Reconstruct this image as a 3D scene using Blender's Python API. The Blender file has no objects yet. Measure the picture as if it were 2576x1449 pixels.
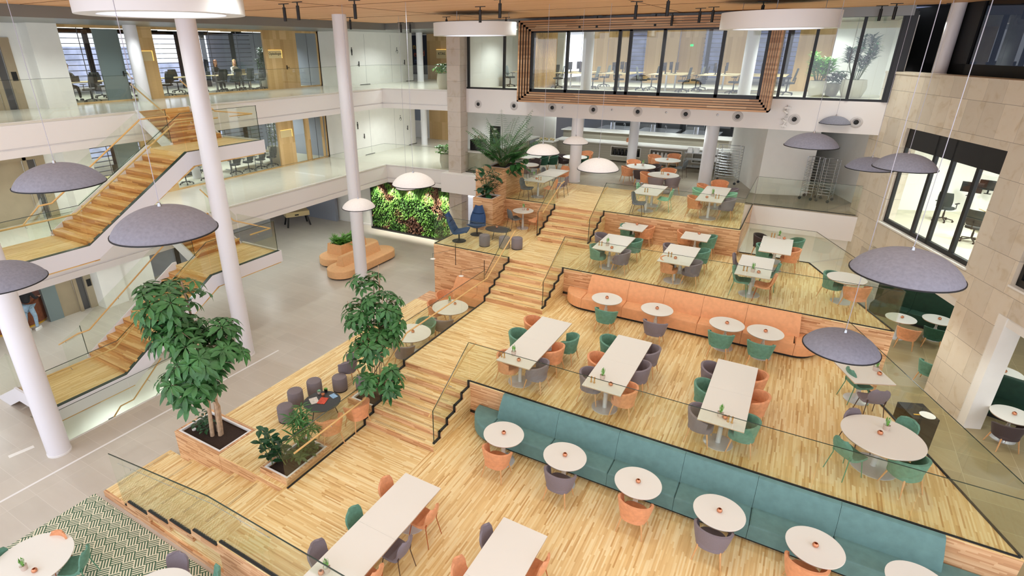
import bpy, math, random
from mathutils import Vector, Matrix
random.seed(7)
PI=math.pi; rad=math.radians
C=bpy.context.scene.collection
SC=bpy.context.scene
# ---------------------------------------------------------------- camera (solved from the building's own straight lines)
H=9.9
ROWS=((0.85947365,0.51114471,-0.00601093),(0.19312656,-0.3355787,-0.92200275),(-0.47329397,0.79127619,-0.38713667))
FPX=1401.67; PPX=1179.29; PPY=711.07
def ray(px,py):
    a=(px-PPX)/FPX; b=(py-PPY)/FPX
    return Vector([ROWS[0][i]*a+ROWS[1][i]*b+ROWS[2][i] for i in range(3)])
def at(px,py,z):
    d=ray(px,py); t=(z-H)/d.z
    return Vector((d.x*t,d.y*t,z))
def onY(px,py,Y):
    d=ray(px,py); t=Y/d.y
    return Vector((d.x*t,Y,d.z*t+H))
def onX(px,py,X):
    d=ray(px,py); t=X/d.x
    return Vector((X,d.y*t,d.z*t+H))
def depth(px,py,dep):
    d=ray(px,py); return Vector((d.x*dep,d.y*dep,d.z*dep+H))
cam=bpy.data.cameras.new('camera'); co=bpy.data.objects.new('camera',cam); C.objects.link(co)
cam.sensor_width=36; cam.lens=36*FPX/2576; cam.shift_x=(1288-PPX)/2576; cam.shift_y=-(724.5-PPY)/2576
cam.clip_start=0.05; cam.clip_end=400
r0,r1,r2=[Vector(r) for r in ROWS]
co.matrix_world=Matrix(((r0.x,-r1.x,-r2.x,0),(r0.y,-r1.y,-r2.y,0),(r0.z,-r1.z,-r2.z,H),(0,0,0,1)))
SC.camera=co
SC.view_settings.view_transform='Standard'; SC.view_settings.look='None'; SC.view_settings.gamma=1
SC.view_settings.use_curve_mapping=False; SC.view_settings.exposure=0.0
# ---------------------------------------------------------------- materials
def lin(c):
    c=c/255.0
    return c/12.92 if c<=0.04045 else ((c+0.055)/1.055)**2.4
def rgb(r,g,b): return (lin(r),lin(g),lin(b),1)
class NT:
    def __init__(s,name):
        m=bpy.data.materials.new(name); m.use_nodes=True; s.m=m; s.t=m.node_tree; s.n=s.t.nodes
        s.b=s.n['Principled BSDF']; s.out=s.n['Material Output']
    def a(s,typ,**kw):
        x=s.n.new(typ)
        for k,v in kw.items():
            if k.startswith('i_'): x.inputs[k[2:].replace('_',' ')].default_value=v
            else: setattr(x,k,v)
        return x
    def l(s,a,b): s.t.links.new(a,b)
    def math(s,op,a,b=None):
        x=s.a('ShaderNodeMath',operation=op)
        for i,v in enumerate((a,b)):
            if v is None: continue
            if isinstance(v,(int,float)): x.inputs[i].default_value=v
            else: s.l(v,x.inputs[i])
        return x.outputs[0]
    def ramp(s,fac,stops):
        x=s.a('ShaderNodeValToRGB'); e=x.color_ramp.elements
        while len(e)<len(stops): e.new(0.5)
        for k,(p,c) in enumerate(stops): e[k].position=p; e[k].color=c
        s.l(fac,x.inputs[0]); return x.outputs[0]
    def mix(s,fac,a,b,blend='MIX'):
        x=s.a('ShaderNodeMix',data_type='RGBA',blend_type=blend)
        for v,i in ((fac,0),(a,6),(b,7)):
            if isinstance(v,(int,float)): x.inputs[i].default_value=v
            elif isinstance(v,tuple): x.inputs[i].default_value=v
            else: s.l(v,x.inputs[i])
        return x.outputs[2]
    def pos(s):
        g=s.a('ShaderNodeNewGeometry'); return g.outputs['Position'],g.outputs['Normal']
M={}
def solid(name,c,rough=0.5,metal=0,spec=0.5,noise=0.0,nscale=8,sheen=0,bump=0,emit=None,es=0,trans=0):
    t=NT(name); b=t.b
    b.inputs['Roughness'].default_value=rough; b.inputs['Metallic'].default_value=metal
    b.inputs['Specular IOR Level'].default_value=spec
    col=rgb(*c)
    if noise or bump:
        g=t.a('ShaderNodeTexCoord'); n=t.a('ShaderNodeTexNoise'); n.inputs['Scale'].default_value=nscale; n.inputs['Detail'].default_value=5
        t.l(g.outputs['Object'],n.inputs['Vector'])
        lo=tuple([v*(1-noise) for v in col[:3]]+[1]); hi=tuple([min(1,v*(1+noise)) for v in col[:3]]+[1])
        t.l(t.ramp(n.outputs[0],[(0.3,lo),(0.7,hi)]),b.inputs['Base Color'])
        if bump:
            bp=t.a('ShaderNodeBump'); bp.inputs['Strength'].default_value=bump; bp.inputs['Distance'].default_value=0.01
            t.l(n.outputs[0],bp.inputs['Height']); t.l(bp.outputs[0],b.inputs['Normal'])
    else: b.inputs['Base Color'].default_value=col
    if sheen:
        b.inputs['Sheen Weight'].default_value=sheen; b.inputs['Sheen Roughness'].default_value=0.4
        b.inputs['Sheen Tint'].default_value=tuple([min(1,v*1.5+0.12) for v in col[:3]]+[1])
    if emit: b.inputs['Emission Color'].default_value=rgb(*emit); b.inputs['Emission Strength'].default_value=es
    if trans: b.inputs['Transmission Weight'].default_value=trans
    M[name]=t.m; return t.m
def wood(name,along,dark,mid,light,strip=0.030,length=0.55,rough=0.38):
    t=NT(name); P,N=t.pos()
    sp=t.a('ShaderNodeSeparateXYZ'); t.l(P,sp.inputs[0]); sn=t.a('ShaderNodeSeparateXYZ'); t.l(N,sn.inputs[0])
    x,y,z=sp.outputs
    fl=t.math('GREATER_THAN',t.math('ABSOLUTE',sn.outputs[2]),0.5)
    u=x if along=='x' else y; v=y if along=='x' else x
    inv=t.math('SUBTRACT',1.0,fl)
    U=t.math('ADD',t.math('MULTIPLY',u,fl),t.math('MULTIPLY',t.math('ADD',x,y),inv))
    V=t.math('ADD',t.math('MULTIPLY',v,fl),t.math('MULTIPLY',z,inv))
    row=t.math('FLOOR',t.math('DIVIDE',V,strip))
    w1=t.a('ShaderNodeTexWhiteNoise',noise_dimensions='1D'); t.l(row,w1.inputs['W'])
    up=t.math('ADD',t.math('DIVIDE',U,length),t.math('MULTIPLY',w1.outputs[0],9.0))
    cell=t.math('FLOOR',up)
    cb=t.a('ShaderNodeCombineXYZ'); t.l(row,cb.inputs[0]); t.l(cell,cb.inputs[1])
    w2=t.a('ShaderNodeTexWhiteNoise',noise_dimensions='2D'); t.l(cb.outputs[0],w2.inputs['Vector'])
    col=t.ramp(w2.outputs[0],[(0.0,rgb(*dark)),(0.10,rgb(*[a*0.35+b*0.65 for a,b in zip(dark,mid)])),(0.5,rgb(*mid)),(0.85,rgb(*light)),(1.0,rgb(*[min(255,a+4) for a in light]))])
    # grain
    gv=t.a('ShaderNodeCombineXYZ'); t.l(t.math('MULTIPLY',U,3.0),gv.inputs[0]); t.l(t.math('MULTIPLY',V,90.0),gv.inputs[1]); t.l(w2.outputs[0],gv.inputs[2])
    n=t.a('ShaderNodeTexNoise'); n.inputs['Scale'].default_value=1.0; n.inputs['Detail'].default_value=3; t.l(gv.outputs[0],n.inputs['Vector'])
    g=t.ramp(n.outputs[0],[(0.35,(0.80,0.76,0.70,1)),(0.6,(1,1,1,1))])
    c=t.mix(0.3,col,g,'MULTIPLY')
    # large scale tone drift of the boards
    n2=t.a('ShaderNodeTexNoise'); n2.inputs['Scale'].default_value=0.5; t.l(P,n2.inputs['Vector'])
    c=t.mix(0.25,c,t.ramp(n2.outputs[0],[(0.3,(0.86,0.82,0.76,1)),(0.7,(1,1,1,1))]),'MULTIPLY')
    t.l(c,t.b.inputs['Base Color']); t.b.inputs['Roughness'].default_value=rough; t.b.inputs['Specular IOR Level'].default_value=0.35
    M[name]=t.m; return t.m
FD,FM,FL=(208,164,102),(241,211,150),(249,229,178)
wood('oak_strip_along_x','x',FD,FM,FL)
wood('oak_strip_along_y','y',FD,FM,FL)
wood('oak_cladding_shaded','x',(178,124,84),(218,168,124),(234,192,148),strip=0.032,length=0.5)  # floor oak toned darker and pinker: shade on upright faces is in the colour
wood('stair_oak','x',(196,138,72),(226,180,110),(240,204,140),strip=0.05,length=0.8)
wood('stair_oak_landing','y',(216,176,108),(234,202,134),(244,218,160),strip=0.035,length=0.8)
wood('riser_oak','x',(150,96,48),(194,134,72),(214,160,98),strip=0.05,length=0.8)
wood('light_oak_veneer','x',(196,158,104),(214,178,124),(222,188,136),strip=2.6,length=0.22,rough=0.5)
wood('ceiling_oak','x',(214,160,112),(228,176,128),(236,188,142),strip=0.045,length=3.0,rough=0.6)
solid('white_wall',(240,238,232),0.7,noise=0.015,nscale=3)
solid('white_fascia',(240,236,234),0.6)
solid('white_paint',(236,234,232),0.45)
solid('column_white',(232,230,234),0.4)
solid('grey_ceiling',(138,140,138),0.35,metal=0.4)
solid('collar_grey',(206,202,200),0.5)
solid('table_white',(230,228,220),0.45)
solid('table_edge',(206,176,146),0.5)
solid('pedestal_grey',(212,212,214),0.3,metal=0.25)
solid('steel',(190,192,196),0.25,metal=0.9)
solid('steel_dark',(110,112,116),0.3,metal=0.8)
solid('black_metal',(22,23,25),0.4)
solid('black_rubber',(28,30,32),0.6)
solid('charcoal_table',(52,54,56),0.45)
solid('orange_velvet',(222,154,110),0.75,noise=0.10,nscale=14,sheen=0.6)
solid('green_velvet',(96,142,122),0.75,noise=0.14,nscale=14,sheen=0.6)
solid('dark_green_velvet',(36,80,60),0.75,noise=0.14,nscale=14,sheen=0.4)
solid('grey_fabric',(128,118,124),0.85,noise=0.05,nscale=60,sheen=0.3)
solid('mint_fabric',(140,196,164),0.8,noise=0.05,nscale=30,sheen=0.3)
solid('slate_fabric',(104,108,110),0.85,noise=0.06,nscale=60,sheen=0.3)
solid('blue_fabric',(52,78,118),0.9,noise=0.08,nscale=90,sheen=0.3)
solid('bench_orange',(232,168,120),0.75,noise=0.07,nscale=9,sheen=0.5)
solid('bench_green',(100,138,136),0.75,noise=0.09,nscale=7,sheen=0.5)
solid('sofa_orange',(240,188,136),0.75,noise=0.05,nscale=10,sheen=0.4)
solid('booth_green',(20,58,42),0.7,noise=0.15,nscale=7,sheen=0.3)
solid('beech_leg',(214,164,112),0.5,noise=0.08,nscale=20)
solid('orange_metal',(170,84,36),0.4)
solid('green_metal',(74,140,110),0.4)
solid('mint_metal',(140,196,164),0.4)
solid('brown_metal',(74,50,42),0.4)
solid('pouf_grey',(128,118,122),0.9,noise=0.08,nscale=90,sheen=0.2)
solid('felt_grey',(138,139,152),0.95,noise=0.10,nscale=22,bump=0.2)
solid('felt_edge',(20,21,24),0.7)
solid('felt_light',(226,220,216),0.95,noise=0.05,nscale=30)
solid('cable_grey',(176,174,186),0.5)
solid('copper',(214,146,110),0.28,metal=0.75)
solid('brass_mill',(196,150,92),0.35,metal=0.5)
solid('pot_clay',(204,186,172),0.8)
solid('soil',(52,36,26),0.95,noise=0.5,nscale=60,bump=0.6)
solid('leaf_green',(58,108,54),0.45,noise=0.35,nscale=3)
solid('leaf_light',(110,170,74),0.45,noise=0.3,nscale=4)
solid('leaf_dark',(36,78,46),0.35,noise=0.4,nscale=3)
solid('leaf_palm',(58,112,50),0.5,noise=0.35,nscale=3)
solid('leaf_croton',(70,96,50),0.5,noise=0.5,nscale=9)
solid('petal_white',(240,240,225),0.6)
solid('bark',(186,156,128),0.8,noise=0.2,nscale=12)
solid('bark_green',(96,110,60),0.8,noise=0.2,nscale=12)
solid('pot_stone',(196,192,176),0.75,noise=0.03,nscale=12)
solid('desk_top',(222,200,150),0.5)
solid('screen_black',(18,19,22),0.25)
solid('chair_mesh',(48,54,54),0.7)
solid('chair_grey_mesh',(132,140,140),0.7)
solid('office_floor',(208,204,184),0.8,noise=0.03,nscale=12)
solid('kitchen_grey',(176,170,154),0.5)
solid('counter_white',(238,236,230),0.35)
solid('led_warm',(255,236,200),0.5,emit=(255,236,204),es=2.2)
solid('led_white',(255,250,240),0.5,emit=(255,250,240),es=2.6)
solid('ring_diffuser',(240,244,255),0.5,emit=(226,232,255),es=0.9)
solid('niche_glow',(250,214,120),0.5,emit=(255,206,110),es=1.1)
solid('sign_green',(30,200,110),0.5,emit=(40,220,120),es=1.2)
solid('skin',(214,164,136),0.6)
solid('hair_dark',(38,28,24),0.6)
solid('hair_blond',(214,178,120),0.6)
solid('hair_brown',(128,82,52),0.6)
solid('denim',(150,176,196),0.85,noise=0.18,nscale=14)
solid('cloth_black',(36,36,38),0.9)
solid('cloth_charcoal',(64,66,70),0.9)
solid('cloth_pattern',(120,116,110),0.9,noise=0.9,nscale=60)
solid('cloth_white',(224,220,210),0.9)
solid('shoe_white',(230,228,222),0.6)
solid('brick_brown',(128,74,48),0.8,noise=0.2,nscale=10)
solid('elevator_steel',(186,174,150),0.32,metal=0.6,noise=0.06,nscale=2)
solid('glass_grey_door',(120,134,134),0.3)
solid('dark_navy',(44,46,60),0.7)
solid('magazine_red',(206,74,48),0.5,noise=0.4,nscale=30)
solid('magazine_white',(214,208,200),0.5,noise=0.3,nscale=40)
solid('leaflet_blue',(150,190,226),0.5,noise=0.3,nscale=30)
solid('blue_grey_wall',(150,156,168),0.8)
solid('sky_white',(214,222,240),0.9,emit=(206,216,240),es=0.9)
solid('facade_grey',(176,182,204),0.9,noise=0.25,nscale=1.2)
solid('facade_slate',(92,98,116),0.9,noise=0.35,nscale=1.6)
solid('curtain_dark',(30,34,44),0.9)
solid('dark_void',(12,12,15),0.5)
# tiled floor
def tiles(name,c,tx,ty,joint=0.006,jc=None,rough=0.35,var=0.06,stain=0.1):
    t=NT(name); P,N=t.pos()
    sp=t.a('ShaderNodeSeparateXYZ'); t.l(P,sp.inputs[0])
    def edge(v,w):
        f=t.math('FRACT',t.math('DIVIDE',v,w)); return t.math('MAXIMUM',t.math('LESS_THAN',f,joint/w),t.math('GREATER_THAN',f,1-joint/w)),t.math('FLOOR',t.math('DIVIDE',v,w))
    ex,cx=edge(sp.outputs[0],tx); ey,cy=edge(sp.outputs[1],ty)
    j=t.math('MAXIMUM',ex,ey)
    cb=t.a('ShaderNodeCombineXYZ'); t.l(cx,cb.inputs[0]); t.l(cy,cb.inputs[1])
    w=t.a('ShaderNodeTexWhiteNoise',noise_dimensions='2D'); t.l(cb.outputs[0],w.inputs['Vector'])
    lo=rgb(*[v*(1-var) for v in c]); hi=rgb(*[min(255,v*(1+var*0.5)) for v in c])
    col=t.ramp(w.outputs[0],[(0,lo),(1,hi)])
    st=t.a('ShaderNodeMapping'); st.inputs['Scale'].default_value=(0.9,4.0,1); t.l(P,st.inputs[0])
    n=t.a('ShaderNodeTexNoise'); n.inputs['Scale'].default_value=1.2; n.inputs['Detail'].default_value=6; t.l(st.outputs[0],n.inputs['Vector'])
    col=t.mix(stain*4,col,t.ramp(n.outputs[0],[(0.3,(0.84,0.83,0.80,1)),(0.7,(1,1,1,1))]),'MULTIPLY')
    col=t.mix(t.math('MULTIPLY',j,0.55),col,rgb(*(jc or [v*1.1 for v in c])))
    t.l(col,t.b.inputs['Base Color']); t.b.inputs['Roughness'].default_value=rough
    M[name]=t.m
tiles('floor_tile',(200,192,180),1.2,0.6,jc=(216,210,200),var=0.02,stain=0.08)
tiles('kitchen_tile',(166,156,138),0.6,0.6,jc=(110,102,88))
tiles('right_tile',(170,154,116),1.2,0.9,jc=(206,196,160))
tiles('gallery_floor',(228,224,212),30,30,joint=0.001,rough=0.18,stain=0.05)
def stone(name,c,diag=False):
    t=NT(name); P,N=t.pos(); sp=t.a('ShaderNodeSeparateXYZ'); t.l(P,sp.inputs[0])
    if diag: U=t.math('ADD',t.math('MULTIPLY',sp.outputs[0],0.3697),t.math('MULTIPLY',sp.outputs[1],-0.9292))
    else: U=t.math('ADD',sp.outputs[0],sp.outputs[1])
    hz=0.87 if diag else 0.72
    row=t.math('DIVIDE',t.math('ADD',sp.outputs[2],0.2),hz); rf=t.math('FRACT',row); ri=t.math('FLOOR',row)
    w0=t.a('ShaderNodeTexWhiteNoise',noise_dimensions='1D'); t.l(ri,w0.inputs['W'])
    cu=t.math('ADD',t.math('DIVIDE',U,0.72),t.math('MULTIPLY',w0.outputs[0],1.0 if diag else 0.0)); cf=t.math('FRACT',cu); ci=t.math('FLOOR',cu)
    j=t.math('LESS_THAN',rf,0.013)
    if diag: j=t.math('MAXIMUM',j,t.math('MULTIPLY',t.math('LESS_THAN',cf,0.012),0.6))
    cb=t.a('ShaderNodeCombineXYZ'); t.l(ri,cb.inputs[0]); t.l(ci,cb.inputs[1])
    w=t.a('ShaderNodeTexWhiteNoise',noise_dimensions='2D'); t.l(cb.outputs[0],w.inputs['Vector'])
    col=t.ramp(w.outputs[0],[(0,rgb(*[v*0.95 for v in c])),(1,rgb(*[min(255,v*1.03) for v in c]))])
    n=t.a('ShaderNodeTexNoise'); n.inputs['Scale'].default_value=2.2; n.inputs['Detail'].default_value=8; n.inputs['Distortion'].default_value=1.4; t.l(P,n.inputs['Vector'])
    col=t.mix(0.7,col,t.ramp(n.outputs[0],[(0.28,(0.80,0.72,0.58,1)),(0.45,(0.97,0.95,0.92,1)),(0.7,(1,1,1,1))]),'MULTIPLY')
    col=t.mix(t.math('MULTIPLY',j,0.7),col,rgb(110,100,90))
    t.l(col,t.b.inputs['Base Color']); t.b.inputs['Roughness'].default_value=0.6; M[name]=t.m
stone('limestone_wall',(224,214,196),True)
stone('limestone_pillar',(208,198,188))
# rug : green and cream angular weave
t=NT('rug_weave'); P,N=t.pos()
mp=t.a('ShaderNodeMapping'); mp.inputs['Rotation'].default_value=(0,0,rad(38)); t.l(P,mp.inputs[0])
sp=t.a('ShaderNodeSeparateXYZ'); t.l(mp.outputs[0],sp.inputs[0]); X_,Y_=sp.outputs[0],sp.outputs[1]
cx=t.math('FLOOR',t.math('DIVIDE',X_,0.22)); cy=t.math('FLOOR',t.math('DIVIDE',Y_,0.22))
par=t.math('GREATER_THAN',t.math('FRACT',t.math('MULTIPLY',t.math('ADD',cx,cy),0.5)),0.25)
sa=t.math('FRACT',t.math('DIVIDE',X_,0.055)); sb=t.math('FRACT',t.math('DIVIDE',Y_,0.055))
pa=t.math('GREATER_THAN',sa,0.5); pb=t.math('GREATER_THAN',sb,0.5)
ptn=t.math('ADD',t.math('MULTIPLY',pa,par),t.math('MULTIPLY',pb,t.math('SUBTRACT',1.0,par)))
t.l(t.ramp(ptn,[(0.4,rgb(232,226,202)),(0.6,rgb(74,104,80))]),t.b.inputs['Base Color']); t.b.inputs['Roughness'].default_value=0.95; M['rug_weave']=t.m
# glass : thin pane, mostly see-through, mirror-like at grazing angles
def glass(name,tint,gl=1.0,ior=1.5,add=0.0):
    t=NT(name); t.n.remove(t.b)
    tr=t.a('ShaderNodeBsdfTransparent'); tr.inputs[0].default_value=tint
    g=t.a('ShaderNodeBsdfGlossy'); g.inputs['Roughness'].default_value=0.0; g.inputs[0].default_value=(gl,gl,gl,1)
    f=t.a('ShaderNodeFresnel'); f.inputs[0].default_value=ior
    # equal on both faces of the pane
    geo=t.a('ShaderNodeNewGeometry'); lw=t.a('ShaderNodeLayerWeight'); lw.inputs[0].default_value=0.5
    fac=t.math('ADD',t.math('MULTIPLY',t.math('POWER',lw.outputs['Facing'],5.0),0.85),0.03+add)
    m=t.a('ShaderNodeMixShader'); t.l(fac,m.inputs[0]); t.l(tr.outputs[0],m.inputs[1]); t.l(g.outputs[0],m.inputs[2]); t.l(m.outputs[0],t.out.inputs[0])
    t.n.remove(f); t.n.remove(geo)
    M[name]=t.m
glass('clear_glass',(0.975,0.985,0.965,1))
glass('green_glass',(0.945,0.968,0.935,1))
glass('window_glass',(0.97,0.98,0.97,1),add=0.02)
glass('dark_glass',(0.12,0.13,0.15,1),add=0.02)
# green wall foliage colour patches
t=NT('green_wall_leaves'); P,N=t.pos()
n=t.a('ShaderNodeTexNoise'); n.inputs['Scale'].default_value=0.9; n.inputs['Detail'].default_value=2; n.inputs['Distortion'].default_value=0.5; t.l(P,n.inputs['Vector'])
n2=t.a('ShaderNodeTexNoise'); n2.inputs['Scale'].default_value=9; t.l(P,n2.inputs['Vector'])
a=t.ramp(n.outputs[0],[(0.40,rgb(70,118,44)),(0.50,rgb(118,176,70)),(0.555,rgb(140,184,92)),(0.57,rgb(150,106,80)),(0.68,rgb(112,72,54))])
t.l(t.mix(0.6,a,t.ramp(n2.outputs[0],[(0.35,(0.6,0.6,0.55,1)),(0.65,(1.0,1.0,1.0,1))]),'MULTIPLY'),t.b.inputs['Base Color']); t.b.inputs['Roughness'].default_value=0.5; M['green_wall_leaves']=t.m
# ---------------------------------------------------------------- mesh builder
def inset(poly,d):
    n=len(poly); out=[]
    for i in range(n):
        p0=Vector(poly[i-1]); p1=Vector(poly[i]); p2=Vector(poly[(i+1)%n])
        a=(p1-p0); b=(p2-p1)
        if a.length<1e-9 or b.length<1e-9: out.append(tuple(p1)); continue
        a.normalize(); b.normalize(); na=Vector((-a.y,a.x)); nb=Vector((-b.y,b.x)); m=na+nb
        k=m.dot(na)
        out.append(tuple(p1+m*(d/k if k>0.2 else d)))
    return out
class MB:
    def __init__(s,xf=None): s.v=[]; s.f=[]; s.xf=xf
    def add(s,vs,fs):
        o=len(s.v)
        if s.xf is not None: vs=[s.xf@Vector(v) for v in vs]
        s.v+= [tuple(v) for v in vs]; s.f+=[tuple(i+o for i in f) for f in fs]
        return s
    def box(s,x0,x1,y0,y1,z0,z1):
        return s.add([(x0,y0,z0),(x1,y0,z0),(x1,y1,z0),(x0,y1,z0),(x0,y0,z1),(x1,y0,z1),(x1,y1,z1),(x0,y1,z1)],
                     [(0,3,2,1),(4,5,6,7),(0,1,5,4),(1,2,6,5),(2,3,7,6),(3,0,4,7)])
    def prism(s,poly,z0,z1):
        n=len(poly)
        vs=[(p[0],p[1],z0) for p in poly]+[(p[0],p[1],z1) for p in poly]
        return s.add(vs,[tuple(range(n))[::-1],tuple(range(n,2*n))]+[(i,(i+1)%n,(i+1)%n+n,i+n) for i in range(n)])
    def rings(s,rs,cap=True,close=True):
        n=len(rs[0]); vs=[p for r in rs for p in r]; fs=[]
        for k in range(len(rs)-1):
            for i in range(n if close else n-1):
                j=(i+1)%n; fs.append((k*n+i,k*n+j,(k+1)*n+j,(k+1)*n+i))
        if cap: fs.append(tuple(range(n))[::-1]); fs.append(tuple(range((len(rs)-1)*n,len(rs)*n)))
        return s.add(vs,fs)
    def rprism(s,poly,z0,z1,r=0.03,n=3,bot=False):
        rs=[]
        if bot:
            for k in range(n+1):
                a=PI/2*k/n; rs.append([(p[0],p[1],z0+r*(1-math.sin(a))) for p in inset(poly,r*(1-math.cos(a)))])
            rs=[ [(p[0],p[1],z0+r*(1-math.sin(PI/2*k/n))) for p in inset(poly,r*(1-math.sin(PI/2*k/n)) if False else r*(1-math.sin(PI/2*k/n)))] for k in range(n+1)]
        else: rs=[[(p[0],p[1],z0) for p in poly]]
        for k in range(n+1):
            a=PI/2*k/n; rs.append([(p[0],p[1],z1-r+r*math.sin(a)) for p in inset(poly,r*(1-math.cos(a)))])
        return s.rings(rs)
    def lathe(s,prof,c=(0,0,0),n=24):
        rs=[[(c[0]+r*math.cos(2*PI*i/n),c[1]+r*math.sin(2*PI*i/n),c[2]+z) for i in range(n)] for r,z in prof]
        return s.rings(rs)
    def tube(s,pts,r,n=8,r2=None):
        pts=[Vector(p) for p in pts]; rs=[]; m=len(pts)
        for k,p in enumerate(pts):
            d=(pts[min(k+1,m-1)]-pts[max(k-1,0)])
            if d.length<1e-9: d=Vector((0,0,1))
            d.normalize(); up=Vector((0,0,1)) if abs(d.z)<0.9 else Vector((1,0,0))
            a=d.cross(up).normalized(); b=d.cross(a).normalized()
            rr=r if r2 is None else r+(r2-r)*k/(m-1)
            rs.append([tuple(p+a*rr*math.cos(2*PI*i/n)+b*rr*math.sin(2*PI*i/n)) for i in range(n)])
        return s.rings(rs)
    def bar(s,p,q,w,h):
        p=Vector(p); q=Vector(q); d=(q-p).normalized(); up=Vector((0,0,1)) if abs(d.z)<0.95 else Vector((0,1,0))
        a=d.cross(up).normalized()*w/2; b=a.cross(d).normalized()*h/2
        return s.rings([[tuple(o+a+b),tuple(o-a+b),tuple(o-a-b),tuple(o+a-b)] for o in (p,q)])
    def surf(s,fn,nu,nv,th,closeu=False):
        # fn(u,v)->point ; thickened along its normal
        def P(u,v): return Vector(fn(u,v))
        e=1e-3; A=[];B=[]
        for i in range(nu+1):
            for j in range(nv+1):
                u=i/nu; v=j/nv; p=P(u,v)
                du=P(min(u+e,1),v)-P(max(u-e,0),v); dv=P(u,min(v+e,1))-P(u,max(v-e,0)); nn=du.cross(dv)
                if nn.length<1e-12: nn=Vector((0,0,1))
                nn.normalize(); A.append(tuple(p+nn*th/2)); B.append(tuple(p-nn*th/2))
        w=nv+1; N=len(A); fs=[]
        for i in range(nu):
            for j in range(nv):
                a=i*w+j; fs.append((a,a+w,a+w+1,a+1)); fs.append((N+a,N+a+1,N+a+w+1,N+a+w))
        for i in range(nu):
            a=i*w; fs.append((a,N+a,N+a+w,a+w)); a=i*w+nv; fs.append((a,a+w,N+a+w,N+a))
        for j in range(nv):
            a=j; fs.append((a,a+1,N+a+1,N+a)); a=nu*w+j; fs.append((a,N+a,N+a+1,a+1))
        return s.add(A+B,fs)
    def quad(s,a,b,c,d): return s.add([a,b,c,d],[(0,1,2,3)])
    def leaf(s,base,d,up,L,W,droop=0.25,seg=3):
        base=Vector(base); d=Vector(d).normalized(); up=Vector(up)
        side=d.cross(up)
        if side.length<1e-4: side=Vector((1,0,0))
        side.normalize(); nrm=side.cross(d).normalized(); vs=[]; fs=[]
        for k in range(seg+1):
            t=k/seg; w=W*max(0.10,math.sin(PI*t**1.3))*0.5 if k<seg else 0.0
            p=base+d*(L*t)-nrm*(droop*L*t*t)
            vs+= [tuple(p-side*w+nrm*w*0.25),tuple(p),tuple(p+side*w+nrm*w*0.25)]
        for k in range(seg):
            a=3*k; fs+=[(a,a+1,a+4,a+3),(a+1,a+2,a+5,a+4)]
        return s.add(vs,fs)
    def build(s,name,mat,parent=None,smooth=False,bevel=0,loc=None,**tags):
        me=bpy.data.meshes.new(name); me.from_pydata(s.v,[],s.f); me.validate(); me.update()
        import bmesh
        bm=bmesh.new(); bm.from_mesh(me); bmesh.ops.recalc_face_normals(bm,faces=bm.faces) if not tags.get('norecalc') else None
        bm.to_mesh(me); bm.free()
        tags.pop('norecalc',None)
        me.materials.append(M[mat] if isinstance(mat,str) else mat)
        if smooth:
            me.polygons.foreach_set('use_smooth',[True]*len(me.polygons))
            try: me.set_sharp_from_angle(angle=rad(38))
            except Exception: pass
        o=bpy.data.objects.new(name,me); C.objects.link(o)
        if parent is not None: o.parent=parent
        if loc is not None: o.location=loc
        if bevel:
            b=o.modifiers.new('bevel','BEVEL'); b.width=bevel; b.segments=2; b.limit_method='ANGLE'
        for k,v in tags.items(): o['category' if k=='cat' else k]=v
        return o
def thing(name,label,cat,loc=(0,0,0),rz=0,group=None):
    o=bpy.data.objects.new(name,None); C.objects.link(o); o.location=loc; o.rotation_euler=(0,0,rz)
    o['label']=label; o['category']=cat
    if group: o['group']=group
    o.empty_display_size=0.2
    return o
KIDS={}
def dup(root,loc,rz,label,group=None):
    def rec(o,par):
        c=o.copy(); C.objects.link(c)
        if par is not None:
            c.parent=par; c.matrix_parent_inverse=o.matrix_parent_inverse.copy()
        for ch in kids(o): rec(ch,c)
        return c
    c=rec(root,None); c.location=loc; c.rotation_euler=(0,0,rz); c['label']=label
    if group: c['group']=group
    return c
def kids(o):
    k=o.as_pointer()
    if k not in KIDS: KIDS[k]=[c for c in C.objects if c.parent==o]
    return KIDS[k]
USED={}
def proto(key,fn,loc,rz,label,group=None):
    """first call builds the thing and places it; later calls copy it with its parts"""
    if key not in USED:
        o=fn(); USED[key]=o; o.location=loc; o.rotation_euler=(0,0,rz); o['label']=label
        if group: o['group']=group
        return o
    return dup(USED[key],loc,rz,label,group)
def struct(name,mb,mat,**kw): return mb.build(name,mat,None,kind='structure',**kw)

def area(name,loc,sx,sy,power,color=(1,0.93,0.82),rot=(0,0,0)):
    l=bpy.data.lights.new(name,'AREA'); l.shape='RECTANGLE'; l.size=sx; l.size_y=sy; l.energy=power; l.color=color
    o=bpy.data.objects.new(name,l); C.objects.link(o); o.location=loc; o.rotation_euler=rot; return o
def spot(name,loc,power,angle=80,blend=0.8,color=(0.95,0.99,0.93),rot=(0,0,0),r=0.06):
    l=bpy.data.lights.new(name,'SPOT'); l.energy=power; l.spot_size=rad(angle); l.spot_blend=blend; l.color=color; l.shadow_soft_size=r
    o=bpy.data.objects.new(name,l); C.objects.link(o); o.location=loc; o.rotation_euler=rot; return o
SPOTW=110
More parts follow.
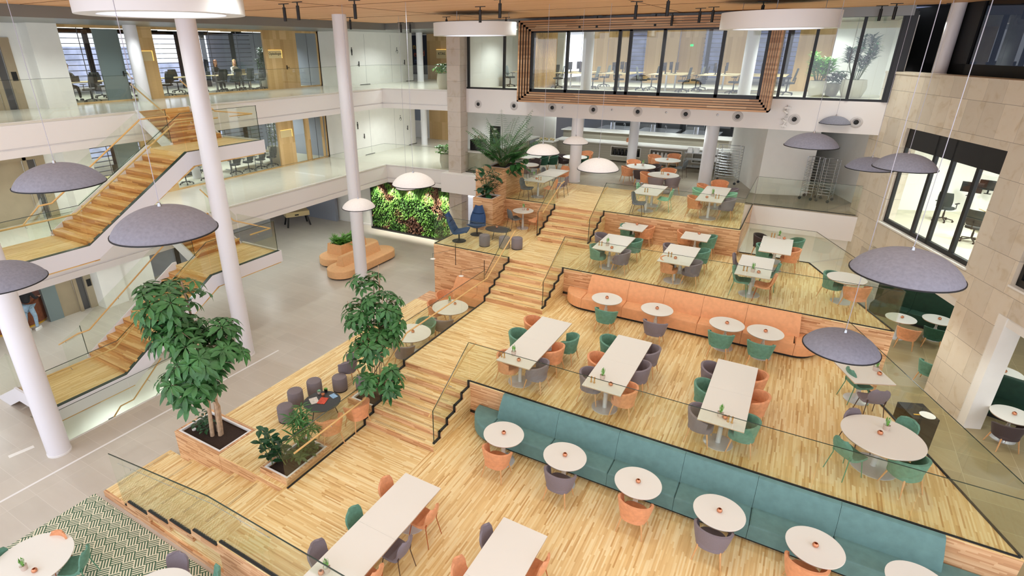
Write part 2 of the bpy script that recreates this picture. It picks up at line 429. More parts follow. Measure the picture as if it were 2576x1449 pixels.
# ================================================================ ground floor, terraces, stairs
WX0,WX1,WY0,WY1=-18.1,-15.9,5.05,10.55          # stairwell opening in the ground floor
b=MB()
for r in ((-30,WX0,-4,34),(WX1,9,-4,34),(WX0,WX1,-4,WY0),(WX0,WX1,WY1,34)): b.box(r[0],r[1],r[2],r[3],-0.3,0)
struct('floor',b,'floor_tile')
b=MB().box(WX0-0.4,WX1+0.4,WY0-0.4,WY1+1,-2.6,-2.5); struct('floor',b,'gallery_floor')
b=MB()
for r in ((WX0-0.2,WX0,WY0,WY1),(WX1,WX1+0.2,WY0,WY1),(WX0,WX1,WY0-0.2,WY0),(WX0,WX1,WY1,WY1+0.2)): b.box(*r,-2.5,-0.3)
struct('wall_basement',b,'white_wall')
# white inlay line across the tiles
b=MB()
p,q=at(-40,1285,0),at(701,881,0); d=(q-p).normalized(); n=Vector((-d.y,d.x,0))*0.035
b.add([p-n+Vector((0,0,0.002)),q-n+Vector((0,0,0.002)),q+n+Vector((0,0,0.002)),p+n+Vector((0,0,0.002))],[(0,1,2,3)])
struct('trim_1',b,'white_paint')
XS=[-12.9,-11.87,-11.0,-10.17,-9.33,-8.45]
YF=4.42
def body(name,poly,z0,z1,floormat,cut=None,side='oak_cladding_shaded'):
    struct('floor',MB().prism(poly,z0,z1-0.03),side)
    struct('floor',MB().prism(poly,z1-0.03,z1),floormat)
XE=4.45-0.4165*(-10.5)                                       # diagonal edge: x = XE-0.4165*y
def dg(y,off=0): return 4.45-0.4165*(y-10.5)+off
# low broad steps on the left
st=thing('broad_steps','wide light oak seating steps climbing from the tiled hall to the lowest terrace','steps',(XS[0],YF,0))
for k in range(5):
    x0=XS[k]; x1=XS[k+1]; z=(k+1)/6
    MB().box(0,XS[5]-x0+0,0.06,1.72,z-1/6+0.0005,z).build('step','oak_strip_along_y',st,loc=(x0-XS[0],0,0))
    g=MB()
    for j in range(3 if k==0 else 2): g.box(0.07+j*0.035,0.078+j*0.035,0.3,1.6,z,z+0.0015)
    g.build('tread_groove','stair_dark' if 'stair_dark' in M else solid('stair_dark',(110,66,34),0.6),st,loc=(x0-XS[0],0,0))
MB().box(0,XS[5]-XS[0]-0.002,0,0.06,0,0.14).build('side_panel','oak_cladding_shaded',st)
sd=MB()
for k in range(5): sd.box(XS[k]-XS[0],XS[k+1]-XS[0],0,0.058,0.14 if k==0 else k/6,(k+1)/6)
sd.build('side_panel','oak_cladding_shaded',st)
# T1 and the lounge platform beside it
struct('floor',MB().prism([(XS[5],YF),(7.5,YF),(7.5,10.5),(XS[5],10.5)],0,0.97),'oak_cladding_shaded')
struct('floor',MB().prism([(-11.85,7.2),(-10.63,7.2),(-10.63,6.1),(XS[5],6.1),(XS[5],16.76),(-11.85,16.76)],0,0.97),'oak_cladding_shaded')
b=MB(); b.box(-8.36,-6.35,YF,8.75,0.97,1.0); struct('floor',b,'oak_strip_along_x')
b=MB(); b.box(-6.35,7.5,YF,10.5,0.97,1.0); b.box(XS[5],-8.36,YF,6.1,0.97,1.0)
b.prism([(-11.85,7.2),(-10.63,7.2),(-10.63,6.1),(-8.36,6.1),(-8.36,15.8),(-11.85,15.8)],0.97,1.0)
struct('floor',b,'oak_strip_along_y')
def flight(x0,x1,y0,zb,label,ntread=5,dep=0.349,w=0.0):
    o=thing('staircase',label,'staircase',(x0,y0,zb))
    for k in range(ntread):
        MB().box(0,x1-x0,k*dep,ntread*dep,k/6+0.0003,(k+1)/6-0.0003).build('step','oak_tread_mix' if 'oak_tread_mix' in M else 'oak_strip_along_x',o)
        MB().box(0.004,x1-x0-0.004,k*dep-0.006,k*dep,k/6+0.001,(k+1)/6-0.025).build('riser','oak_cladding_shaded',o)
        g=MB()
        for j in range(3): g.box(0.25,x1-x0-0.3,k*dep+0.06+j*0.025,k*dep+0.066+j*0.025,(k+1)/6,(k+1)/6+0.001)
        g.build('tread_groove','stair_dark',o)
    return o
flight(-8.35,-6.25,8.76,1.0,'light oak flight of steps from the lowest terrace, beside the green bench')
flight(-8.35,-6.25,15.03,2.0,'light oak flight of steps beside the orange bench, middle of the three flights')
flight(-8.30,-6.22,19.11,3.0,'light oak flight of steps up to the kitchen level, farthest of the three flights')
# T2
P2=[(-8.36,10.5),(dg(10.5),10.5),(dg(16.78),16.78),(-8.36,16.78)]
struct('floor',MB().prism(P2,0.0,1.97),'oak_cladding_shaded')
struct('floor',MB().box(-8.36,-6.3,10.5,16.78,1.97,2.0),'oak_strip_along_x')
struct('floor',MB().prism([(-6.3,10.5),(dg(10.5),10.5),(dg(16.78),16.78),(-6.3,16.78)],1.97,2.0),'oak_strip_along_y')
# T3
P3=[(-11.6,16.78),(2.92,16.78),(0.87,21.5),(-1.4,21.5),(-1.4,20.85),(-11.6,20.85)]
struct('floor',MB().prism(P3,0.0,2.97),'oak_cladding_shaded')
struct('floor',MB().box(-8.36,-6.3,16.78,20.85,2.97,3.0),'oak_strip_along_x')
struct('floor',MB().box(-11.6,-8.36,16.78,20.85,2.97,3.0).prism([(-6.3,16.78),(2.92,16.78),(0.87,21.5),(-1.4,21.5),(-1.4,20.85),(-6.3,20.85)],2.97,3.0),'oak_strip_along_y')
# T4
struct('floor',MB().box(-11.9,-1.4,20.85,24.9,0,3.97),'oak_cladding_shaded')
struct('floor',MB().box(-8.36,-6.3,20.85,24.9,3.97,4.0),'oak_strip_along_x')
struct('floor',MB().box(-11.9,-8.36,20.85,24.9,3.97,4.0).box(-6.3,-1.4,20.85,24.9,3.97,4.0),'oak_strip_along_y')
# kitchen level slab and far corner
b=MB().box(-15.6,2.3,24.9,42,3.0,3.96); struct('floor',b,'white_fascia')
struct('floor',MB().box(-15.6,2.6,24.9,42,3.96,4.0),'kitchen_tile')
struct('floor',MB().box(-16,-11.9,24.0,24.9,3.0,3.98),'white_fascia')
# stairwell behind T3 : white walls
struct('wall_stairwell',MB().box(-1.4,2.9,25.1,25.3,-0.3,3.0).box(-1.42,-1.36,21.5,25.1,0,3.0),'white_wall')
struct('floor',MB().prism([(0.95,21.5),(3.2,16.3),(6.5,16.3),(3.4,24.9),(-1.4,24.9),(-1.4,21.5)],0.0,0.3) ,'right_tile')
# right-hand lower cafe floor
struct('floor',MB().prism([(8.5,6.5),(14,6.5),(14,34),(2.2,34),(0.5,25),(dg(16.7,0.05),16.7),(dg(8,0.05),8.0)],0.0,0.31),'right_tile')
# ================================================================ galleries on the left (level 1, level 2)
def gallery(z,far=34):
    top=[(-30,-4),(-19.78,-4),(-19.78,24.35),(-15.9,24.62),(-15.6,24.9),(-15.6,far),(-30,far)]
    struct('floor',MB().prism(top,z-0.05,z),'gallery_floor')
    a=[(-30,-4),(-19.80,-4),(-19.80,24.33),(-15.9,24.60),(-15.6,24.9),(-15.6,far),(-30,far)]
    struct('trim_%d'%(2 if z>5 else 3),MB().prism(a,z-0.70,z-0.05),'white_fascia')
    r=inset([tuple(p) for p in a],0.05)
    struct('trim_%d'%(4 if z>5 else 5),MB().prism(r,z-0.76,z-0.70),'white_fascia')
    struct('ceiling',MB().prism(a,z-0.98,z-0.76),'white_fascia')
gallery(4.0); gallery(8.0)
# back wall of the galleries
XW=-24.4
def wl(name,y0,y1,z0,z1,m='white_wall',x0=XW-0.2,x1=XW): return struct(name,MB().box(x0,x1,y0,y1,z0,z1),m)
# lifts + piers, three levels
for z,zt in ((0,3.02),(4,7.02),(8,10.82)):
    if z: wl('wall_left',-4,6.9,z,zt); wl('wall_left',9.9,10.6,z,zt)
    else: struct('wall_left',MB().box(-27.4,-27.2,-4,8.6,0,3.02),'white_wall'); wl('wall_left',8.5,9.0,0,3.02,'glass_grey_door'); wl('wall_left',9.0,10.3,2.35,3.02)
    if z: wl('wall_left',6.9,9.9,z+2.35,zt)
    struct('wall_left',MB().box(-24.4,-23.75,10.3,11.25,z,zt),'white_wall')
    struct('wall_left',MB().box(-30,-24.3,10.6,10.75,z,zt),'white_wall')
    dn={0:1,4:2,8:3}[z]; e=0 if z else 0.42
    struct('door_%d'%dn,MB().box(-24.52,-24.46,(7.0 if z else 9.0),9.2+e,z,z+2.25),'elevator_steel')
    struct('door_%d'%dn,MB().box(-24.44,-24.34,9.2+e,9.32+e,z,z+2.35).box(-24.44,-24.34,6.9 if z else 9.0,9.9+e,z+2.25,z+2.35).box(-24.44,-24.36,9.6+e,9.9+e,z,z+2.35),'elevator_steel')
    struct('door_%d'%dn,MB().box(-24.56,-24.46,9.32+e,9.6+e,z,z+2.25),'steel_dark')
    MBc=MB().box(-24.36,-24.34,9.68+e,9.84+e,z+0.95,z+1.25); o=MBc.build('call_button_panel','black_metal',None); o['label']={0:'black lift call panel on the ground floor, beside the steel lift door',4:'black lift call panel beside the lift door on the middle gallery',8:'black lift call panel beside the steel lift door on the top gallery'}[z]; o['category']='button panel'
    struct('floor',MB().box(-36,-24.4,10.6,34,z-0.04,z+0.003),'office_floor') if z else None
    if z: struct('ceiling',MB().box(-36,-24.4,10.6,34,zt,zt+0.1),'grey_ceiling' if z==8 else 'white_fascia')
# level 2 and level 1 office fronts : oak frame, glass, oak panels
def front(z,zt,panels,ylo=11.25,yhi=24.6,dn=4):
    fr=MB(); fr.box(XW-0.04,XW+0.04,ylo,yhi,z,z+0.07).box(XW-0.04,XW+0.04,ylo,yhi,zt-0.1,zt)
    for y in (ylo+0.03,yhi-0.03): fr.box(XW-0.04,XW+0.04,y-0.03,y+0.03,z,zt)
    struct('trim_6',fr,'light_oak_veneer')
    g=MB()
    last=ylo
    for (a,b2,m) in sorted(panels):
        if a-last>0.15:
            g.box(XW-0.006,XW+0.006,last+0.02,a-0.02,z+0.07,zt-0.1)
        last=b2
    if yhi-last>0.15: g.box(XW-0.006,XW+0.006,last+0.02,yhi-0.05,z+0.07,zt-0.1)
    struct('window_%d'%dn,g,'window_glass')
    j=MB()
    for y in (12.2,16.4,17.8,19.3,20.3,23.8):
        if not any(a<=y<=b2 for a,b2,m in panels): j.box(XW-0.01,XW+0.01,y-0.012,y+0.012,z+0.07,zt-0.1)
    struct('trim_7',j,'steel_dark')
    for (a,b2,m) in panels: struct('wall_left',MB().box(XW-0.08,XW+0.05,a,b2,z,zt-0.1),m)
front(8,10.82,[(14.0,15.1,'light_oak_veneer'),(20.85,22.0,'light_oak_veneer')],dn=4)
struct('door_4',MB().box(XW-0.06,XW+0.05,22.0,23.0,8.0,10.72),'light_oak_veneer')
struct('door_5',MB().box(XW-0.05,XW+0.03,12.75,13.7,8.02,10.7),'glass_grey_door')
front(4,7.02,[(13.6,14.9,'light_oak_veneer'),(21.0,22.1,'light_oak_veneer')],dn=5)
struct('door_6',MB().box(XW-0.05,XW+0.03,12.5,13.5,4.02,6.9),'glass_grey_door')
struct('door_7',MB().box(XW-0.06,XW+0.06,22.95,23.25,4.0,6.9).box(XW-0.06,XW+0.06,24.25,24.35,4.0,6.9),'light_oak_veneer')
struct('wall_left',MB().box(-34,-24.3,24.6,24.8,4,7.02).box(-34,-24.3,24.6,24.8,8,10.82).box(-34,-24.3,24.6,24.8,0,3.0),'blue_grey_wall')
# ground floor back wall beyond the lift
struct('wall_left',MB().box(-24.6,-23.9,10.9,12.6,0,3.02),'white_wall')
struct('wall_left',MB().box(-25.6,-25.4,12.6,20.5,0,3.02),'blue_grey_wall')
struct('wall_left',MB().box(-30,-29.8,18,30,0,3.02),'white_wall')
struct('wall_left',MB().box(-30,-20.6,25.0,25.2,0,3.02),'white_wall')
struct('trim_8',MB().box(-29.8,-20.6,24.96,25.0,0,0.09),'white_paint')
b=MB()
for y in (12.8,14.6,16.4): b.box(-25.38,-25.3,y,y+0.18,0,3.02)
struct('trim_9',b,'curtain_dark')
# WC walls and the passage beyond, levels 1 and 2
for z,zt in ((4,7.02),(8,10.82)):
    struct('wall_left',MB().box(-23.0,-22.75,24.8,31.2,z,zt),'white_wall')
    struct('wall_left',MB().box(-24.4,-22.75,24.6,24.8,z,zt),'white_wall')
    xa=onY(1077,150,33.6).x
    struct('wall_back',MB().box(-25,xa,33.6,33.8,z,zt),'white_wall')
    struct('wall_back',MB().box(xa,-15.4,33.5,33.8,z,zt),'light_oak_veneer')
    ln_=MB()
    for y in (25.2,26.6,29.0,30.6): ln_.box(-22.75,-22.747,y,y+0.008,z+0.02,z+2.7)
    for y in (26.0,30.4): ln_.box(-22.75,-22.747,y,y+0.9,z+0.001,z+0.04)
    struct('trim_10',ln_,'steel_dark')
    for y,h in ((26.0,0),(30.3,1)):
        hd=MB().box(-22.745,-22.70,y,y+0.02,z+1.0,z+1.28).box(-22.72,-22.70,y-0.12,y+0.02,z+1.08,z+1.10)
        o=hd.build('door_handle','black_metal',None,label='black lever handle on the white %s door, %s gallery'%(('nearer' if h==0 else 'farther'),('top' if z==8 else 'middle')),cat='door handle')
    # pictograms : man, wheelchair
    ic=MB().lathe([(0,0),(0.035,0.0),(0.035,0.004),(0,0.004)],(0,0,0),12)
    pic=MB(Matrix.Translation((-22.745,25.5,z+1.8))@Matrix.Rotation(PI/2,4,'Y'))
    pic.lathe([(0.001,0),(0.04,0),(0.04,0.01),(0.001,0.01)],(-0.17,0,0),12); pic.box(-0.12,0.05,-0.05,0.05,0,0.01); pic.box(0.05,0.2,-0.035,-0.005,0,0.01); pic.box(0.05,0.2,0.005,0.035,0,0.01)
    pic.build('pictogram','black_metal',None,label='black standing figure pictogram on white wall of the %s gallery'%('top' if z==8 else 'middle'),cat='sign')
    pic=MB(Matrix.Translation((-22.745,29.6,z+1.8))@Matrix.Rotation(PI/2,4,'Y'))
    pic.lathe([(0.001,0),(0.03,0),(0.03,0.01),(0.001,0.01)],(-0.17,0,0),12)
    pic.tube([(0.04+0.09*math.cos(a),0.09*math.sin(a),0.005) for a in [PI*2*i/16 for i in range(14)]],0.012,4)
    pic.box(-0.13,-0.02,-0.012,0.012,0,0.01); pic.box(-0.03,-0.01,-0.012,0.09,0,0.01)
    pic.build('pictogram','black_metal',None,label='black wheelchair pictogram on white wall of the %s gallery'%('top' if z==8 else 'middle'),cat='sign')
# ceilings
struct('ceiling',MB().box(-36,-19.7,-4,36,10.82,11.4),'grey_ceiling')
struct('ceiling',MB().box(-19.7,2.2,24.75,44,10.84,11.4),'grey_ceiling')
struct('ceiling',MB().box(-19.7,9,-4,24.75,11.12,11.4),'ceiling_oak')
b=MB()
for y in (3.0,8.5,14.0,19.5):
    b.box(-19.6,4,y-0.008,y+0.008,11.112,11.121)
for x in (-13,-5):
    b.box(x-0.008,x+0.008,-3,24.7,11.112,11.121)
struct('trim_11',b,'stair_dark')
struct('trim_12',MB().box(-19.72,-19.68,-4,24.75,10.80,11.13).box(-19.7,2.2,24.73,24.77,10.82,11.13),'grey_ceiling')
# columns
def column(x,y,z0,z1,r,label):
    o=thing('column',label,'column',(x,y,z0))
    MB().lathe([(r,0.0),(r,z1-z0)],n=40).build('shaft','column_white',o,smooth=True)
    MB().lathe([(r+0.012,0),(r+0.012,0.05),(r,0.055)],n=40).build('base_ring','white_paint',o,smooth=True)
column(-15.64,4.70,0,11.12,0.27,'round white column nearest the left edge, standing on the tiled hall floor')
column(-15.55,10.70,0,11.12,0.27,'round white column crossing both stair landings, middle of the tall row')
column(-16.05,17.45,0,11.12,0.27,'round white column rising beside the orange island sofa')
column(-9.25,25.35,4,7.0,0.27,'round white column left of the kitchen dining tables')
column(-3.72,27.4,4,7.0,0.28,'round white column between the kitchen dining tables and the tray trolleys')
column(-23.3,13.6,8,10.82,0.24,'round white column on the top gallery beside the oak door panel')
column(-25.9,16.9,4,7.0,0.2,'slim white column inside the office behind the middle gallery')
column(-21.6,30.4,8,10.84,0.2,'slim white column at the far end of the top gallery')
column(-21.9,31.0,4,7.0,0.2,'slim white column at the far end of the middle gallery')
column(-8.0,30.6,4,7.0,0.25,'round white column standing through the kitchen counters')
column(-9.55,26.9,8,10.84,0.25,'round white column behind the left window of the oak framed office')
column(-2.7,27.2,8,10.84,0.25,'round white column behind the right window of the oak framed office')
column(-24.0,6.0,0,3.0,0.25,'short white column at the left edge behind glass on the ground floor')
struct('wall_back',MB().box(-15.78,-15.02,24.42,25.1,0,11.0),'limestone_pillar')
# kitchen fascia across the back
struct('wall_back',MB().box(-15.3,2.35,25.0,25.35,6.96,8.08),'white_fascia')
struct('ceiling',MB().box(-15.3,2.6,25.35,42,6.96,7.1),'white_fascia')
struct('floor',MB().box(-15.3,2.6,25.35,42,7.9,8.0),'office_floor')
# air nozzles
for k in range(9):
    x=-14.34+k*1.965
    if k in (0,): pos='leftmost, next to the stone pillar'
    else: pos=['','second from the stone pillar','under the left corner of the oak frame','under the oak frame, above the fruit counter','under the middle of the oak frame','left of the second kitchen column','under the right end of the oak frame','beside the white pipes','rightmost, behind a small dome lamp'][k]
    o=thing('air_nozzle','round white air nozzle with black centre, '+pos,'air vent',(x,25.0,7.37),0,'air nozzles along the white fascia')
    X=Matrix.Rotation(PI/2,4,'X')
    MB(X).lathe([(0.20,0),(0.20,0.012),(0.17,0.03),(0.13,0.03),(0.11,0.005),(0.05,-0.004)],n=28).build('collar','collar_grey',o,smooth=True)
    MB(X@Matrix.Rotation(0.15,4,'Y')).lathe([(0.001,0.035),(0.05,0.033),(0.083,0.015),(0.085,0.0)][::-1],n=20).build('nozzle_eye','black_metal',o,smooth=True)
for k,x in enumerate((-9.9,-7.6,-5.3,-3.3)):
    MB(Matrix.Translation((x,25.0,7.40))@Matrix.Rotation(PI/2,4,'X')).lathe([(0.04,0),(0.04,0.02),(0.015,0.03)],n=12).build('sprinkler','steel',None,smooth=True,label='tiny chrome sprinkler on white fascia, %s'%['left of the dome lamp cable, nearest the left','second from left','third from left','farthest right under the oak frame'][k],cat='sprinkler')
# white pipe loop
o=thing('air_hose','white looped pipe with two clamps fixed on the white fascia','pipe',(-0.92,24.95,7.45))
MB().tube([(0.05,0,0.42),(0.05,-0.02,0.3),(-0.06,-0.06,0.22),(0.08,-0.08,0.12),(0.06,-0.07,0.0),(-0.06,-0.07,-0.08),(0.06,-0.06,-0.18),(0.0,-0.02,-0.3),(0.0,0,-0.38)],0.05,10).build('hose','white_paint',o,smooth=True)
MB().box(-0.06,0.16,-0.07,0.05,0.30,0.36).build('clamp','white_paint',o); MB().box(-0.1,0.12,-0.07,0.05,-0.36,-0.30).build('clamp','white_paint',o)
# ================================================================ oak framed projecting office window
fr=MB()
X0,X1,Z0,Z1=-11.75,-1.45,7.66,11.0
cols=5
for k in range(cols):
    d=k*0.085; yy=24.0+k*0.10
    w=0.07
    for (a,b2,c,e) in ((X0+d,X1-d,Z0+d,Z0+d+w),(X0+d,X1-d,Z1-d-w,Z1-d),(X0+d,X0+d+w,Z0+d,Z1-d),(X1-d-w,X1-d,Z0+d,Z1-d)):
        fr.box(a,b2,yy,25.0,c,e)
wf=thing('framed_bay_window','large projecting office window with stepped oak frame above the kitchen','window',(0,0,0))
fr.build('oak_frame',wood('frame_oak','x',(176,128,90),(200,154,114),(216,174,134),strip=0.085,length=1.4),wf)
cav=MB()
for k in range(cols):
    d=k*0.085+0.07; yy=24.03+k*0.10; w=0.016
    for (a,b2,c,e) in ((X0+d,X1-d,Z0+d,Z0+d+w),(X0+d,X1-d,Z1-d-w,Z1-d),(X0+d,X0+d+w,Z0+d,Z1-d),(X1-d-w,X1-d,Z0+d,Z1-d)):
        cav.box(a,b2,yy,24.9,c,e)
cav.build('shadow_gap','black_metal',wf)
ix0,ix1,iz0,iz1=X0+0.43,X1-0.43,Z0+0.43,Z1-0.43
bk=MB(); yb=24.44
bk.box(ix0,ix1,yb,yb+0.12,iz0-0.1,iz0+0.12).box(ix0,ix1,yb,yb+0.12,iz1-0.05,iz1+0.1).box(ix0,ix0+0.09,yb,yb+0.12,iz0,iz1).box(ix1-0.09,ix1,yb,yb+0.12,iz0,iz1)
for x in (-9.62,-7.38,-6.93,-5.6,-3.42): bk.box(x-0.06,x+0.06,yb,yb+0.12,iz0,iz1)
bk.build('black_frame','black_metal',wf)
MB().box(ix0,ix1,yb+0.05,yb+0.062,iz0,iz1).build('glass_pane','window_glass',wf)
# side windows of the same floor
for n_,(a,b2,ms) in ((20,(-15.0,X0,(-14.9,-12.95))),(21,(X1,2.3,(-1.30,-0.42,0.92,2.0)))):
    f=MB().box(a,b2,25.0,25.08,8.08,8.16).box(a,b2,25.0,25.08,10.82,11.0)
    for x in ms: f.box(x-0.05,x+0.05,24.98,25.1,8.08,10.95)
    if n_==21: f.box(2.0,2.35,24.95,25.1,8.08,10.95)
    struct('window_%d'%n_,f,'black_metal')
    struct('window_%d'%n_,MB().box(a,b2,25.03,25.042,8.1,10.9),'window_glass')
# office interior behind
struct('wall_back',MB().box(-15.2,-12.4,31.0,31.2,8,10.84),'white_wall')
struct('wall_left',MB().box(-15.25,-15.05,25.1,34,8,10.84),'white_wall')
struct('wall_back',MB().box(-12.4,-9.9,35,35.2,8,10.84).box(-9.0,-7.2,35,35.2,8,10.84).box(-4.9,-3.2,35,35.2,8,10.84),'light_oak_veneer')
struct('wall_back',MB().box(-7.2,-5.9,35.3,35.5,8,10.84),'light_oak_veneer')
struct('wall_back',MB().box(0.2,2.4,30.0,30.2,8,10.84).box(2.2,2.4,25.2,30,8,10.84),'white_wall')
struct('wall_back',MB().box(-1.2,0.2,31.0,31.2,8,10.84),'light_oak_veneer')
b=MB()
for k in range(22):
    a=k/21*1.4; b.box(-12.9+0.9*math.sin(a)-0.02,-12.9+0.9*math.sin(a)+0.02,28.8-1.1*math.cos(a)-0.02+0.4,28.8-1.1*math.cos(a)+0.05+0.4,8,10.84)
b.build('slatted_screen','light_oak_veneer',None,label='curved oak slat screen behind the left end of the oak framed window',cat='screen')
def louvres(name,x0,x1,y,z0,z1,step=0.22,vert=(),axis='x'):
    b=MB(); z=z0+0.1
    while z<z1:
        if axis=='x': b.box(x0,x1,y-0.06,y+0.06,z,z+0.03)
        else: b.box(y-0.06,y+0.06,x0,x1,z,z+0.03)
        z+=step
    struct(name,b,'steel_dark')
    b=MB()
    for v in vert:
        if axis=='x': b.box(v-0.09,v+0.09,y-0.3,y-0.12,z0,z1)
        else: b.box(y+0.12,y+0.3,v-0.09,v+0.09,z0,z1)
    struct(name,b,'curtain_dark')
louvres('window_22',-5.9,-4.9,35.2,8,10.84,vert=(-5.6,)); louvres('window_22',-9.9,-9.0,35.2,8,10.84); louvres('window_22',-3.2,-1.2,35.2,8,10.84,vert=(-2.6,-1.7))
louvres('window_23',11,24.6,-30,8,10.84,step=0.235,vert=(12.2,15.2,15.75,17.7,18.1,19.8,20.9,21.3,23.2),axis='y')
louvres('window_24',11,24.6,-30,4,7.0,step=0.235,vert=(12.2,15.2,17.7,19.8,21.3,23.2),axis='y')
# facade seen far outside
b=MB().box(-47,-46,10,18,-2,9.4).box(-46.5,-45.5,18,27,-2,10.2).box(-47,-46,27,36,-2,9.0)
o=b.build('neighbour_building','facade_grey',None,label='grey office block outside, seen through the louvres behind the top gallery office',cat='building')
b=MB().box(-16,8,50,51,-2,13)
b.build('neighbour_building','facade_slate',None,label='dark slate building outside, seen through the louvres of the framed office',cat='building')
# ================================================================ stone wall on the right (diagonal)
SD=Vector((0.3697,-0.9292,0)); SN=Vector((-0.9292,-0.3697,0))   # along, towards the hall
SP=Vector((2.14,25.0,0))
SX=Matrix(((SD.x,-SN.x,0,SP.x),(SD.y,-SN.y,0,SP.y),(0,0,1,0),(0,0,0,1)))   # local x along wall, local y into the wall
def onS(px,py):
    d=ray(px,py); n=Vector((SD.y,-SD.x)); t=(n.x*SP.x+n.y*SP.y)/(n.x*d.x+n.y*d.y); q=d*t; q.z+=H
    return ((q-SP).xy.dot(SD.xy),q.z)
wx0,wx1,wz0,wz1=onS(2279,331)[0],onS(2535,382)[0],4.22,7.42
px0=onS(2322,986)[0]; px1=onS(2402,1062)[0]
EZ=9.02
def sw(a,b2,z0,z1,m='limestone_wall',y0=0.0,y1=0.45,name='wall_right'): return struct(name,MB(SX).box(a,b2,y0,y1,z0,z1),m)
sw(-0.6,wx0,3.1,EZ); sw(wx0,wx1,wz1,EZ); sw(wx0,wx1,3.35,wz0); sw(wx1,px1,3.35,EZ); sw(px1,px1+8,3.65,4.4); sw(px1+0.9,px1+8,4.4,EZ)
sw(px1,px1+8,7.7,EZ,y0=0.001)
sw(-0.6,0.9,0.3,3.1)
sw(px0,px1,0.3,3.35)
sw(-0.6,px1+8,EZ,EZ+0.07,y0=-0.03,y1=0.5,name='trim_13')
sw(wx0-0.05,wx1+0.05,wz0-0.02,wz0+0.03,'counter_white',-0.06,0.4,'trim_14')
sw(px1,px1+3,4.38,4.43,'counter_white',-0.05,0.4,'trim_15')
sw(px1+0.001,px1+0.28,0.3,3.65,'white_wall',0.02,0.46)
sw(px1,px1+8,3.40,3.649,'white_wall',0.05,0.46)
sw(px0-3.0,px0,3.1,3.35,'white_wall',0.05,0.5)
wf=thing('stone_wall_window','black framed window in the limestone wall showing a bright office','window',(0,0,0))
f=MB(SX).box(wx0,wx1,0.10,0.2,wz1-0.62,wz1).box(wx0,wx1,0.1,0.2,wz0+0.03,wz0+0.16).box(wx0,wx0+0.08,0.1,0.2,wz0,wz1).box(wx1-0.04,wx1,0.1,0.2,wz0,wz1)
L_=wx1-wx0
for fx in (0.36,0.545,0.79) : f.box(wx0+L_*fx-0.06,wx0+L_*fx+0.06,0.1,0.2,wz0,wz1)
f.build('black_frame','black_metal',wf)
MB(SX).box(wx0,wx1,0.14,0.152,wz0,wz1-0.6).build('glass_pane','window_glass',wf)
f=MB(SX).box(px1+0.02,px1+3,0.1,0.2,4.42,4.6).box(px1+0.02,px1+0.12,0.1,0.2,4.42,7.7)
struct('window_25',f,'black_metal'); struct('window_25',MB(SX).box(px1,px1+3,0.15,0.16,4.5,7.7),'dark_glass')
# office behind the stone wall
ob=MB(SX).box(-0.5,11,0.46,9,4.05,4.15); struct('floor',ob,'office_floor')
struct('wall_right',MB(SX).box(-0.5,11,8.9,9,4.1,8).box(-0.6,-0.5,0.46,9,4.1,8),'white_wall')
struct('ceiling',MB(SX).box(-0.5,11,0.46,9,7.9,8.0),'white_wall')
# dark glazed floor above
dk=MB(SX)
for a,b2 in ((-2.2,1.9),(4.4,4.65),(8.2,8.5)): dk.box(a,b2,0.95,1.05,EZ,11.12)
dk.box(-0.9,14,0.95,1.05,EZ,EZ+0.35)
struct('window_26',dk,'dark_void'); struct('window_26',MB(SX).box(1.6,14,1.0,1.01,EZ,11.12),'dark_glass')
struct('wall_right',MB(SX).box(-0.9,14,7,7.1,8.5,11.4),'dark_navy'); struct('floor',MB(SX).box(-0.9,14,0.46,7,EZ-0.1,EZ-0.02),'dark_navy')
struct('ceiling',MB(SX).box(-0.9,14,0.46,7,11.13,11.4),'dark_navy')
p=SX@Vector((1.05,0.75,0)); column(p.x,p.y,EZ,11.12,0.2,'round white column in front of the dark glazing, top right')
# booth room behind the lower wall
struct('wall_right',MB(SX).box(-3.0,14,6.0,6.2,0.3,3.6),'white_wall')
struct('ceiling',MB(SX).box(-1.5,14,0.46,8,3.36,3.5),'white_wall')
# white volume at the right of the kitchen
struct('wall_back',MB().prism([(-3.3,31.6),(-1.5,26.9),(0.42,27.5),(0.42,31.6)],4,6.96),'white_wall')
struct('wall_back',MB().prism([(0.42,31.6),(1.3,28.9),(2.2,26.6),(2.6,26.8),(2.6,31.6)],4,6.96),'white_wall')
# ================================================================ profile helpers, hall stairs, balustrades
def pX(mb,prof,x0,x1):
    n=len(prof); vs=[(x0,y,z) for y,z in prof]+[(x1,y,z) for y,z in prof]
    return mb.add(vs,[tuple(range(n))[::-1],tuple(range(n,2*n))]+[(i,(i+1)%n,(i+1)%n+n,i+n) for i in range(n)])
def pY(mb,prof,y0,y1):
    n=len(prof); vs=[(x,y0,z) for x,z in prof]+[(x,y1,z) for x,z in prof]
    return mb.add(vs,[tuple(range(n))[::-1],tuple(range(n,2*n))]+[(i,(i+1)%n,(i+1)%n+n,i+n) for i in range(n)])
GT=0.016
def vseg(mb,p,q,zb0,zb1,zt0,zt1,th=GT):
    """upright pane between plan points p,q with given bottom and top heights"""
    p=Vector(p).to_2d(); q=Vector(q).to_2d(); d=(q-p).normalized(); n=Vector((-d.y,d.x))*th/2
    a,b2,c,e=p+n,q+n,q-n,p-n
    return mb.add([(a.x,a.y,zb0),(b2.x,b2.y,zb1),(c.x,c.y,zb1),(e.x,e.y,zb0),(a.x,a.y,zt0),(b2.x,b2.y,zt1),(c.x,c.y,zt1),(e.x,e.y,zt0)],
                  [(0,3,2,1),(4,5,6,7),(0,1,5,4),(1,2,6,5),(2,3,7,6),(3,0,4,7)])
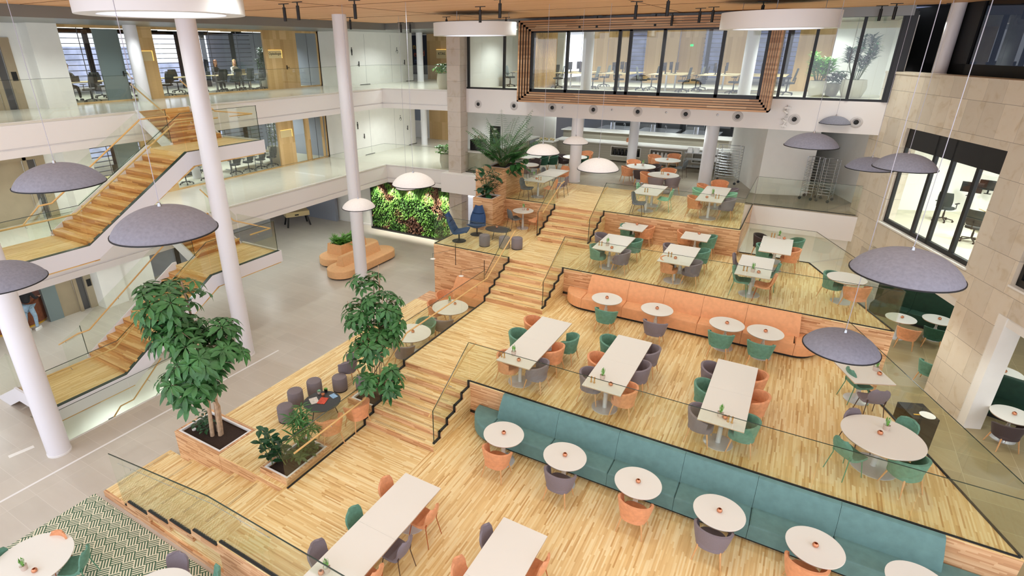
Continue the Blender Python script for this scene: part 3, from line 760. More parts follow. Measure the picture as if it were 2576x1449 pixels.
def rail_parts(o,pts,mat='rail_oak',r=0.022,br=None,inward=(0,0)):
    loc=o.location
    P=[Vector(p)-loc for p in pts]
    MB().tube(P,r,10).build('handrail',mat,o,smooth=True)
    for k in range(len(P)-1):
        L=(P[k+1]-P[k]).length
        if L<0.7: continue
        for t_ in ([0.5] if L<2.4 else [0.15,0.85]):
            m=P[k].lerp(P[k+1],t_)
            e=m+Vector((inward[0],inward[1],-0.06))
            MB().tube([m,m+Vector((0,0,-0.06)),e],0.007,6).build('rail_bracket','steel',o,smooth=True)
solid('rail_oak',(222,180,116),0.4,noise=0.06,nscale=10)
solid('glass_edge',(42,60,52),0.2)
def balus(label,pts,h=1.12,plen=1.6,glassm='green_glass',chan=True,base='black_rubber',group=None,edge=True):
    """pts: list of (x,y,z) corners; flat runs"""
    o=thing('glass_balustrade',label,'glass railing',pts[0],0,group)
    L0=Vector(pts[0])
    for p,q in zip(pts,pts[1:]):
        p=Vector(p)-L0; q=Vector(q)-L0; L=(q-p).length; n=max(1,round(L/plen))
        for k in range(n):
            a=p.lerp(q,k/n); b2=p.lerp(q,(k+1)/n); d=(b2-a).normalized()*0.006
            vseg(MB(),a+d,b2-d,a.z-0.02,b2.z-0.02,a.z+h,b2.z+h).build('glass_pane',glassm,o)
        if edge: vseg(MB(),p,q,p.z+h,q.z+h,p.z+h+0.008,q.z+h+0.008).build('glass_edge_trim','glass_edge',o)
        if chan: vseg(MB(),p,q,p.z-0.03,q.z-0.03,p.z+0.018,q.z+0.018,0.045).build('base_channel',base,o)
    return o
# --- terrace balustrades
balus('glass railing along the platform and walkway beside the low lounge, left of the lowest flight',[(-8.36,6.14,1),(-8.36,8.76,1)],1.17,1.3)
def flightglass(label,x,y0,zb,dep=0.349,nt=5,top0=1.12,zt=None,ystart=None,rail=1,channel=1):
    o=thing('glass_balustrade',label,'glass railing',(x,y0,zb))
    ys=ystart if ystart is not None else y0
    y1=y0+nt*dep; H1=1.13
    nose=lambda y:(y-y0)/dep/6+1/6
    prof=[(ys-y0,max(0,nose(ys))*0+ (1/6 if ys>y0 else 0))]
    k0=int((ys-y0)/dep)
    bot=[(ys-y0,(k0+1)/6 if ys>=y0 else 0)]
    for k in range(k0+1,nt+1): bot+=[(k*dep,k/6),(k*dep,(k+1)/6)]
    topz=[(nt*dep,1+H1),(ys-y0,(1/6 if ys>y0 else 0)+ (0.94))]
    m=MB(); pX(m,bot+topz,-GT/2,GT/2); m.build('glass_pane','green_glass',o)
    m=MB(); pX(m,[(ys-y0,topz[1][1]),(nt*dep,1+H1),(nt*dep,1+H1+0.01),(ys-y0,topz[1][1]+0.01)],-GT/2,GT/2); m.build('glass_edge_trim','glass_edge',o)
    m=MB(); w=0.024; t_=0.045
    for k in range(k0,nt): m.box(-w,w,max(k*dep,ys-y0)-0.03,(k+1)*dep+0.0,(k+1)/6-0.005,(k+1)/6+t_)
    for k in range(k0 if ys<y0 or True else k0,nt+1):
        if k*dep>=ys-y0-0.02: m.box(-w,w,k*dep-t_,k*dep+0.0,k/6,(k+1)/6+t_)
    m.build('base_channel','black_rubber',o)
    if ys>y0: m=MB().box(-GT/2-0.002,GT/2+0.002,ys-y0-0.012,ys-y0,1/6,topz[1][1]+0.01); m.build('glass_edge_trim','glass_edge',o)
    return o
G_='glass railings on the terrace flights'
a=flightglass('stepped glass railing left of the lowest terrace flight',-8.36,8.76,1.0)
b_=flightglass('stepped glass railing left of the middle terrace flight',-8.36,15.03,2.0)
c_=flightglass('stepped glass railing left of the highest terrace flight',-8.36,19.11,3.0,ystart=19.2)
flightglass('stepped glass railing right of the lowest flight, above the green bench end',-6.30,8.76,1.0,ystart=8.86)
flightglass('stepped glass railing right of the middle flight, above the orange bench end',-6.30,15.03,2.0,ystart=15.12)
flightglass('stepped glass railing right of the highest flight, below the kitchen',-6.30,19.11,3.0,ystart=19.2)
balus('glass railing on the left edge of the second terrace, over two round tables',[(-8.36,10.5,2),(-8.36,15.03,2)],1.13,1.5)
balus('long glass railing behind the green bench, along the front edge of the second terrace',[(-6.3,10.53,2),(4.4,10.53,2)],1.12,1.55)
balus('diagonal glass railing on the right edge of the second terrace',[(4.42,10.55,2),(dg(16.7,-0.02),16.7,2)],1.12,1.7)
balus('long glass railing behind the orange bench, along the front edge of the third terrace',[(-6.3,16.81,3),(2.88,16.81,3)],1.12,1.9)
balus('diagonal glass railing on the right edge of the third terrace, to the stairwell corner',[(2.9,16.83,3),(0.86,21.48,3),(-1.36,21.48,3)],1.12,1.6)
balus('glass railing around the blue lounge chairs corner',[(-8.4,16.81,3),(-11.57,16.81,3),(-11.57,19.2,3)],1.12,1.6)
balus('glass railing along the front of the kitchen terrace, right of the flight',[(-6.3,20.88,4),(-1.43,20.88,4),(-1.43,24.9,4)],1.12,2.4)
balus('glass railing along the front of the kitchen terrace, left of the flight',[(-10.6,20.88,4),(-8.36,20.88,4)],1.12,1.1)
balus('glass railing on the white ledge between kitchen terrace and stone wall',[(-1.4,24.96,4),(2.1,24.96,4)],1.12,2.2)
balus('low glass screen in front of the coffee counter',[(-15.0,24.85,4),(-12.0,24.85,4)],1.0,1.5)
# front railing over the low steps
o=thing('glass_balustrade','glass railing in front of the low steps, bottom left, over the patterned rug','glass railing',(-12.1,YF+0.03,0))
topf=lambda x:1.58+(min(x,-8.45)+12.1)/3.65*0.54
xs=[-12.1,-11.55,-10.1,-8.55,-6.9,-5.3,-3.6,-2.0]
def zst(x):
    for k in range(5,-1,-1):
        if x>=XS[k]: return (k+1)/6
    return 0
for x0,x1 in zip(xs,xs[1:]):
    m=MB(); br=[x0+0.006]+[x for x in XS if x0<x<x1]+[x1-0.006]
    bot=[]
    for u,v in zip(br,br[1:]): bot+=[(u+12.1,zst(u+0.01)),(v+12.1,zst(u+0.01))]
    pY(m,bot+[(x1-0.006+12.1,topf(x1)),(x0+0.006+12.1,topf(x0))],0,GT); m.build('glass_pane','green_glass',o)
m=MB(); pY(m,[(0,topf(-12.1)),(3.65,2.12),(10.1,2.12),(10.1,2.14),(3.65,2.14),(0,topf(-12.1)+0.02)],0,GT); m.build('glass_edge_trim','glass_edge',o)
for u,v in zip([-12.05]+XS[1:],[x for x in XS[1:]]+[0.0]):
    MB().box(u+12.1+0.05,v+12.1-0.08,-0.02,0.04,zst(u+0.01),zst(u+0.01)+0.03).build('base_channel','black_rubber',o)
rail_parts(o,[(-12.0,YF+0.12,1.3),(-8.5,YF+0.12,1.84),(-6.9,YF+0.12,1.84)],mat='steel',r=0.006)
# handrail running up beside the lounge and the flights
o=thing('handrail_run','round oak handrail climbing from the low lounge past two flights to the blue chairs','handrail',(-8.27,6.39,1.82))
rail_parts(o,[(-8.27,6.39,1.82),(-8.27,8.70,1.84),(-8.27,10.55,2.86),(-8.27,15.0,2.86),(-8.27,17.05,3.95)],inward=(-0.09,0))
for lab,x,y0,z in (('short oak handrail on the right side of the lowest flight',-6.39,8.86,1),('short oak handrail on the right side of the middle flight',-6.39,15.12,2),('short oak handrail on the right side of the highest flight',-6.39,19.2,3),('short oak handrail on the left side of the highest flight',-8.27,19.5,3.0)):
    o=thing('handrail_run',lab,'handrail',(x,y0,z+0.95))
    ex=0.9 if x>-7 else 0.7
    rail_parts(o,[(x,y0-0.05,z+0.93+(0.1 if x<-7 else 0)),(x,y0+1.70,z+1.80),(x,y0+1.70+ex*0.5,z+1.85)],inward=(0.09 if x>-7 else -0.09,0))
# gallery balustrades
LW='balustrades of the white galleries'
balus('glass railing of the top gallery, left of the stair',[(-19.86,-3,8),(-19.86,11.15,8)],1.15,1.85,'clear_glass',base='white_paint')
balus('glass railing of the top gallery, between stair and stone pillar',[(-19.86,13.25,8),(-19.86,24.3,8),(-15.85,24.6,8)],1.15,1.85,'clear_glass',base='white_paint')
balus('glass railing of the middle gallery, left of the stairs',[(-19.86,-3,4),(-19.86,5.0,4)],1.15,1.85,'clear_glass',base='white_paint')
balus('glass railing of the middle gallery, between the two stair openings',[(-19.86,7.2,4),(-19.86,11.15,4)],1.15,1.85,'clear_glass',base='white_paint')
balus('glass railing of the middle gallery, between stair and stone pillar',[(-19.86,13.25,4),(-19.86,24.3,4),(-15.85,24.6,4)],1.15,1.85,'clear_glass',base='white_paint')
balus('glass railing around the basement stairwell under the lower stair',[(WX1+0.03,WY0,0),(WX1+0.03,WY1,0)],1.02,1.8,'green_glass',base='white_paint')
# --- open stairs between the galleries
def hallstair(z0,label,dx=0.0,dy=0.0):
    XO,XI,XG=-16.12+dx,-18.2+dx*0.6,-19.82
    o=thing('open_staircase',label,'staircase',(XO,7.0+dy,z0))
    L=Vector((XO,7.0+dy,z0))
    def bl(m,n,mat): 
        m.v=[tuple(Vector(v)-L) for v in m.v]; return m.build(n,mat,o)
    yT,yM,y5,yE=13.2+dy,10.42+dy,7.08+dy,5.05+dy
    z7=z0+3; z5=z0+1
    # landings
    bl(MB().box(XI,XO-0.07,yM,yT,z7-0.3,z7),'landing','stair_oak_landing')
    bl(MB().box(XI,XO-0.07,yE,y5,z5-0.3,z5),'landing','stair_oak_landing')
    bl(MB().box(XI-0.02,XO-0.02,yM+0.1,yT,z7-0.42,z7-0.3),'soffit','stair_oak'); bl(MB().box(XI-0.02,XO-0.02,yE,y5+0.1,z5-0.42,z5-0.3),'soffit','stair_oak')
    nt=11; dep=(yM-y5)/nt
    for k in range(nt):
        bl(MB().box(XI,XO-0.07,y5+k*dep,y5+(k+1)*dep+0.02,z5+(k+1)/6-0.17,z5+(k+1)/6),'step','stair_oak')
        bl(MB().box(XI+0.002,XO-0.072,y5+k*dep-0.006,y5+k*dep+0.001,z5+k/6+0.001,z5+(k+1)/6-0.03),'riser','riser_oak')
    m=MB(); pX(m,[(y5-0.1,z5-0.42),(y5+0.02,z5-0.34),(yM,z7-0.34),(yM+0.12,z7-0.42)],XI,XO-0.02); bl(m,'soffit','stair_oak')
    nt=5; dep=(XI-XG)/nt
    ya,yb=11.15+dy,yT-0.05
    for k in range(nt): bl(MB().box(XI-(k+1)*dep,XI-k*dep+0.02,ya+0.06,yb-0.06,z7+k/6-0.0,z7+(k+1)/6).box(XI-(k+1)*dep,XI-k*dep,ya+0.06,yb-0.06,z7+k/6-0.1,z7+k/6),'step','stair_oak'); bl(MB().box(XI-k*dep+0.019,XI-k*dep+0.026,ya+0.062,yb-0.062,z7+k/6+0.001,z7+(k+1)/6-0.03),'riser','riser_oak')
    bl(MB().box(XG+0.03,XG+0.09,ya+0.06,yb-0.06,z7+5/6,z7+1.003),'step','stair_oak')
    yc,yd=yE+0.02,y5
    for k in range(nt): bl(MB().box(XI-(k+1)*dep,XI-k*dep+0.02,yc+0.06,yd-0.06,z5-(k+1)/6-0.1,z5-(k+1)/6),'step','stair_oak')
    # white stringers
    m=MB(); pX(m,[(yT,z7+0.05),(yM-0.08,z7+0.05),(y5-0.06,z5+0.05),(yE,z5+0.05),(yE,z5-0.38),(y5+0.08,z5-0.38),(yM+0.05,z7-0.38),(yT,z7-0.38)],XO-0.07,XO); bl(m,'stringer','column_white')
    m=MB(); pX(m,[(yM+0.05,z7+0.10),(yM-0.08,z7+0.10),(y5-0.06,z5+0.10),(y5-0.06,z5-0.25),(y5+0.12,z5-0.25),(yM+0.05,z7-0.25)],XI-0.05,XI); bl(m,'stringer','column_white')
    bl(MB().box(XI,XO,yT,yT+0.06,z7-0.38,z7+0.05),'stringer','column_white'); bl(MB().box(XI,XO,yE-0.06,yE,z5-0.38,z5+0.05),'stringer','column_white')
    for y in (ya,yb-0.06):
        m=MB(); pY(m,[(XI+0.05,z7+0.05),(XI+0.05,z7-0.38),(XI-0.08,z7-0.38),(XG,z7+0.62),(XG,z7+1.05)],y,y+0.06); bl(m,'stringer','column_white')
    for y in (yc,yd-0.06):
        m=MB(); pY(m,[(XI+0.05,z5+0.05),(XI+0.05,z5-0.38),(XG+0.6,z5-1.0+0.004),(XG-0.25,z5-1.0+0.004),(XG-0.2,z5-0.95)],y,y+0.06); bl(m,'stringer','column_white')
    # glass
    def gx(x,prof): m=MB(); pX(m,prof,x-GT/2,x+GT/2); bl(m,'glass_pane','green_glass')
    def gy(y,prof): m=MB(); pY(m,prof,y-GT/2,y+GT/2); bl(m,'glass_pane','green_glass')
    xo=XO-0.1
    h=1.12
    ys=[y5-0.02+(yM-y5)*t_ for t_ in (0,0.36,0.7,1.0)]
    zz=lambda y:z5+0.05+(y-(y5-0.06))/(yM-0.08-(y5-0.06))*2.0
    for u,v in zip(ys,ys[1:]):
        gx(xo,[(u+0.006,zz(u)),(v-0.006,zz(v)),(v-0.006,zz(v)+h),(u+0.006,zz(u)+h)])
        gx(XI-0.02,[(u+0.006,zz(u)),(v-0.006,zz(v)),(v-0.006,zz(v)+h),(u+0.006,zz(u)+h)])
    for u,v in ((yE,y5-0.02),): gx(xo,[(u,z5+0.05),(v-0.006,z5+0.05),(v-0.006,z5+h),(u,z5+h)])
    for u,v in ((yM,yM+1.45),(yM+1.45,yT)): gx(xo,[(u+0.006,z7+0.05),(v-0.006,z7+0.05),(v-0.006,z7+h+0.05),(u+0.006,z7+h+0.05)])
    gy(yT-0.02,[(XI,z7),(xo,z7),(xo,z7+h+0.05),(XI,z7+h+0.05)]); gy(yE+0.02,[(XI,z5),(xo,z5),(xo,z5+h),(XI,z5+h)])
    gx(XI-0.02,[(yM,z7),(ya,z7),(ya,z7+h),(yM,z7+h)])
    for y in (ya+0.03,yb-0.03): gy(y,[(XI,z7+0.03),(XG,z7+1.03),(XG,z7+2.12),(XI,z7+1.12)])
    for y in (yc+0.03,yd-0.03): gy(y,[(XI,z5+0.03),(XG,z5-0.95),(XG,z5+0.1),(XI,z5+1.12)])
    ed=MB(); e_=0.012
    ed.box(xo-GT/2,xo+GT/2,yT-0.03,yT-0.018,z7+0.05,z7+h+0.06)
    pX(ed,[(yT,z7+h+0.05),(yM,z7+h+0.05),(y5-0.02,z5+h+0.02),(yE,z5+h),(yE,z5+h+e_),(y5-0.02,z5+h+0.02+e_),(yM,z7+h+0.05+e_),(yT,z7+h+0.05+e_)],xo-GT/2,xo+GT/2)
    pX(ed,[(yT,z7+0.05),(yM-0.08,z7+0.05),(y5-0.06,z5+0.05),(yE,z5+0.05),(yE,z5+0.062),(y5-0.06,z5+0.062),(yM-0.08,z7+0.062),(yT,z7+0.062)],xo-0.03,XO-0.004)
    ed.box(XI,XI+0.01,ya+0.025,ya+0.04,z7+0.03,z7+h)
    ed.box(XI-0.03,XI-0.01,yd-0.04,yd-0.025,z5+0.03,z5+h)
    bl(ed,'glass_edge_trim','glass_edge')
    # handrails
    r_=0.92
    def hr(pts):
        m=MB().tube([Vector(p) for p in pts],0.024,10); m.v=[tuple(Vector(v)-L) for v in m.v]; m.build('handrail','rail_oak',o,smooth=True)
        for p,q in zip(pts,pts[1:]):
            p=Vector(p); q=Vector(q)
            if (q-p).length>0.8:
                mm=p.lerp(q,0.35)-L; MB().tube([mm,mm+Vector((0,0,-0.07)),mm+Vector((0,0,-0.07))+Vector((0.08 if abs(p.x-(XO-0.18))<0.02 and abs(q.x-p.x)<0.02 else 0,0,0.01))],0.008,6).build('rail_bracket','steel',o,smooth=True)
    xr=XO-0.18
    hr([(xr,yE+0.1,z5+r_),(xr,y5-0.1,z5+r_),(xr,yM-0.15,z7+r_),(xr,yM+1.3,z7+r_)])
    hr([(xr,yM+1.75,z7+r_),(xr,yT-0.15,z7+r_),(XI-0.05,yT-0.15,z7+r_),(XG-0.1,yT-0.15,z7+1+r_)])
    xi=XI+0.08
    hr([(XG+0.1,yd-0.15,z5-0.85+r_),(XI-0.0,yd-0.15,z5+r_-0.02),(xi,y5-0.0,z5+r_),(xi,y5+0.15,z5+r_),(xi,yM-0.15,z7+r_),(xi,ya,z7+r_),])
    hr([(XI+0.1,ya+0.1,z7+r_-0.05),(XG-0.1,ya+0.1,z7+1+r_-0.05)])
    return o
hallstair(4.0,'open oak and white staircase joining the middle and top galleries')
hallstair(0.0,'open oak and white staircase joining the hall floor and the middle gallery',dx=0.12,dy=-0.05)
# handrail and beams seen down the basement opening
o=thing('handrail_run','oak handrail going down into the basement opening under the lower stair','handrail',(-16.4,6.0,0.0))
a1=at(243,1075,-0.6); b1=at(272,1035,-0.2)
rail_parts(o,[(-16.3,6.1,-0.55),(-16.3,6.7,0.0),(-16.3,7.1,0.0),(-16.3,8.2,0.9)],inward=(0.1,0))
b=MB().box(-17.9,-16.2,6.9,7.1,-1.4,-1.2).box(-17.3,-17.1,WY0,WY1,-1.4,-1.2); struct('trim_16',b,'curtain_dark')
# ================================================================ furniture makers
def ell(a,b,n=24,p=2.0,cx=0,cy=0):
    out=[]
    for i in range(n):
        t_=2*PI*i/n; c,s=math.cos(t_),math.sin(t_)
        out.append((cx+a*abs(c)**(2/p)*(1 if c>=0 else -1),cy+b*abs(s)**(2/p)*(1 if s>=0 else -1)))
    return out
def mk_tub(fab,legm='beech_leg'):
    def f():
        o=thing('tub_chair','x','chair')
        MB().rprism(ell(0.262,0.258,28,2.6,0,0.015),0.34,0.465,0.045).build('seat',fab,o,smooth=True)
        def fn(u,v):
            ph=(-1+2*u)*rad(118); k=abs(-1+2*u)
            zt=0.775-0.10*(1-math.cos(min(ph,PI) if ph>0 else -ph))*0.62-0.06*max(0,k-0.75)*4*0.6
            zb=0.335+0.02*k
            z=zb+(zt-zb)*v; fl=0.84+0.20*v-0.05*(1-v)**3
            return (0.315*fl*math.sin(ph),-0.285*fl*math.cos(ph)+0.02,z)
        MB().surf(fn,26,6,0.048).build('backrest',fab,o,smooth=True)
        for sx in (-1,1):
            for sy in (-1,1):
                MB().tube([(sx*0.19,sy*0.17,0.36),(sx*0.255,sy*0.245,0.0)],0.020,8,0.011).build('leg',legm,o,smooth=True)
        return o
    return f
PROF=[(0.235,0.452,0.20),(0.21,0.468,0.225),(0.10,0.455,0.238),(-0.02,0.443,0.235),(-0.13,0.45,0.222),(-0.20,0.50,0.205),(-0.235,0.58,0.205),(-0.258,0.67,0.215),(-0.275,0.76,0.205),(-0.288,0.83,0.165),(-0.294,0.865,0.09)]
def prof(t_):
    x=t_*(len(PROF)-1); i=min(int(x),len(PROF)-2); f=x-i; f2=f*f*(3-2*f)*0.3+f*0.7
    return [a+(b-a)*f2 for a,b in zip(PROF[i],PROF[i+1])]
def mk_shell(fab,legm,dark=None):
    def f():
        o=thing('shell_chair','x','chair')
        def sfn(u,v):
            y,z,w=prof(u*0.46); s=2*v-1; return (w*s,y,z+0.018*s*s)
        def bfn(u,v):
            t_=0.40+u*0.60; y,z,w=prof(t_); s=2*v-1; return (w*s,y+0.055*s*s,z+0.018*s*s*(1-u))
        MB().surf(sfn,9,8,0.045).build('seat',dark or fab,o,smooth=True)
        MB().surf(bfn,12,8,0.036).build('backrest',fab,o,smooth=True)
        for sx in (-1,1):
            MB().tube([(sx*0.17,0.15,0.44),(sx*0.215,0.225,0.0)],0.011,7,0.008).build('leg',legm,o,smooth=True)
            MB().tube([(sx*0.185,-0.20,0.56),(sx*0.18,-0.18,0.42),(sx*0.225,-0.26,0.0)],0.011,7,0.008).build('leg',legm,o,smooth=True)
        return o
    return f
TUBS={'orange':mk_tub('orange_velvet'),'green':mk_tub('green_velvet'),'grey':mk_tub('grey_fabric'),'dkgreen':mk_tub('dark_green_velvet'),'mint':mk_tub('mint_fabric'),'brown':mk_tub(solid('brown_fabric',(74,62,62),0.85,noise=0.05,nscale=60,sheen=0.3))}
SHELLS={'orange':mk_shell('orange_velvet','orange_metal'),'green':mk_shell('green_velvet','green_metal'),'grey':mk_shell('slate_fabric','brown_metal'),'mint':mk_shell('mint_fabric','mint_metal'),'brown':mk_shell('grey_fabric','brown_metal')}
CN={'orange':'orange','green':'green','grey':'grey','dkgreen':'dark green','mint':'mint green','brown':'brown grey'}
def chair(kind,col,px,py,lv,face,label,group,hz=0.58,back=0.12):
    """px,py: middle of the chair's back in the photo; face: direction it faces in degrees, or a point to look at"""
    p=at(px,py,lv+hz)
    if isinstance(face,tuple):
        a=math.atan2(face[1]-p.y,face[0]-p.x)
    else: a=rad(face)
    loc=Vector((p.x+math.cos(a)*back,p.y+math.sin(a)*back,lv))
    d=(TUBS if kind=='tub' else SHELLS)[col]
    nm='tub chair' if kind=='tub' else 'shell chair'
    return proto((kind,col),d,loc,a-PI/2,CN[col]+' '+nm+', '+label,group)
# tables
def pedestal(o,x,y,zt,rb=0.30,upper=0.035,lower=0.05):
    MB().lathe([(0.0,0),(rb,0.0),(rb,0.012),(rb-0.03,0.020),(lower+0.005,0.026),(lower,0.05),(lower,zt*0.58),(upper,zt*0.60),(upper,zt-0.03),(0.09,zt-0.012),(0.09,zt)],(x,y,0),28).build('pedestal','pedestal_grey',o,smooth=True)
def rect_table(cx,cy,lv,w,l,label,rz=0,segs=1,group=None,ped=2,h=0.75):
    o=thing('dining_table',label,'table',(cx,cy,lv),rz,group)
    for k in range(segs):
        a=-l/2+l*k/segs+(0.0015 if k else 0); b2=-l/2+l*(k+1)/segs-(0.0015 if k<segs-1 else 0)
        tt=MB().box(-w/2,w/2,a,b2,h-0.012,h).build('tabletop','table_white',o)
        MB().box(-w/2+0.001,w/2-0.001,a,b2,h-0.034,h-0.012).build('edge_board','table_edge',tt)
    if ped==1: pedestal(o,0,0,h-0.034,0.27)
    else:
        for y in ([-l/2+0.45,l/2-0.45] if ped==2 else [-l/2+0.45,0,l/2-0.45]): pedestal(o,0,y,h-0.034)
    return o
def mk_round(r,h=0.75,rb=0.27):
    def f():
        o=thing('round_table','x','table')
        MB().lathe([(0,h-0.012),(r,h-0.012),(r,h-0.003),(r-0.004,h),(0,h)],n=48).build('tabletop','table_white',o)
        MB().lathe([(0,h-0.036),(r-0.012,h-0.036),(r-0.001,h-0.012),(0,h-0.012)],n=48).build('edge_board','table_edge',o.children[0])
        pedestal(o,0,0,h-0.036,rb)
        return o
    return f
def round_table(x,y,lv,r,label,group,rb=0.27):
    return proto(('round',r),mk_round(r,rb=rb),(x,y,lv),0,label,group)
# table things
def mk_candle():
    o=thing('tealight_holder','x','candle holder')
    MB().lathe([(0.0,0.0),(0.028,0.0),(0.047,0.018),(0.052,0.040),(0.045,0.064),(0.030,0.078),(0.026,0.078),(0.038,0.062),(0.044,0.040),(0.038,0.018),(0.0,0.010)],n=20).build('bowl','copper',o,smooth=True)
    MB().lathe([(0.0,0.012),(0.02,0.012),(0.02,0.026),(0,0.026)],n=12).build('tealight','petal_white',o,smooth=True)
    return o
def mk_hyacinth():
    o=thing('potted_hyacinth','x','potted plant')
    MB().lathe([(0,0),(0.052,0),(0.064,0.11),(0.056,0.11),(0.05,0.09),(0,0.09)],n=18).build('pot','pot_clay',o,smooth=True)
    m=MB(); rnd=random.Random(3)
    for i in range(9):
        a=i*2.4; m.leaf((0.012*math.cos(a),0.012*math.sin(a),0.085),(math.cos(a)*0.4,math.sin(a)*0.4,1),(math.cos(a),math.sin(a),0.2),0.17+0.05*rnd.random(),0.035,0.25)
    m.build('leaves','leaf_light',o)
    m=MB()
    for a,h in ((0.4,0.25),(2.6,0.22),(4.4,0.19)):
        cx,cy=0.03*math.cos(a),0.03*math.sin(a)
        for k in range(26):
            b2=k*2.4; z=h-0.10+k*0.0042; r=0.018*(1-0.5*k/26)
            c=Vector((cx+r*math.cos(b2),cy+r*math.sin(b2),z)); m.lathe([(0.001,-0.008),(0.009,0),(0.001,0.008)],c,5)
    m.build('blossom','petal_white',o,smooth=True)
    return o
def mk_mill():
    o=MB().lathe([(0,0),(0.024,0),(0.024,0.02),(0.016,0.03),(0.015,0.09),(0.021,0.12),(0.018,0.15),(0.008,0.16),(0,0.16)],n=14).build('spice_mill','brass_mill',None,smooth=True)
    o['category']='spice mill'; return o
TC_={}
def uniq(s):
    TC_[s]=TC_.get(s,0)+1
    return s
def candle(x,y,z,where): proto('candle',mk_candle,(x,y,z),random.random()*6,uniq('copper tealight holder on the '+where),'copper tealight holders')
def flower(x,y,z,where): proto('hyac',mk_hyacinth,(x,y,z),random.random()*6,uniq('white hyacinth in clay pot on the '+where),'potted hyacinths on tables')
def mills(x,y,z,where,dx=0.075,dy=0):
    for k,s in enumerate(('left','right')): proto('mill',mk_mill,(x+dx*k,y+dy*k,z),0,uniq('%s brass spice mill on the %s'%(s,where)),'brass spice mills')
# ---------------------------------------------------------------- lowest terrace
G1='chairs facing the green bench'; GR1='round tables along the green bench'
OR6=['first','second','third','fourth','fifth','sixth']
for k,x in enumerate((-4.69,-3.2,-1.62,-0.08,1.50,2.98)):
    w='%s round table from the left, green bench row'%OR6[k]
    round_table(x,9.36,1.0,0.465,'white round table, %s from the left along the green bench'%OR6[k],GR1)
    candle(x+0.0,9.36,1.75,w)
for col,px,py,k in (('orange',1243,1150,0),('grey',1402,1208,1),('orange',1593,1283,2),('grey',1790,1352,3),('orange',2026,1440,4)):
    chair('tub',col,px,py,1,90,'at the %s round table of the green bench row'%OR6[k],G1)
TA_='long table at bottom left, lowest terrace'; TB_='long table at bottom centre, lowest terrace'
rect_table(-5.43,4.97,1.0,0.88,4.45,'long white three panel table at bottom left of the lowest terrace',segs=3,group='long tables on the lowest terrace',ped=3)
rect_table(-3.11,5.75,1.0,0.89,2.85,'long white table at the bottom centre of the lowest terrace',segs=2,group='long tables on the lowest terrace')
g='shell chairs at the long tables, lowest terrace'
for col,px,py,f,l in (('orange',966,1222,0,'far left side of bottom left long table'),('green',886,1298,0,'middle left side of bottom left long table'),('brown',793,1385,0,'near left side of bottom left long table'),
    ('orange',1092,1296,180,'far right side of bottom left long table'),('brown',1024,1378,180,'middle right side of bottom left long table'),('orange',950,1452,180,'near right side of bottom left long table, cut by frame'),
    ('brown',1217,1345,0,'far left side of bottom centre long table'),('orange',1147,1428,0,'near left side of bottom centre long table'),('orange',1374,1425,180,'right side of bottom centre long table')):
    chair('shell',col,px,py,1,f,l,g,hz=0.68,back=0.26)
p=at(823,1437,1.75); flower(p.x,p.y,1.75,TA_); p=at(808,1444,1.75); candle(p.x,p.y,1.75,TA_)
# ---------------------------------------------------------------- rug corner on the hall floor
struct_rug=MB().box(-13.2,-8.75,0.8,4.34,0.0,0.012).build('rug','rug_weave',None,label='green and cream geometric woven rug at the bottom left corner',cat='rug')
round_table(-11.42,2.42,0,0.70,'large white round table on the patterned rug, bottom left corner',None,0.36)
round_table(-8.55,3.16,0,0.66,'large white round table on the patterned rug, under the glass railing',None,0.36)
for col,px,py,l,c in (('orange',150,1336,'behind the bottom left round table on the rug',(-11.42,2.42)),('green',222,1398,'right of the bottom left round table on the rug',(-11.42,2.42)),('green',-8,1408,'left of the bottom left round table, cut by frame',(-11.42,2.42)),
    ('brown',450,1405,'behind the right round table on the rug',(-8.55,3.16)),('green',555,1446,'right of the right round table on the rug',(-8.55,3.16))):
    chair('shell',col,px,py,0,c,l,'shell chairs on the patterned rug',hz=0.85 if px==150 else 0.68,back=0.28)
p=at(62,1432,0.75); flower(p.x,p.y,0.75,'round table at bottom left corner on the rug')
p=at(88,1438,0.75); candle(p.x,p.y,0.75,'round table at bottom left corner on the rug')
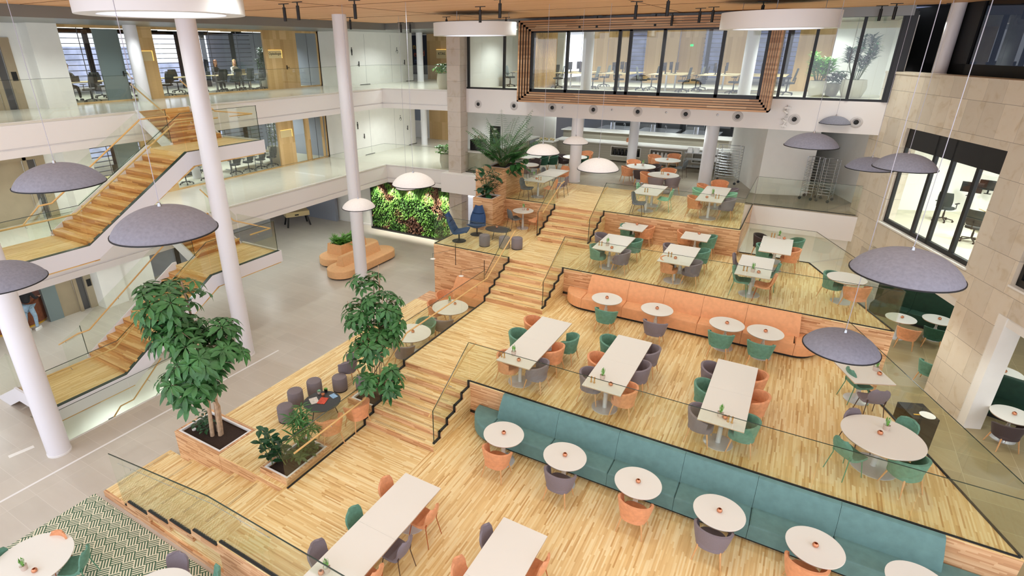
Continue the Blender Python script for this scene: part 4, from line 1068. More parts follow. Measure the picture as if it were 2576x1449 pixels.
# ---------------------------------------------------------------- second terrace
GR2='round tables along the orange bench'
OR4=['first','second','third','fourth']
for k,x in enumerate((-4.39,-2.87,-0.95,0.02)):
    round_table(x,15.66,2.0,0.46,'white round table, %s from the left along the orange bench'%OR4[k],GR2)
    candle(x,15.66,2.75,'%s round table from the left, orange bench row'%OR4[k])
for col,px,py,k in (('green',1521,792,0),('grey',1645,823,1),('green',1811,852,2),('green',1912,877,3)):
    chair('tub',col,px,py,2,90,'at the %s round table of the orange bench row'%OR4[k],'chairs facing the orange bench')
NM=['left long table','middle long table','right long table']
for k,(x,chs) in enumerate(((-5.16,[('orange',1334,815,0,'far left'),('green',1297,848,0,'middle left'),('orange',1268,905,0,'near left'),('green',1439,862,180,'far right'),('orange',1402,888,180,'middle right'),('grey',1362,930,180,'near right')]),
                            (-2.93,[('green',1525,865,0,'far left'),('orange',1495,910,0,'middle left'),('grey',1476,950,0,'near left'),('grey',1643,893,180,'far right'),('grey',1618,935,180,'middle right'),('orange',1584,993,180,'near right')]),
                            (-0.41,[('grey',1780,935,0,'far left'),('green',1764,980,0,'middle left'),('grey',1750,1045,0,'near left'),('orange',1910,960,180,'far right'),('orange',1914,1014,180,'middle right'),('green',1888,1078,180,'near right')]))):
    rect_table(x,12.11,2.0,0.9,2.82,'%s of the second terrace, white with two grey pedestals'%NM[k],segs=2,group='long tables on the second terrace')
    for col,px,py,f,l in chs: chair('tub',col,px,py,2,f,'%s side of the %s, second terrace'%(l,NM[k]),'tub chairs at the long tables, second terrace')
    w=NM[k]+' of the second terrace'
    fx,fy={0:(1292,893),1:(1515,953),2:(1811,1047)}[k]; p=at(fx,fy,2.75); flower(p.x,p.y,2.75,w)
    fx,fy={0:(1305,908),1:(1536,969),2:(1824,1053)}[k]; p=at(fx,fy,2.75); candle(p.x,p.y,2.75,w)
    fx,fy={0:(1262,898),1:(1487,961),2:(1831,1061)}[k]; p=at(fx,fy,2.75); mills(p.x,p.y,2.75,w)
rect_table(2.22,14.55,2.0,0.9,0.95,'white square table turned diagonally beside the right glass railing',rz=rad(25),ped=1)
chair('shell','green',2142,945,2,27,'left of the diagonal square table, second terrace','chairs at the right end of the second terrace',hz=0.68,back=0.2)
chair('shell','brown',2213,1000,2,110,'in front of the diagonal square table, second terrace','chairs at the right end of the second terrace',hz=0.68,back=0.25)
flower(2.45,14.80,2.75,'diagonal square table, second terrace'); candle(2.52,14.62,2.75,'diagonal square table, second terrace')
round_table(2.42,11.95,2.0,0.715,'largest white round table, right end of the second terrace',None,0.42)
c=(2.42,11.95)
chair('shell','brown',2143,1028,2,c,'behind left of the largest round table','chairs around the largest round table',hz=0.86,back=0.28)
chair('shell','green',2115,1125,2,c,'left of the largest round table','chairs around the largest round table',hz=0.68,back=0.26)
chair('shell','green',2292,1056,2,c,'behind right of the largest round table','chairs around the largest round table',hz=0.84,back=0.28)
chair('tub','green',2300,1178,2,c,'in front of the largest round table','chairs around the largest round table')
p=at(2228,1080,2.75); flower(p.x,p.y,2.75,'largest round table'); p=at(2213,1092,2.75); candle(p.x,p.y,2.75,'largest round table')
# ---------------------------------------------------------------- third terrace
T3N=['leftmost','second','third','fourth, farthest back']
T3=[(-5.01,18.1,0.97,1.8,[('tub','green',1496,630,0,'near left'),('tub','grey',1508,600,0,'far left'),('tub','green',1603,616,180,'far right'),('tub','grey',1572,645,180,'near right')],(1528,618),(1539,625),(1507,617)),
    (-2.84,18.0,0.97,1.9,[('tub','orange',1674,662,0,'near left'),('tub','grey',1680,628,0,'far left'),('tub','grey',1751,673,180,'near right'),('tub','green',1772,642,180,'far right')],None,(1699,651),(1681,645)),
    (-0.63,18.05,0.94,1.9,[('shell','green',1846,684,0,'near left'),('shell','brown',1846,652,0,'far left'),('shell','orange',1948,705,180,'near right'),('shell','green',1957,678,180,'far right')],(1893,684),(1908,687),(1870,681)),
    (-0.22,20.9,0.94,1.8,[('tub','green',1914,628,0,'near left'),('tub','brown',1907,602,0,'far left'),('tub','green',2009,614,180,'far right'),('tub','orange',1999,640,180,'near right')],(1963,584),(1975,591),(1944,584))]
for k,(x,y,w,l,chs,fl,ca,mi) in enumerate(T3):
    if k==3: y=20.55
    rect_table(x,y,3.0,w,l,'white rectangular table on the third terrace, %s of four'%T3N[k],segs=2 if k<2 else 1,group='rectangular tables on the third terrace')
    for kd,col,px,py,f,lb in chs: chair(kd,col,px,py,3,f,'%s side of %s table, third terrace'%(lb,T3N[k].split(',')[0]),'chairs on the third terrace',hz=0.58 if kd=='tub' else 0.68,back=0.12 if kd=='tub' else 0.24)
    w_='%s of four tables on the third terrace'%T3N[k].split(',')[0]
    if fl: p=at(fl[0],fl[1],3.75); flower(p.x,min(p.y,y+l/2-0.08),3.75,w_)
    p=at(ca[0],ca[1],3.75); candle(p.x,min(p.y,y+l/2-0.08),3.75,w_); p=at(mi[0],mi[1],3.75); mills(p.x,min(p.y,y+l/2-0.05),3.75,w_,0.09)
for k,(x,y,cl,cr,ca) in enumerate(((-4.95,20.25,('green',1571,577),('orange',1634,582),(1611,554)),(-2.73,20.2,('orange',1715,592),('green',1790,606),(1758,576)))):
    w_='%s small square table against the oak riser'%('left','right')[k]
    rect_table(x,y,3.0,0.88,0.9,'%s small white square table against the oak riser below the kitchen terrace'%('left','right')[k],ped=1)
    chair('tub',cl[0],cl[1],cl[2],3,0,'left of the %s'%w_,'chairs at the small square tables'); chair('tub',cr[0],cr[1],cr[2],3,180,'right of the %s'%w_,'chairs at the small square tables')
    candle(x+0.05,y+0.3,3.75,w_)
round_table(1.74,18.3,3.0,0.5,'white round table at the right corner of the third terrace',None)
chair('tub','green',2088,700,3,(1.74,18.3),'left of the round table, right corner of third terrace','chairs at the corner round table')
chair('tub','orange',2163,736,3,(1.74,18.3),'in front of the round table, right corner of third terrace','chairs at the corner round table')
p=at(2160,690,3.75); candle(p.x,p.y,3.75,'corner round table of the third terrace')
round_table(-9.5,20.28,3.0,0.43,'small white round table between tall planter and highest flight',None,0.26)
chair('shell','grey',1283,538,3,(-9.5,20.28),'left of the small round table by the tall planter','chairs by the tall planter',hz=0.68,back=0.2)
chair('shell','orange',1358,549,3,(-9.5,20.28),'right of the small round table by the tall planter','chairs by the tall planter',hz=0.6,back=0.2)
flower(-9.52,20.35,3.75,'small round table by the tall planter'); candle(-9.35,20.4,3.75,'small round table by the tall planter')
# ---------------------------------------------------------------- kitchen terrace and kitchen floor
T4=[(-4.94,22.22,0.95,1.8,'middle',[('shell','grey',1592,495,0,'near left'),('shell','mint',1604,472,0,'far left'),('shell','mint',1690,489,180,'right')],None,None,(1622,483)),
    (-2.67,22.7,0.9,2.6,'right',[('tub','orange',1740,505,0,'near left'),('tub','mint',1752,485,0,'middle left'),('tub','orange',1763,474,0,'far left'),('tub','grey',1845,486,180,'far right'),('tub','mint',1841,497,180,'middle right'),('tub','grey',1838,512,180,'near right')],(1792,494),(1778,498),(1800,499)),
    (-9.53,22.75,0.93,2.85,'left',[('shell','grey',1312,459,0,'near left'),('shell','grey',1366,432,0,'far left'),('shell','orange',1399,462,180,'near right'),('shell','brown',1426,455,180,'far right')],(1343,447),(1350,451),(1355,453))]
for x,y,w,l,nm,chs,fl,ca,mi in T4:
    rect_table(x,y,4.0,w,l,'%s of three white rectangular tables on the kitchen terrace'%nm,segs=2 if nm!='left' else 1,group='rectangular tables on the kitchen terrace')
    w_='%s table on the kitchen terrace'%nm
    for kd,col,px,py,f,lb in chs: chair(kd,col,px,py,4,f,'%s side of %s'%(lb,w_),'chairs on the kitchen terrace',hz=0.58 if kd=='tub' else 0.68,back=0.12 if kd=='tub' else 0.24)
    if fl: p=at(fl[0],fl[1],4.75); flower(p.x,p.y,4.75,w_)
    if ca: p=at(ca[0],ca[1],4.75); candle(p.x,p.y,4.75,w_)
    p=at(mi[0],mi[1],4.75); mills(p.x,p.y,4.75,w_,0.1)
chair('tub','orange',1811,465,4,270,'at the far end of the right table, kitchen terrace','chairs on the kitchen terrace')
chair('shell','orange',1421,428,4,270,'at the far end of the left table, kitchen terrace','chairs on the kitchen terrace',hz=0.68,back=0.2)
KT=[(-6.5,26.75,0.66,'front left round table on the kitchen floor',[('tub','orange',1572,428),('tub','orange',1592,411),('tub','brown',1612,437),('tub','brown',1651,424)]),
    (-5.8,28.95,0.64,'rear round table on the kitchen floor',[('tub','orange',1643,398),('shell','orange',1648,407),('tub','orange',1697,396),('shell','grey',1720,412)]),
    (-5.15,25.3,0.66,'nearest round table on the kitchen floor',[('tub','orange',1620,443),('tub','orange',1683,434),('tub','grey',1646,457),('tub','grey',1697,457)]),
    (-11.3,24.55,0.50,'small round table behind the palm',[('shell','brown',1318,424),('tub','brown',1346,408)]),
    (-12.2,26.6,0.62,'round table nearest the coffee counter',[('tub','dkgreen',1372,402)]),
    (-10.1,27.6,0.62,'round table behind the left kitchen column',[('tub','orange',1478,389),('tub','dkgreen',1472,402),('tub','brown',1413,398)])]
for x,y,r,nm,chs in KT:
    round_table(x,y,4.0,r,'white '+nm,'round tables on the kitchen floor',0.33)
    for j,(kd,col,px,py) in enumerate(chs): chair(kd,col,px,py,4,(x,y),'%s seat at the %s'%(['first','second','third','fourth'][j] if len(chs)>1 else 'only',nm),'chairs around the kitchen floor tables',hz=0.58 if kd=='tub' else 0.68,back=0.12)
chair('tub','dkgreen',1396,401,4,200,'standing free left of the kitchen column','chairs around the kitchen floor tables')
for x,y,nm in ((-6.8,26.85,'front left round table, kitchen floor'),(-5.8,29.0,'rear round table, kitchen floor'),(-4.95,25.3,'nearest round table, kitchen floor'),(-11.55,24.75,'small round table behind the palm')): candle(x,y,4.75,nm)
flower(-6.45,26.85,4.75,'front left round table, kitchen floor'); flower(-10.2,27.7,4.75,'round table behind the left kitchen column')
mills(-5.25,25.35,4.75,'nearest round table, kitchen floor')
# ---------------------------------------------------------------- lower cafe on the right
for x,y,nm in ((4.04,22.9,'left of two cafe tables behind the third terrace corner'),(5.15,23.4,'right of two cafe tables behind the third terrace corner'),(5.95,17.5,'cafe table in the booth opening, right edge'),(6.25,20.05,'cafe table seen over the booth back, right edge')):
    round_table(x,y,0.31,0.46,'round pale table, '+nm,'cafe tables on the lower right')
    candle(x+0.03,y+0.03,1.06,nm)
chair('tub','orange',2284,838,0.31,80,'at the left cafe table behind the third terrace corner','cafe chairs on the lower right')
chair('tub','dkgreen',2353,838,0.31,80,'at the right cafe table behind the third terrace corner','cafe chairs on the lower right')
chair('tub','green',2338,925,0.31,60,'half hidden behind the limestone pillar','cafe chairs on the lower right')
chair('tub','brown',2546,1085,0.31,110,'at the cafe table in the booth opening','cafe chairs on the lower right')
# ================================================================ benches, sofas, lounge
def bench(name,label,x0,x1,yb,yf,z0,zs,zt,mat,seams,lx,rx,backx0,backx1):
    o=thing(name,label,'bench',((x0+x1)/2,yb,z0)); L=o.location
    def bl(m,n,mt,sm=True): m.v=[tuple(Vector(v)-L) for v in m.v]; return m.build(n,mt,o,smooth=sm)
    # outline with rounded ends (counter-clockwise)
    def outline(y0,y1,xa,xb,rl,rr):
        pts=[]
        D=y1-y0
        for k in range(9):
            a=PI+PI/2*k/8; pts.append((xa+rl+rl*math.cos(a),y0+D+ (D)*math.sin(a)))
        for k in range(9):
            a=-PI/2+PI/2*k/8; pts.append((xb-rr+rr*math.cos(a),y0+D+(D)*math.sin(a)))
        return pts
    ol=outline(yf,yb,x0,x1,lx,rx)
    bl(MB().prism(inset(ol,0.07),z0,z0+0.09),'plinth','black_rubber',False)
    cuts=[x0]+seams+[x1]
    for a,b2 in zip(cuts,cuts[1:]):
        seg=[(min(max(px,a+0.004),b2-0.004),py) for px,py in ol]
        # drop duplicates
        q=[]
        for p in seg:
            if not q or (abs(p[0]-q[-1][0])+abs(p[1]-q[-1][1]))>1e-3: q.append(p)
        if (abs(q[0][0]-q[-1][0])+abs(q[0][1]-q[-1][1]))<1e-3: q.pop()
        if len(q)==3 or True:
            # close the box: make sure the back corners exist
            if a>x0: q=[p for p in q if not (abs(p[0]-(a+0.004))<1e-4 and yf<p[1]-1e-4 and p[1]<yb-1e-4)]
            if b2<x1: q=[p for p in q if not (abs(p[0]-(b2-0.004))<1e-4 and yf<p[1]-1e-4 and p[1]<yb-1e-4)]
        # front corner points for straight cuts
        xs_=[p[0] for p in q]
        def fy(x):
            for (u,v) in zip(ol,ol[1:]):
                if min(u[0],v[0])<=x<=max(u[0],v[0]) and abs(u[0]-v[0])>1e-9: return u[1]+(v[1]-u[1])*(x-u[0])/(v[0]-u[0])
            return yf
        if a>x0: q=[p for p in q if abs(p[0]-(a+0.004))>1e-4]; q=[(a+0.004,yb),(a+0.004,fy(a+0.004))]+q
        if b2<x1: q=[p for p in q if abs(p[0]-(b2-0.004))>1e-4]; q=q+[(b2-0.004,fy(b2-0.004)),(b2-0.004,yb)]
        bl(MB().rprism(q,z0+0.09,zs,0.04),'seat_cushion',mat)
    cuts=[backx0]+[s for s in seams if backx0+0.3<s<backx1-0.3]+[backx1]
    for k,(a,b2) in enumerate(zip(cuts,cuts[1:])):
        a+=0.003; b2-=0.003; yt=yb-0.10; y0=yb-0.30
        e0=0.06 if k==0 else 0; e1=0.06 if k==len(cuts)-2 else 0
        rs=[]
        for (z,yy,s) in ((zs-0.02,y0,0),(zs+(zt-zs)*0.5,y0+0.07,0.5),(zt-0.05,yt-0.03,0.92),(zt-0.012,yt-0.012,1),(zt,yt+0.025,1)):
            rs.append([(a+e0*s,yy,z),(b2-e1*s,yy,z),(b2-e1*s,yb-0.01,z),(a+e0*s,yb-0.01,z)])
        bl(MB().rings(rs),'back_cushion',mat)
    return o
bench('banquette','very long green velvet bench with rounded left end, lowest terrace',-5.98,5.6,10.48,9.66,1.0,1.44,2.03,'bench_green',[-5.28,-3.76,-2.33,-0.93,0.46,1.86,3.26],0.75,0.3,-5.30,3.46)
bench('banquette','long orange velvet bench with rounded ends, second terrace',-6.02,1.42,16.76,15.95,2.0,2.44,3.02,'bench_orange',[-5.3,-3.98,-2.87,-1.75,-0.55,0.78],0.75,0.65,-5.30,0.86)
# small orange bench against the oak wall of the lounge
bench('banquette','short orange bench against the oak wall beside two round tables',-10.65,-8.45,16.74,16.1,1.0,1.44,1.9,'bench_orange',[-9.5],0.2,0.1,-10.55,-8.5)
# lounge round tables
round_table(-9.42,14.5,1.0,0.62,'white round table beside the short orange bench, lounge platform','round tables on the lounge platform',0.36)
round_table(-9.46,12.3,1.0,0.62,'white round table behind the leafy tree, lounge platform','round tables on the lounge platform',0.36)
flower(-9.6,14.75,1.75,'round table beside the short orange bench'); candle(-9.38,14.75,1.75,'round table beside the short orange bench'); candle(-9.43,12.35,1.75,'round table behind the leafy tree')
g='tub chairs on the lounge platform'
for col,px,py,c,l in (('orange',1090,770,(-9.42,14.5),'left of the round table beside the short bench'),('orange',1118,745,(-9.42,14.5),'behind the round table beside the short bench'),('grey',1112,815,(-9.42,14.5),'in front of the round table beside the short bench'),
    ('green',1077,815,(-9.46,12.3),'behind the round table by the leafy tree'),('grey',1012,882,(-9.46,12.3),'in front of the round table by the leafy tree'),('brown',987,835,(-9.46,12.3),'left of the round table, behind the leaves')):
    chair('tub',col,px,py,1,c,l,g)
chair('tub','grey',884,912,1,200,'standing alone among the poufs','tub chairs on the lounge platform')
chair('tub','orange',832,1068,1,150,'nearest the large leafed plant, by the black table',g); chair('tub','orange',905,1030,1,165,'beside the lowest flight, by the black table',g)
# black coffee table
o=thing('coffee_table','black oval coffee table with magazines among grey poufs','table',(-9.62,8.55,1.0))
MB().lathe([(0,0.375),(0.46,0.375),(0.48,0.39),(0.48,0.40),(0,0.40)],n=40).build('tabletop','charcoal_table',o,smooth=True)
for a in (0.5,2.6,4.7): MB().tube([(0.28*math.cos(a),0.28*math.sin(a),0.38),(0.40*math.cos(a),0.40*math.sin(a),0)],0.012,7).build('leg','black_metal',o,smooth=True)
def flat(name,px,py,z,w,l,rz,mat,label,cat):
    p=at(px,py,z); MB().box(-w/2,w/2,-l/2,l/2,0,0.004).build(name,mat,None,loc=(p.x,p.y,z),label=label,cat=cat).rotation_euler=(0,0,rz)
flat('magazine',790,1008,1.402,0.21,0.29,rad(60),'magazine_white','white magazine lying on the black coffee table','magazine')
flat('magazine',812,1008,1.407,0.21,0.29,rad(20),'magazine_red','red and yellow magazine lying on the black coffee table','magazine')
flat('leaflet',839,996,1.402,0.15,0.21,rad(75),'leaflet_blue','blue and white leaflet on the black coffee table','leaflet')
for k,(px,py,mt,lb) in enumerate(((803,990,'pot_clay','pale succulent in a small pot'),(820,985,'black_metal','green grass plant in a dark pot'),(813,996,'copper','copper tealight cup'))):
    p=at(px,py,1.40); 
    oo=thing('succulent_pot' if k<2 else 'tealight_holder',lb+' on the black coffee table','potted plant' if k<2 else 'candle holder',(p.x,p.y,1.40))
    MB().lathe([(0,0),(0.04,0),(0.05,0.07),(0.044,0.07),(0.04,0.055),(0,0.055)],n=14).build('pot',mt,oo,smooth=True)
    if k<2:
        m=MB()
        for i in range(16): a=i*2.4; m.leaf((0,0,0.055),(math.cos(a),math.sin(a),0.5+0.06*i),(0,0,1),0.07,0.03,0.1)
        m.build('leaves','mint_fabric' if k==0 else 'leaf_light',oo)
def mk_pouf():
    o=thing('pouf','x','pouf')
    MB().lathe([(0,0.0),(0.20,0.0),(0.20,0.02)],n=28).build('base_disc','black_rubber',o,smooth=True)
    MB().lathe([(0.19,0.02),(0.205,0.04),(0.21,0.20),(0.205,0.40),(0.19,0.425),(0.16,0.435),(0,0.437)],n=32).build('upholstery','pouf_grey',o,smooth=True)
    return o
for px,py,z,l in ((741,981,1,'second from the leafy plant'),(789,956,1,'behind the black coffee table'),(853,946,1,'right of the black coffee table'),(716,1020,1,'half hidden by the large leafed plant'),(912,949,1,'behind the glass railing by the stairs'),
    (1219,590,3,'left of three by the blue chairs'),(1269,595,3,'middle of three by the blue chairs'),(1301,597,3,'right of three by the blue chairs')):
    p=at(px,py,z+0.44); proto('pouf',mk_pouf,(p.x,p.y,z),0,'round grey fabric pouf, '+l,'grey poufs')
# blue lounge chairs
def mk_lounge():
    o=thing('lounge_chair','x','chair')
    MB().lathe([(0,0),(0.27,0),(0.27,0.012),(0.04,0.03),(0.028,0.05),(0.028,0.27),(0.06,0.30),(0,0.30)],n=28).build('swivel_base','black_rubber',o,smooth=True)
    PR=[(0.33,0.40,0.30),(0.28,0.415,0.36),(0.10,0.36,0.37),(-0.10,0.31,0.34),(-0.22,0.33,0.32),(-0.30,0.45,0.31),(-0.37,0.62,0.30),(-0.45,0.80,0.24),(-0.52,0.97,0.17),(-0.55,1.04,0.14)]
    def pr(t_):
        x=t_*(len(PR)-1); i=min(int(x),len(PR)-2); f=x-i; return [a+(b-a)*f for a,b in zip(PR[i],PR[i+1])]
    def sh(u,v): y,z,w=pr(u); s=2*v-1; return (w*s,y+ (0.10*s*s if u>0.45 else 0.03*s*s),z+0.10*s*s*(1-0.5*u)-0.02)
    MB().surf(sh,22,10,0.035).build('shell','blue_fabric',o,smooth=True)
    def cu(a,b2): return lambda u,v:(lambda q,s:(q[2]*0.86*s,q[0]+0.035+(0.10*s*s*0.7 if u*(b2-a)+a>0.45 else 0.02*s*s),q[1]+0.08*s*s*0.7+0.025))(pr(a+u*(b2-a)),2*v-1)
    MB().surf(cu(0.04,0.46),9,8,0.06).build('seat_cushion','blue_fabric',o,smooth=True)
    MB().surf(cu(0.49,0.72),6,8,0.05).build('back_cushion','blue_fabric',o,smooth=True)
    MB().surf(cu(0.74,0.97),6,8,0.05).build('head_cushion','blue_fabric',o,smooth=True)
    return o
p=at(1155,606,3.0); proto('lounge',mk_lounge,(p.x,p.y,3),rad(-75),'blue lounge chair seen from the side at the glass corner','blue swivel lounge chairs')
p=at(1203,588,3.0); proto('lounge',mk_lounge,(p.x,p.y-0.1,3),rad(200),'blue lounge chair facing the camera beside the low planter','blue swivel lounge chairs')
o=thing('coffee_table','low dark pebble shaped table between blue chairs and poufs','table',(-9.75,18.55,3.0))
MB().rprism(ell(0.52,0.36,32,2.3),0.36,0.385,0.01).build('tabletop','charcoal_table',o,smooth=True)
for a in (0.3,2.4,4.5): MB().tube([(0.3*math.cos(a),0.2*math.sin(a),0.37),(0.42*math.cos(a),0.3*math.sin(a),0)],0.01,7).build('leg','black_metal',o,smooth=True)
candle(-9.85,18.65,3.385,'low pebble shaped table by the blue chairs')
# orange island sofa with planter in the hall
def island():
    o=thing('island_sofa','large peach orange island sofa with built-in planter on the hall floor','sofa',(-18.3,19.3,0)); L=o.location
    def stad(x0,x1,y0,y1,n=10):
        r=(x1-x0)/2; c=(x0+x1)/2; pts=[]
        for k in range(n+1): a=PI+PI*k/n; pts.append((c+r*math.cos(a),y0+r+r*math.sin(a)))
        for k in range(n+1): a=PI*k/n; pts.append((c+r*math.cos(a),y1-r+r*math.sin(a)))
        return pts
    def bl(m,n,mt): m.v=[tuple(Vector(v)-L) for v in m.v]; return m.build(n,mt,o,smooth=True)
    for nm,(a,b2,c,d) in (('front',(-18.45,-17.05,17.3,21.6)),('rear',(-20.0,-18.5,18.35,22.1))):
        bl(MB().prism(inset(stad(a,b2,c,d),0.1),0,0.08),'plinth','black_rubber'); bl(MB().rprism(stad(a,b2,c,d),0.08,0.44,0.05),'seat_cushion','sofa_orange')
    for (y0,y1) in ((18.0,19.35),(19.37,20.75)):
        m=MB(); m.rings([[(-18.12,y0,0.40),(-17.62,y0,0.40),(-17.62,y1,0.40),(-18.12,y1,0.40)],[(-18.0,y0+0.06,0.86),(-17.74,y0+0.06,0.86),(-17.74,y1-0.02,0.86),(-18.0,y1-0.02,0.86)],[(-17.97,y0+0.09,0.90),(-17.77,y0+0.09,0.90),(-17.77,y1-0.04,0.90),(-17.97,y1-0.04,0.90)]]); bl(m,'back_cushion','sofa_orange')
    m=MB(); m.rings([[(-19.75,19.1,0.40),(-18.75,19.1,0.40),(-18.75,21.0,0.40),(-19.75,21.0,0.40)],[(-19.7,19.16,0.95),(-18.8,19.16,0.95),(-18.8,20.95,0.95),(-19.7,20.95,0.95)],[(-19.62,19.24,0.95),(-18.88,19.24,0.95),(-18.88,20.87,0.95),(-19.62,20.87,0.95)],[(-19.62,19.24,0.85),(-18.88,19.24,0.85),(-18.88,20.87,0.85),(-19.62,20.87,0.85)]]); bl(m,'planter_box','sofa_orange')
    bl(MB().box(-19.63,-18.87,19.23,20.88,0.83,0.87),'soil','soil')
    return o
island()
# ================================================================ pendants
def dome(px,py,w,D,label,dark,top=11.12):
    dep=D*FPX/w; c=depth(px,py,dep)
    o=thing('dome_pendant',label,'pendant lamp',c,0,'felt dome pendants'); R_=D/2; hh=D*0.265
    A_=rad(72); prof=[(R_*math.sin(A_*(1-k/14))/math.sin(A_),hh*(math.cos(A_*(1-k/14))-math.cos(A_))/(1-math.cos(A_))) for k in range(14)]+[(0.001,hh)]
    inner=[(max(0.001,r-0.018),max(0.0,z-0.018)) for r,z in prof][::-1]
    MB().rings([[(r*math.cos(2*PI*i/48),r*math.sin(2*PI*i/48),z-hh*0.35) for i in range(48)] for r,z in prof+inner],cap=False).build('shade','felt_grey' if dark else 'felt_light',o,smooth=True)
    MB().lathe([(R_-0.022,-0.004),(R_+0.006,-0.004),(R_+0.006,0.014),(R_-0.022,0.014)],(0,0,-hh*0.35),48).build('rim','felt_edge',o,smooth=True)
    MB().lathe([(0,0),(0.03,0),(0.02,0.05),(0,0.06)],(0,0,hh*0.65),12).build('canopy_cap','steel',o,smooth=True)
    MB().tube([(0,0,hh*0.65+0.04),(0,0,top-c.z)],0.0055,6).build('cable','cable_grey',o)
    return c
D1=[(147,445,202,1.45,'dark grey felt dome lamp at upper left, in front of the upper stair',1),(411,560,248,1.45,'largest dark grey felt dome at left centre, before the white column',1),(0,693,192,1.45,'grey felt dome cut by the left frame edge',1),
    (2284,668,242,1.45,'largest grey felt dome at right, below the office window',1),(2119,862,170,1.15,'grey felt dome hanging over the orange bench end',1),(2279,410,138,1.3,'pale grey felt dome before the office window, right of its pair',1),
    (2190,414,106,1.15,'pale grey felt dome left of its pair, before the limestone wall',1),(2043,356,123,1.3,'grey felt dome before the white kitchen side wall',1),(2101,304,69,1.0,'smallest grey felt dome in front of the white fascia',1),
    (1366,377,84,1.1,'off-white felt dome above the palm planter tables',0),(1448,354,64,0.95,'small off-white felt dome before the left kitchen column',0),(1505,416,103,1.35,'off-white felt dome over the kitchen terrace, largest there',0),
    (1040,453,108,1.35,'off-white felt dome before the green wall, upper of two',0),(1023,468,56,1.0,'small off-white felt dome hidden behind the upper one at the green wall',0),(902,514,83,1.1,'off-white felt dome in front of the third tall column',0)]
for px,py,w,D,l,dk in D1: dome(px,py,w,D,l,dk)
# ring lamps
def ring(px,py,w,D,label,zb=None):
    dep=D*FPX/w; c=depth(px,py,dep); print('RING',c)
    if zb: c.z=zb
    o=thing('drum_lamp',label,'ceiling lamp',(c.x,c.y,c.z),0,'large round drum lamps'); R_=D/2; h=0.44
    prof=[(R_*0.76,0.02),(R_,0.0),(R_,h),(R_-0.03,h)]
    MB().lathe([(R_*0.76,0.03),(R_*0.76,0.0),(R_-0.004,0.0),(R_,0.01),(R_,h)],n=72).build('drum','white_paint',o,smooth=True)
    MB().lathe([(0.0,0.02),(R_*0.76,0.02),(R_*0.76,0.03)],n=48).build('diffuser','ring_diffuser',o)
    MB().lathe([(R_-0.2,h-0.01),(R_-0.001,h-0.01),(R_-0.001,h)],n=48).build('lid','white_paint',o)
    for a in (0.5,2.6,4.7): MB().tube([((R_-0.3)*math.cos(a),(R_-0.3)*math.sin(a),h),((R_-0.3)*math.cos(a),(R_-0.3)*math.sin(a),11.12-c.z)],0.008,6).build('suspension','cable_grey',o)
ring(412,38,386,3.1,label='huge white drum lamp at the upper left, nearest'); ring(1195,90,208,3.1,label='white drum lamp beside the stone pillar, smallest of three'); ring(1955,73,270,3.1,label='white drum lamp at the right end of the oak framed window')
# track spots
def mk_spot():
    o=thing('ceiling_spotlight','x','spotlight')
    MB().box(-0.17,0.17,-0.02,0.02,0.43,0.45).build('mounting_rail','black_metal',o)
    MB().tube([(0,0,0.44),(0,0,0.34)],0.02,8).build('stem','black_metal',o)
    MB().lathe([(0,0.0),(0.036,0.0),(0.045,-0.01),(0.045,0.35),(0,0.35)],n=18).build('body','black_metal',o,smooth=True)
    return o
SPW={'a':'over the left void'}
SP=[(747,4,'above the second tall column'),(713,9,'flat one beside the huge drum lamp'),(880,43,'above the third tall column'),(891,0,'at top edge, right of the third tall column'),(1031,56,'near the far left ceiling edge'),(1008,56,'low one near the far left ceiling edge'),(1123,42,'in front of the smallest drum, left'),(1208,16,'in front of the smallest drum, middle'),(1273,43,'in front of the smallest drum, right'),(1258,-2,'top edge, above the smallest drum'),(1459,53,'over the left mullion of the framed window'),(1503,43,'second over the framed window'),(1602,3,'at top edge, over framed window middle'),(1649,52,'third over the framed window'),(1693,31,'fourth over the framed window'),(1683,-8,'top edge, right of framed window middle'),(1763,20,'flat one left of the right drum'),(1796,17,'left of the right drum'),(1922,3,'in front of the right drum'),(2214,37,'over the tall office plants'),(2257,8,'above the dark glazing, left'),(2398,11,'above the dark glazing, right')]
for px,py,l in SP:
    p=at(px,py,11.12)
    if p.y>24.6: p=Vector((p.x*24.3/p.y,24.3,11.12))
    proto('spot',mk_spot,(p.x,p.y,11.12-0.45),random.random()*0.3,'black cylinder ceiling spotlight, '+l,'black ceiling spotlights')
    d_=spot('ceiling_spot_light',(p.x,p.y,10.62),SPOTW,105,0.9,r=0.12)
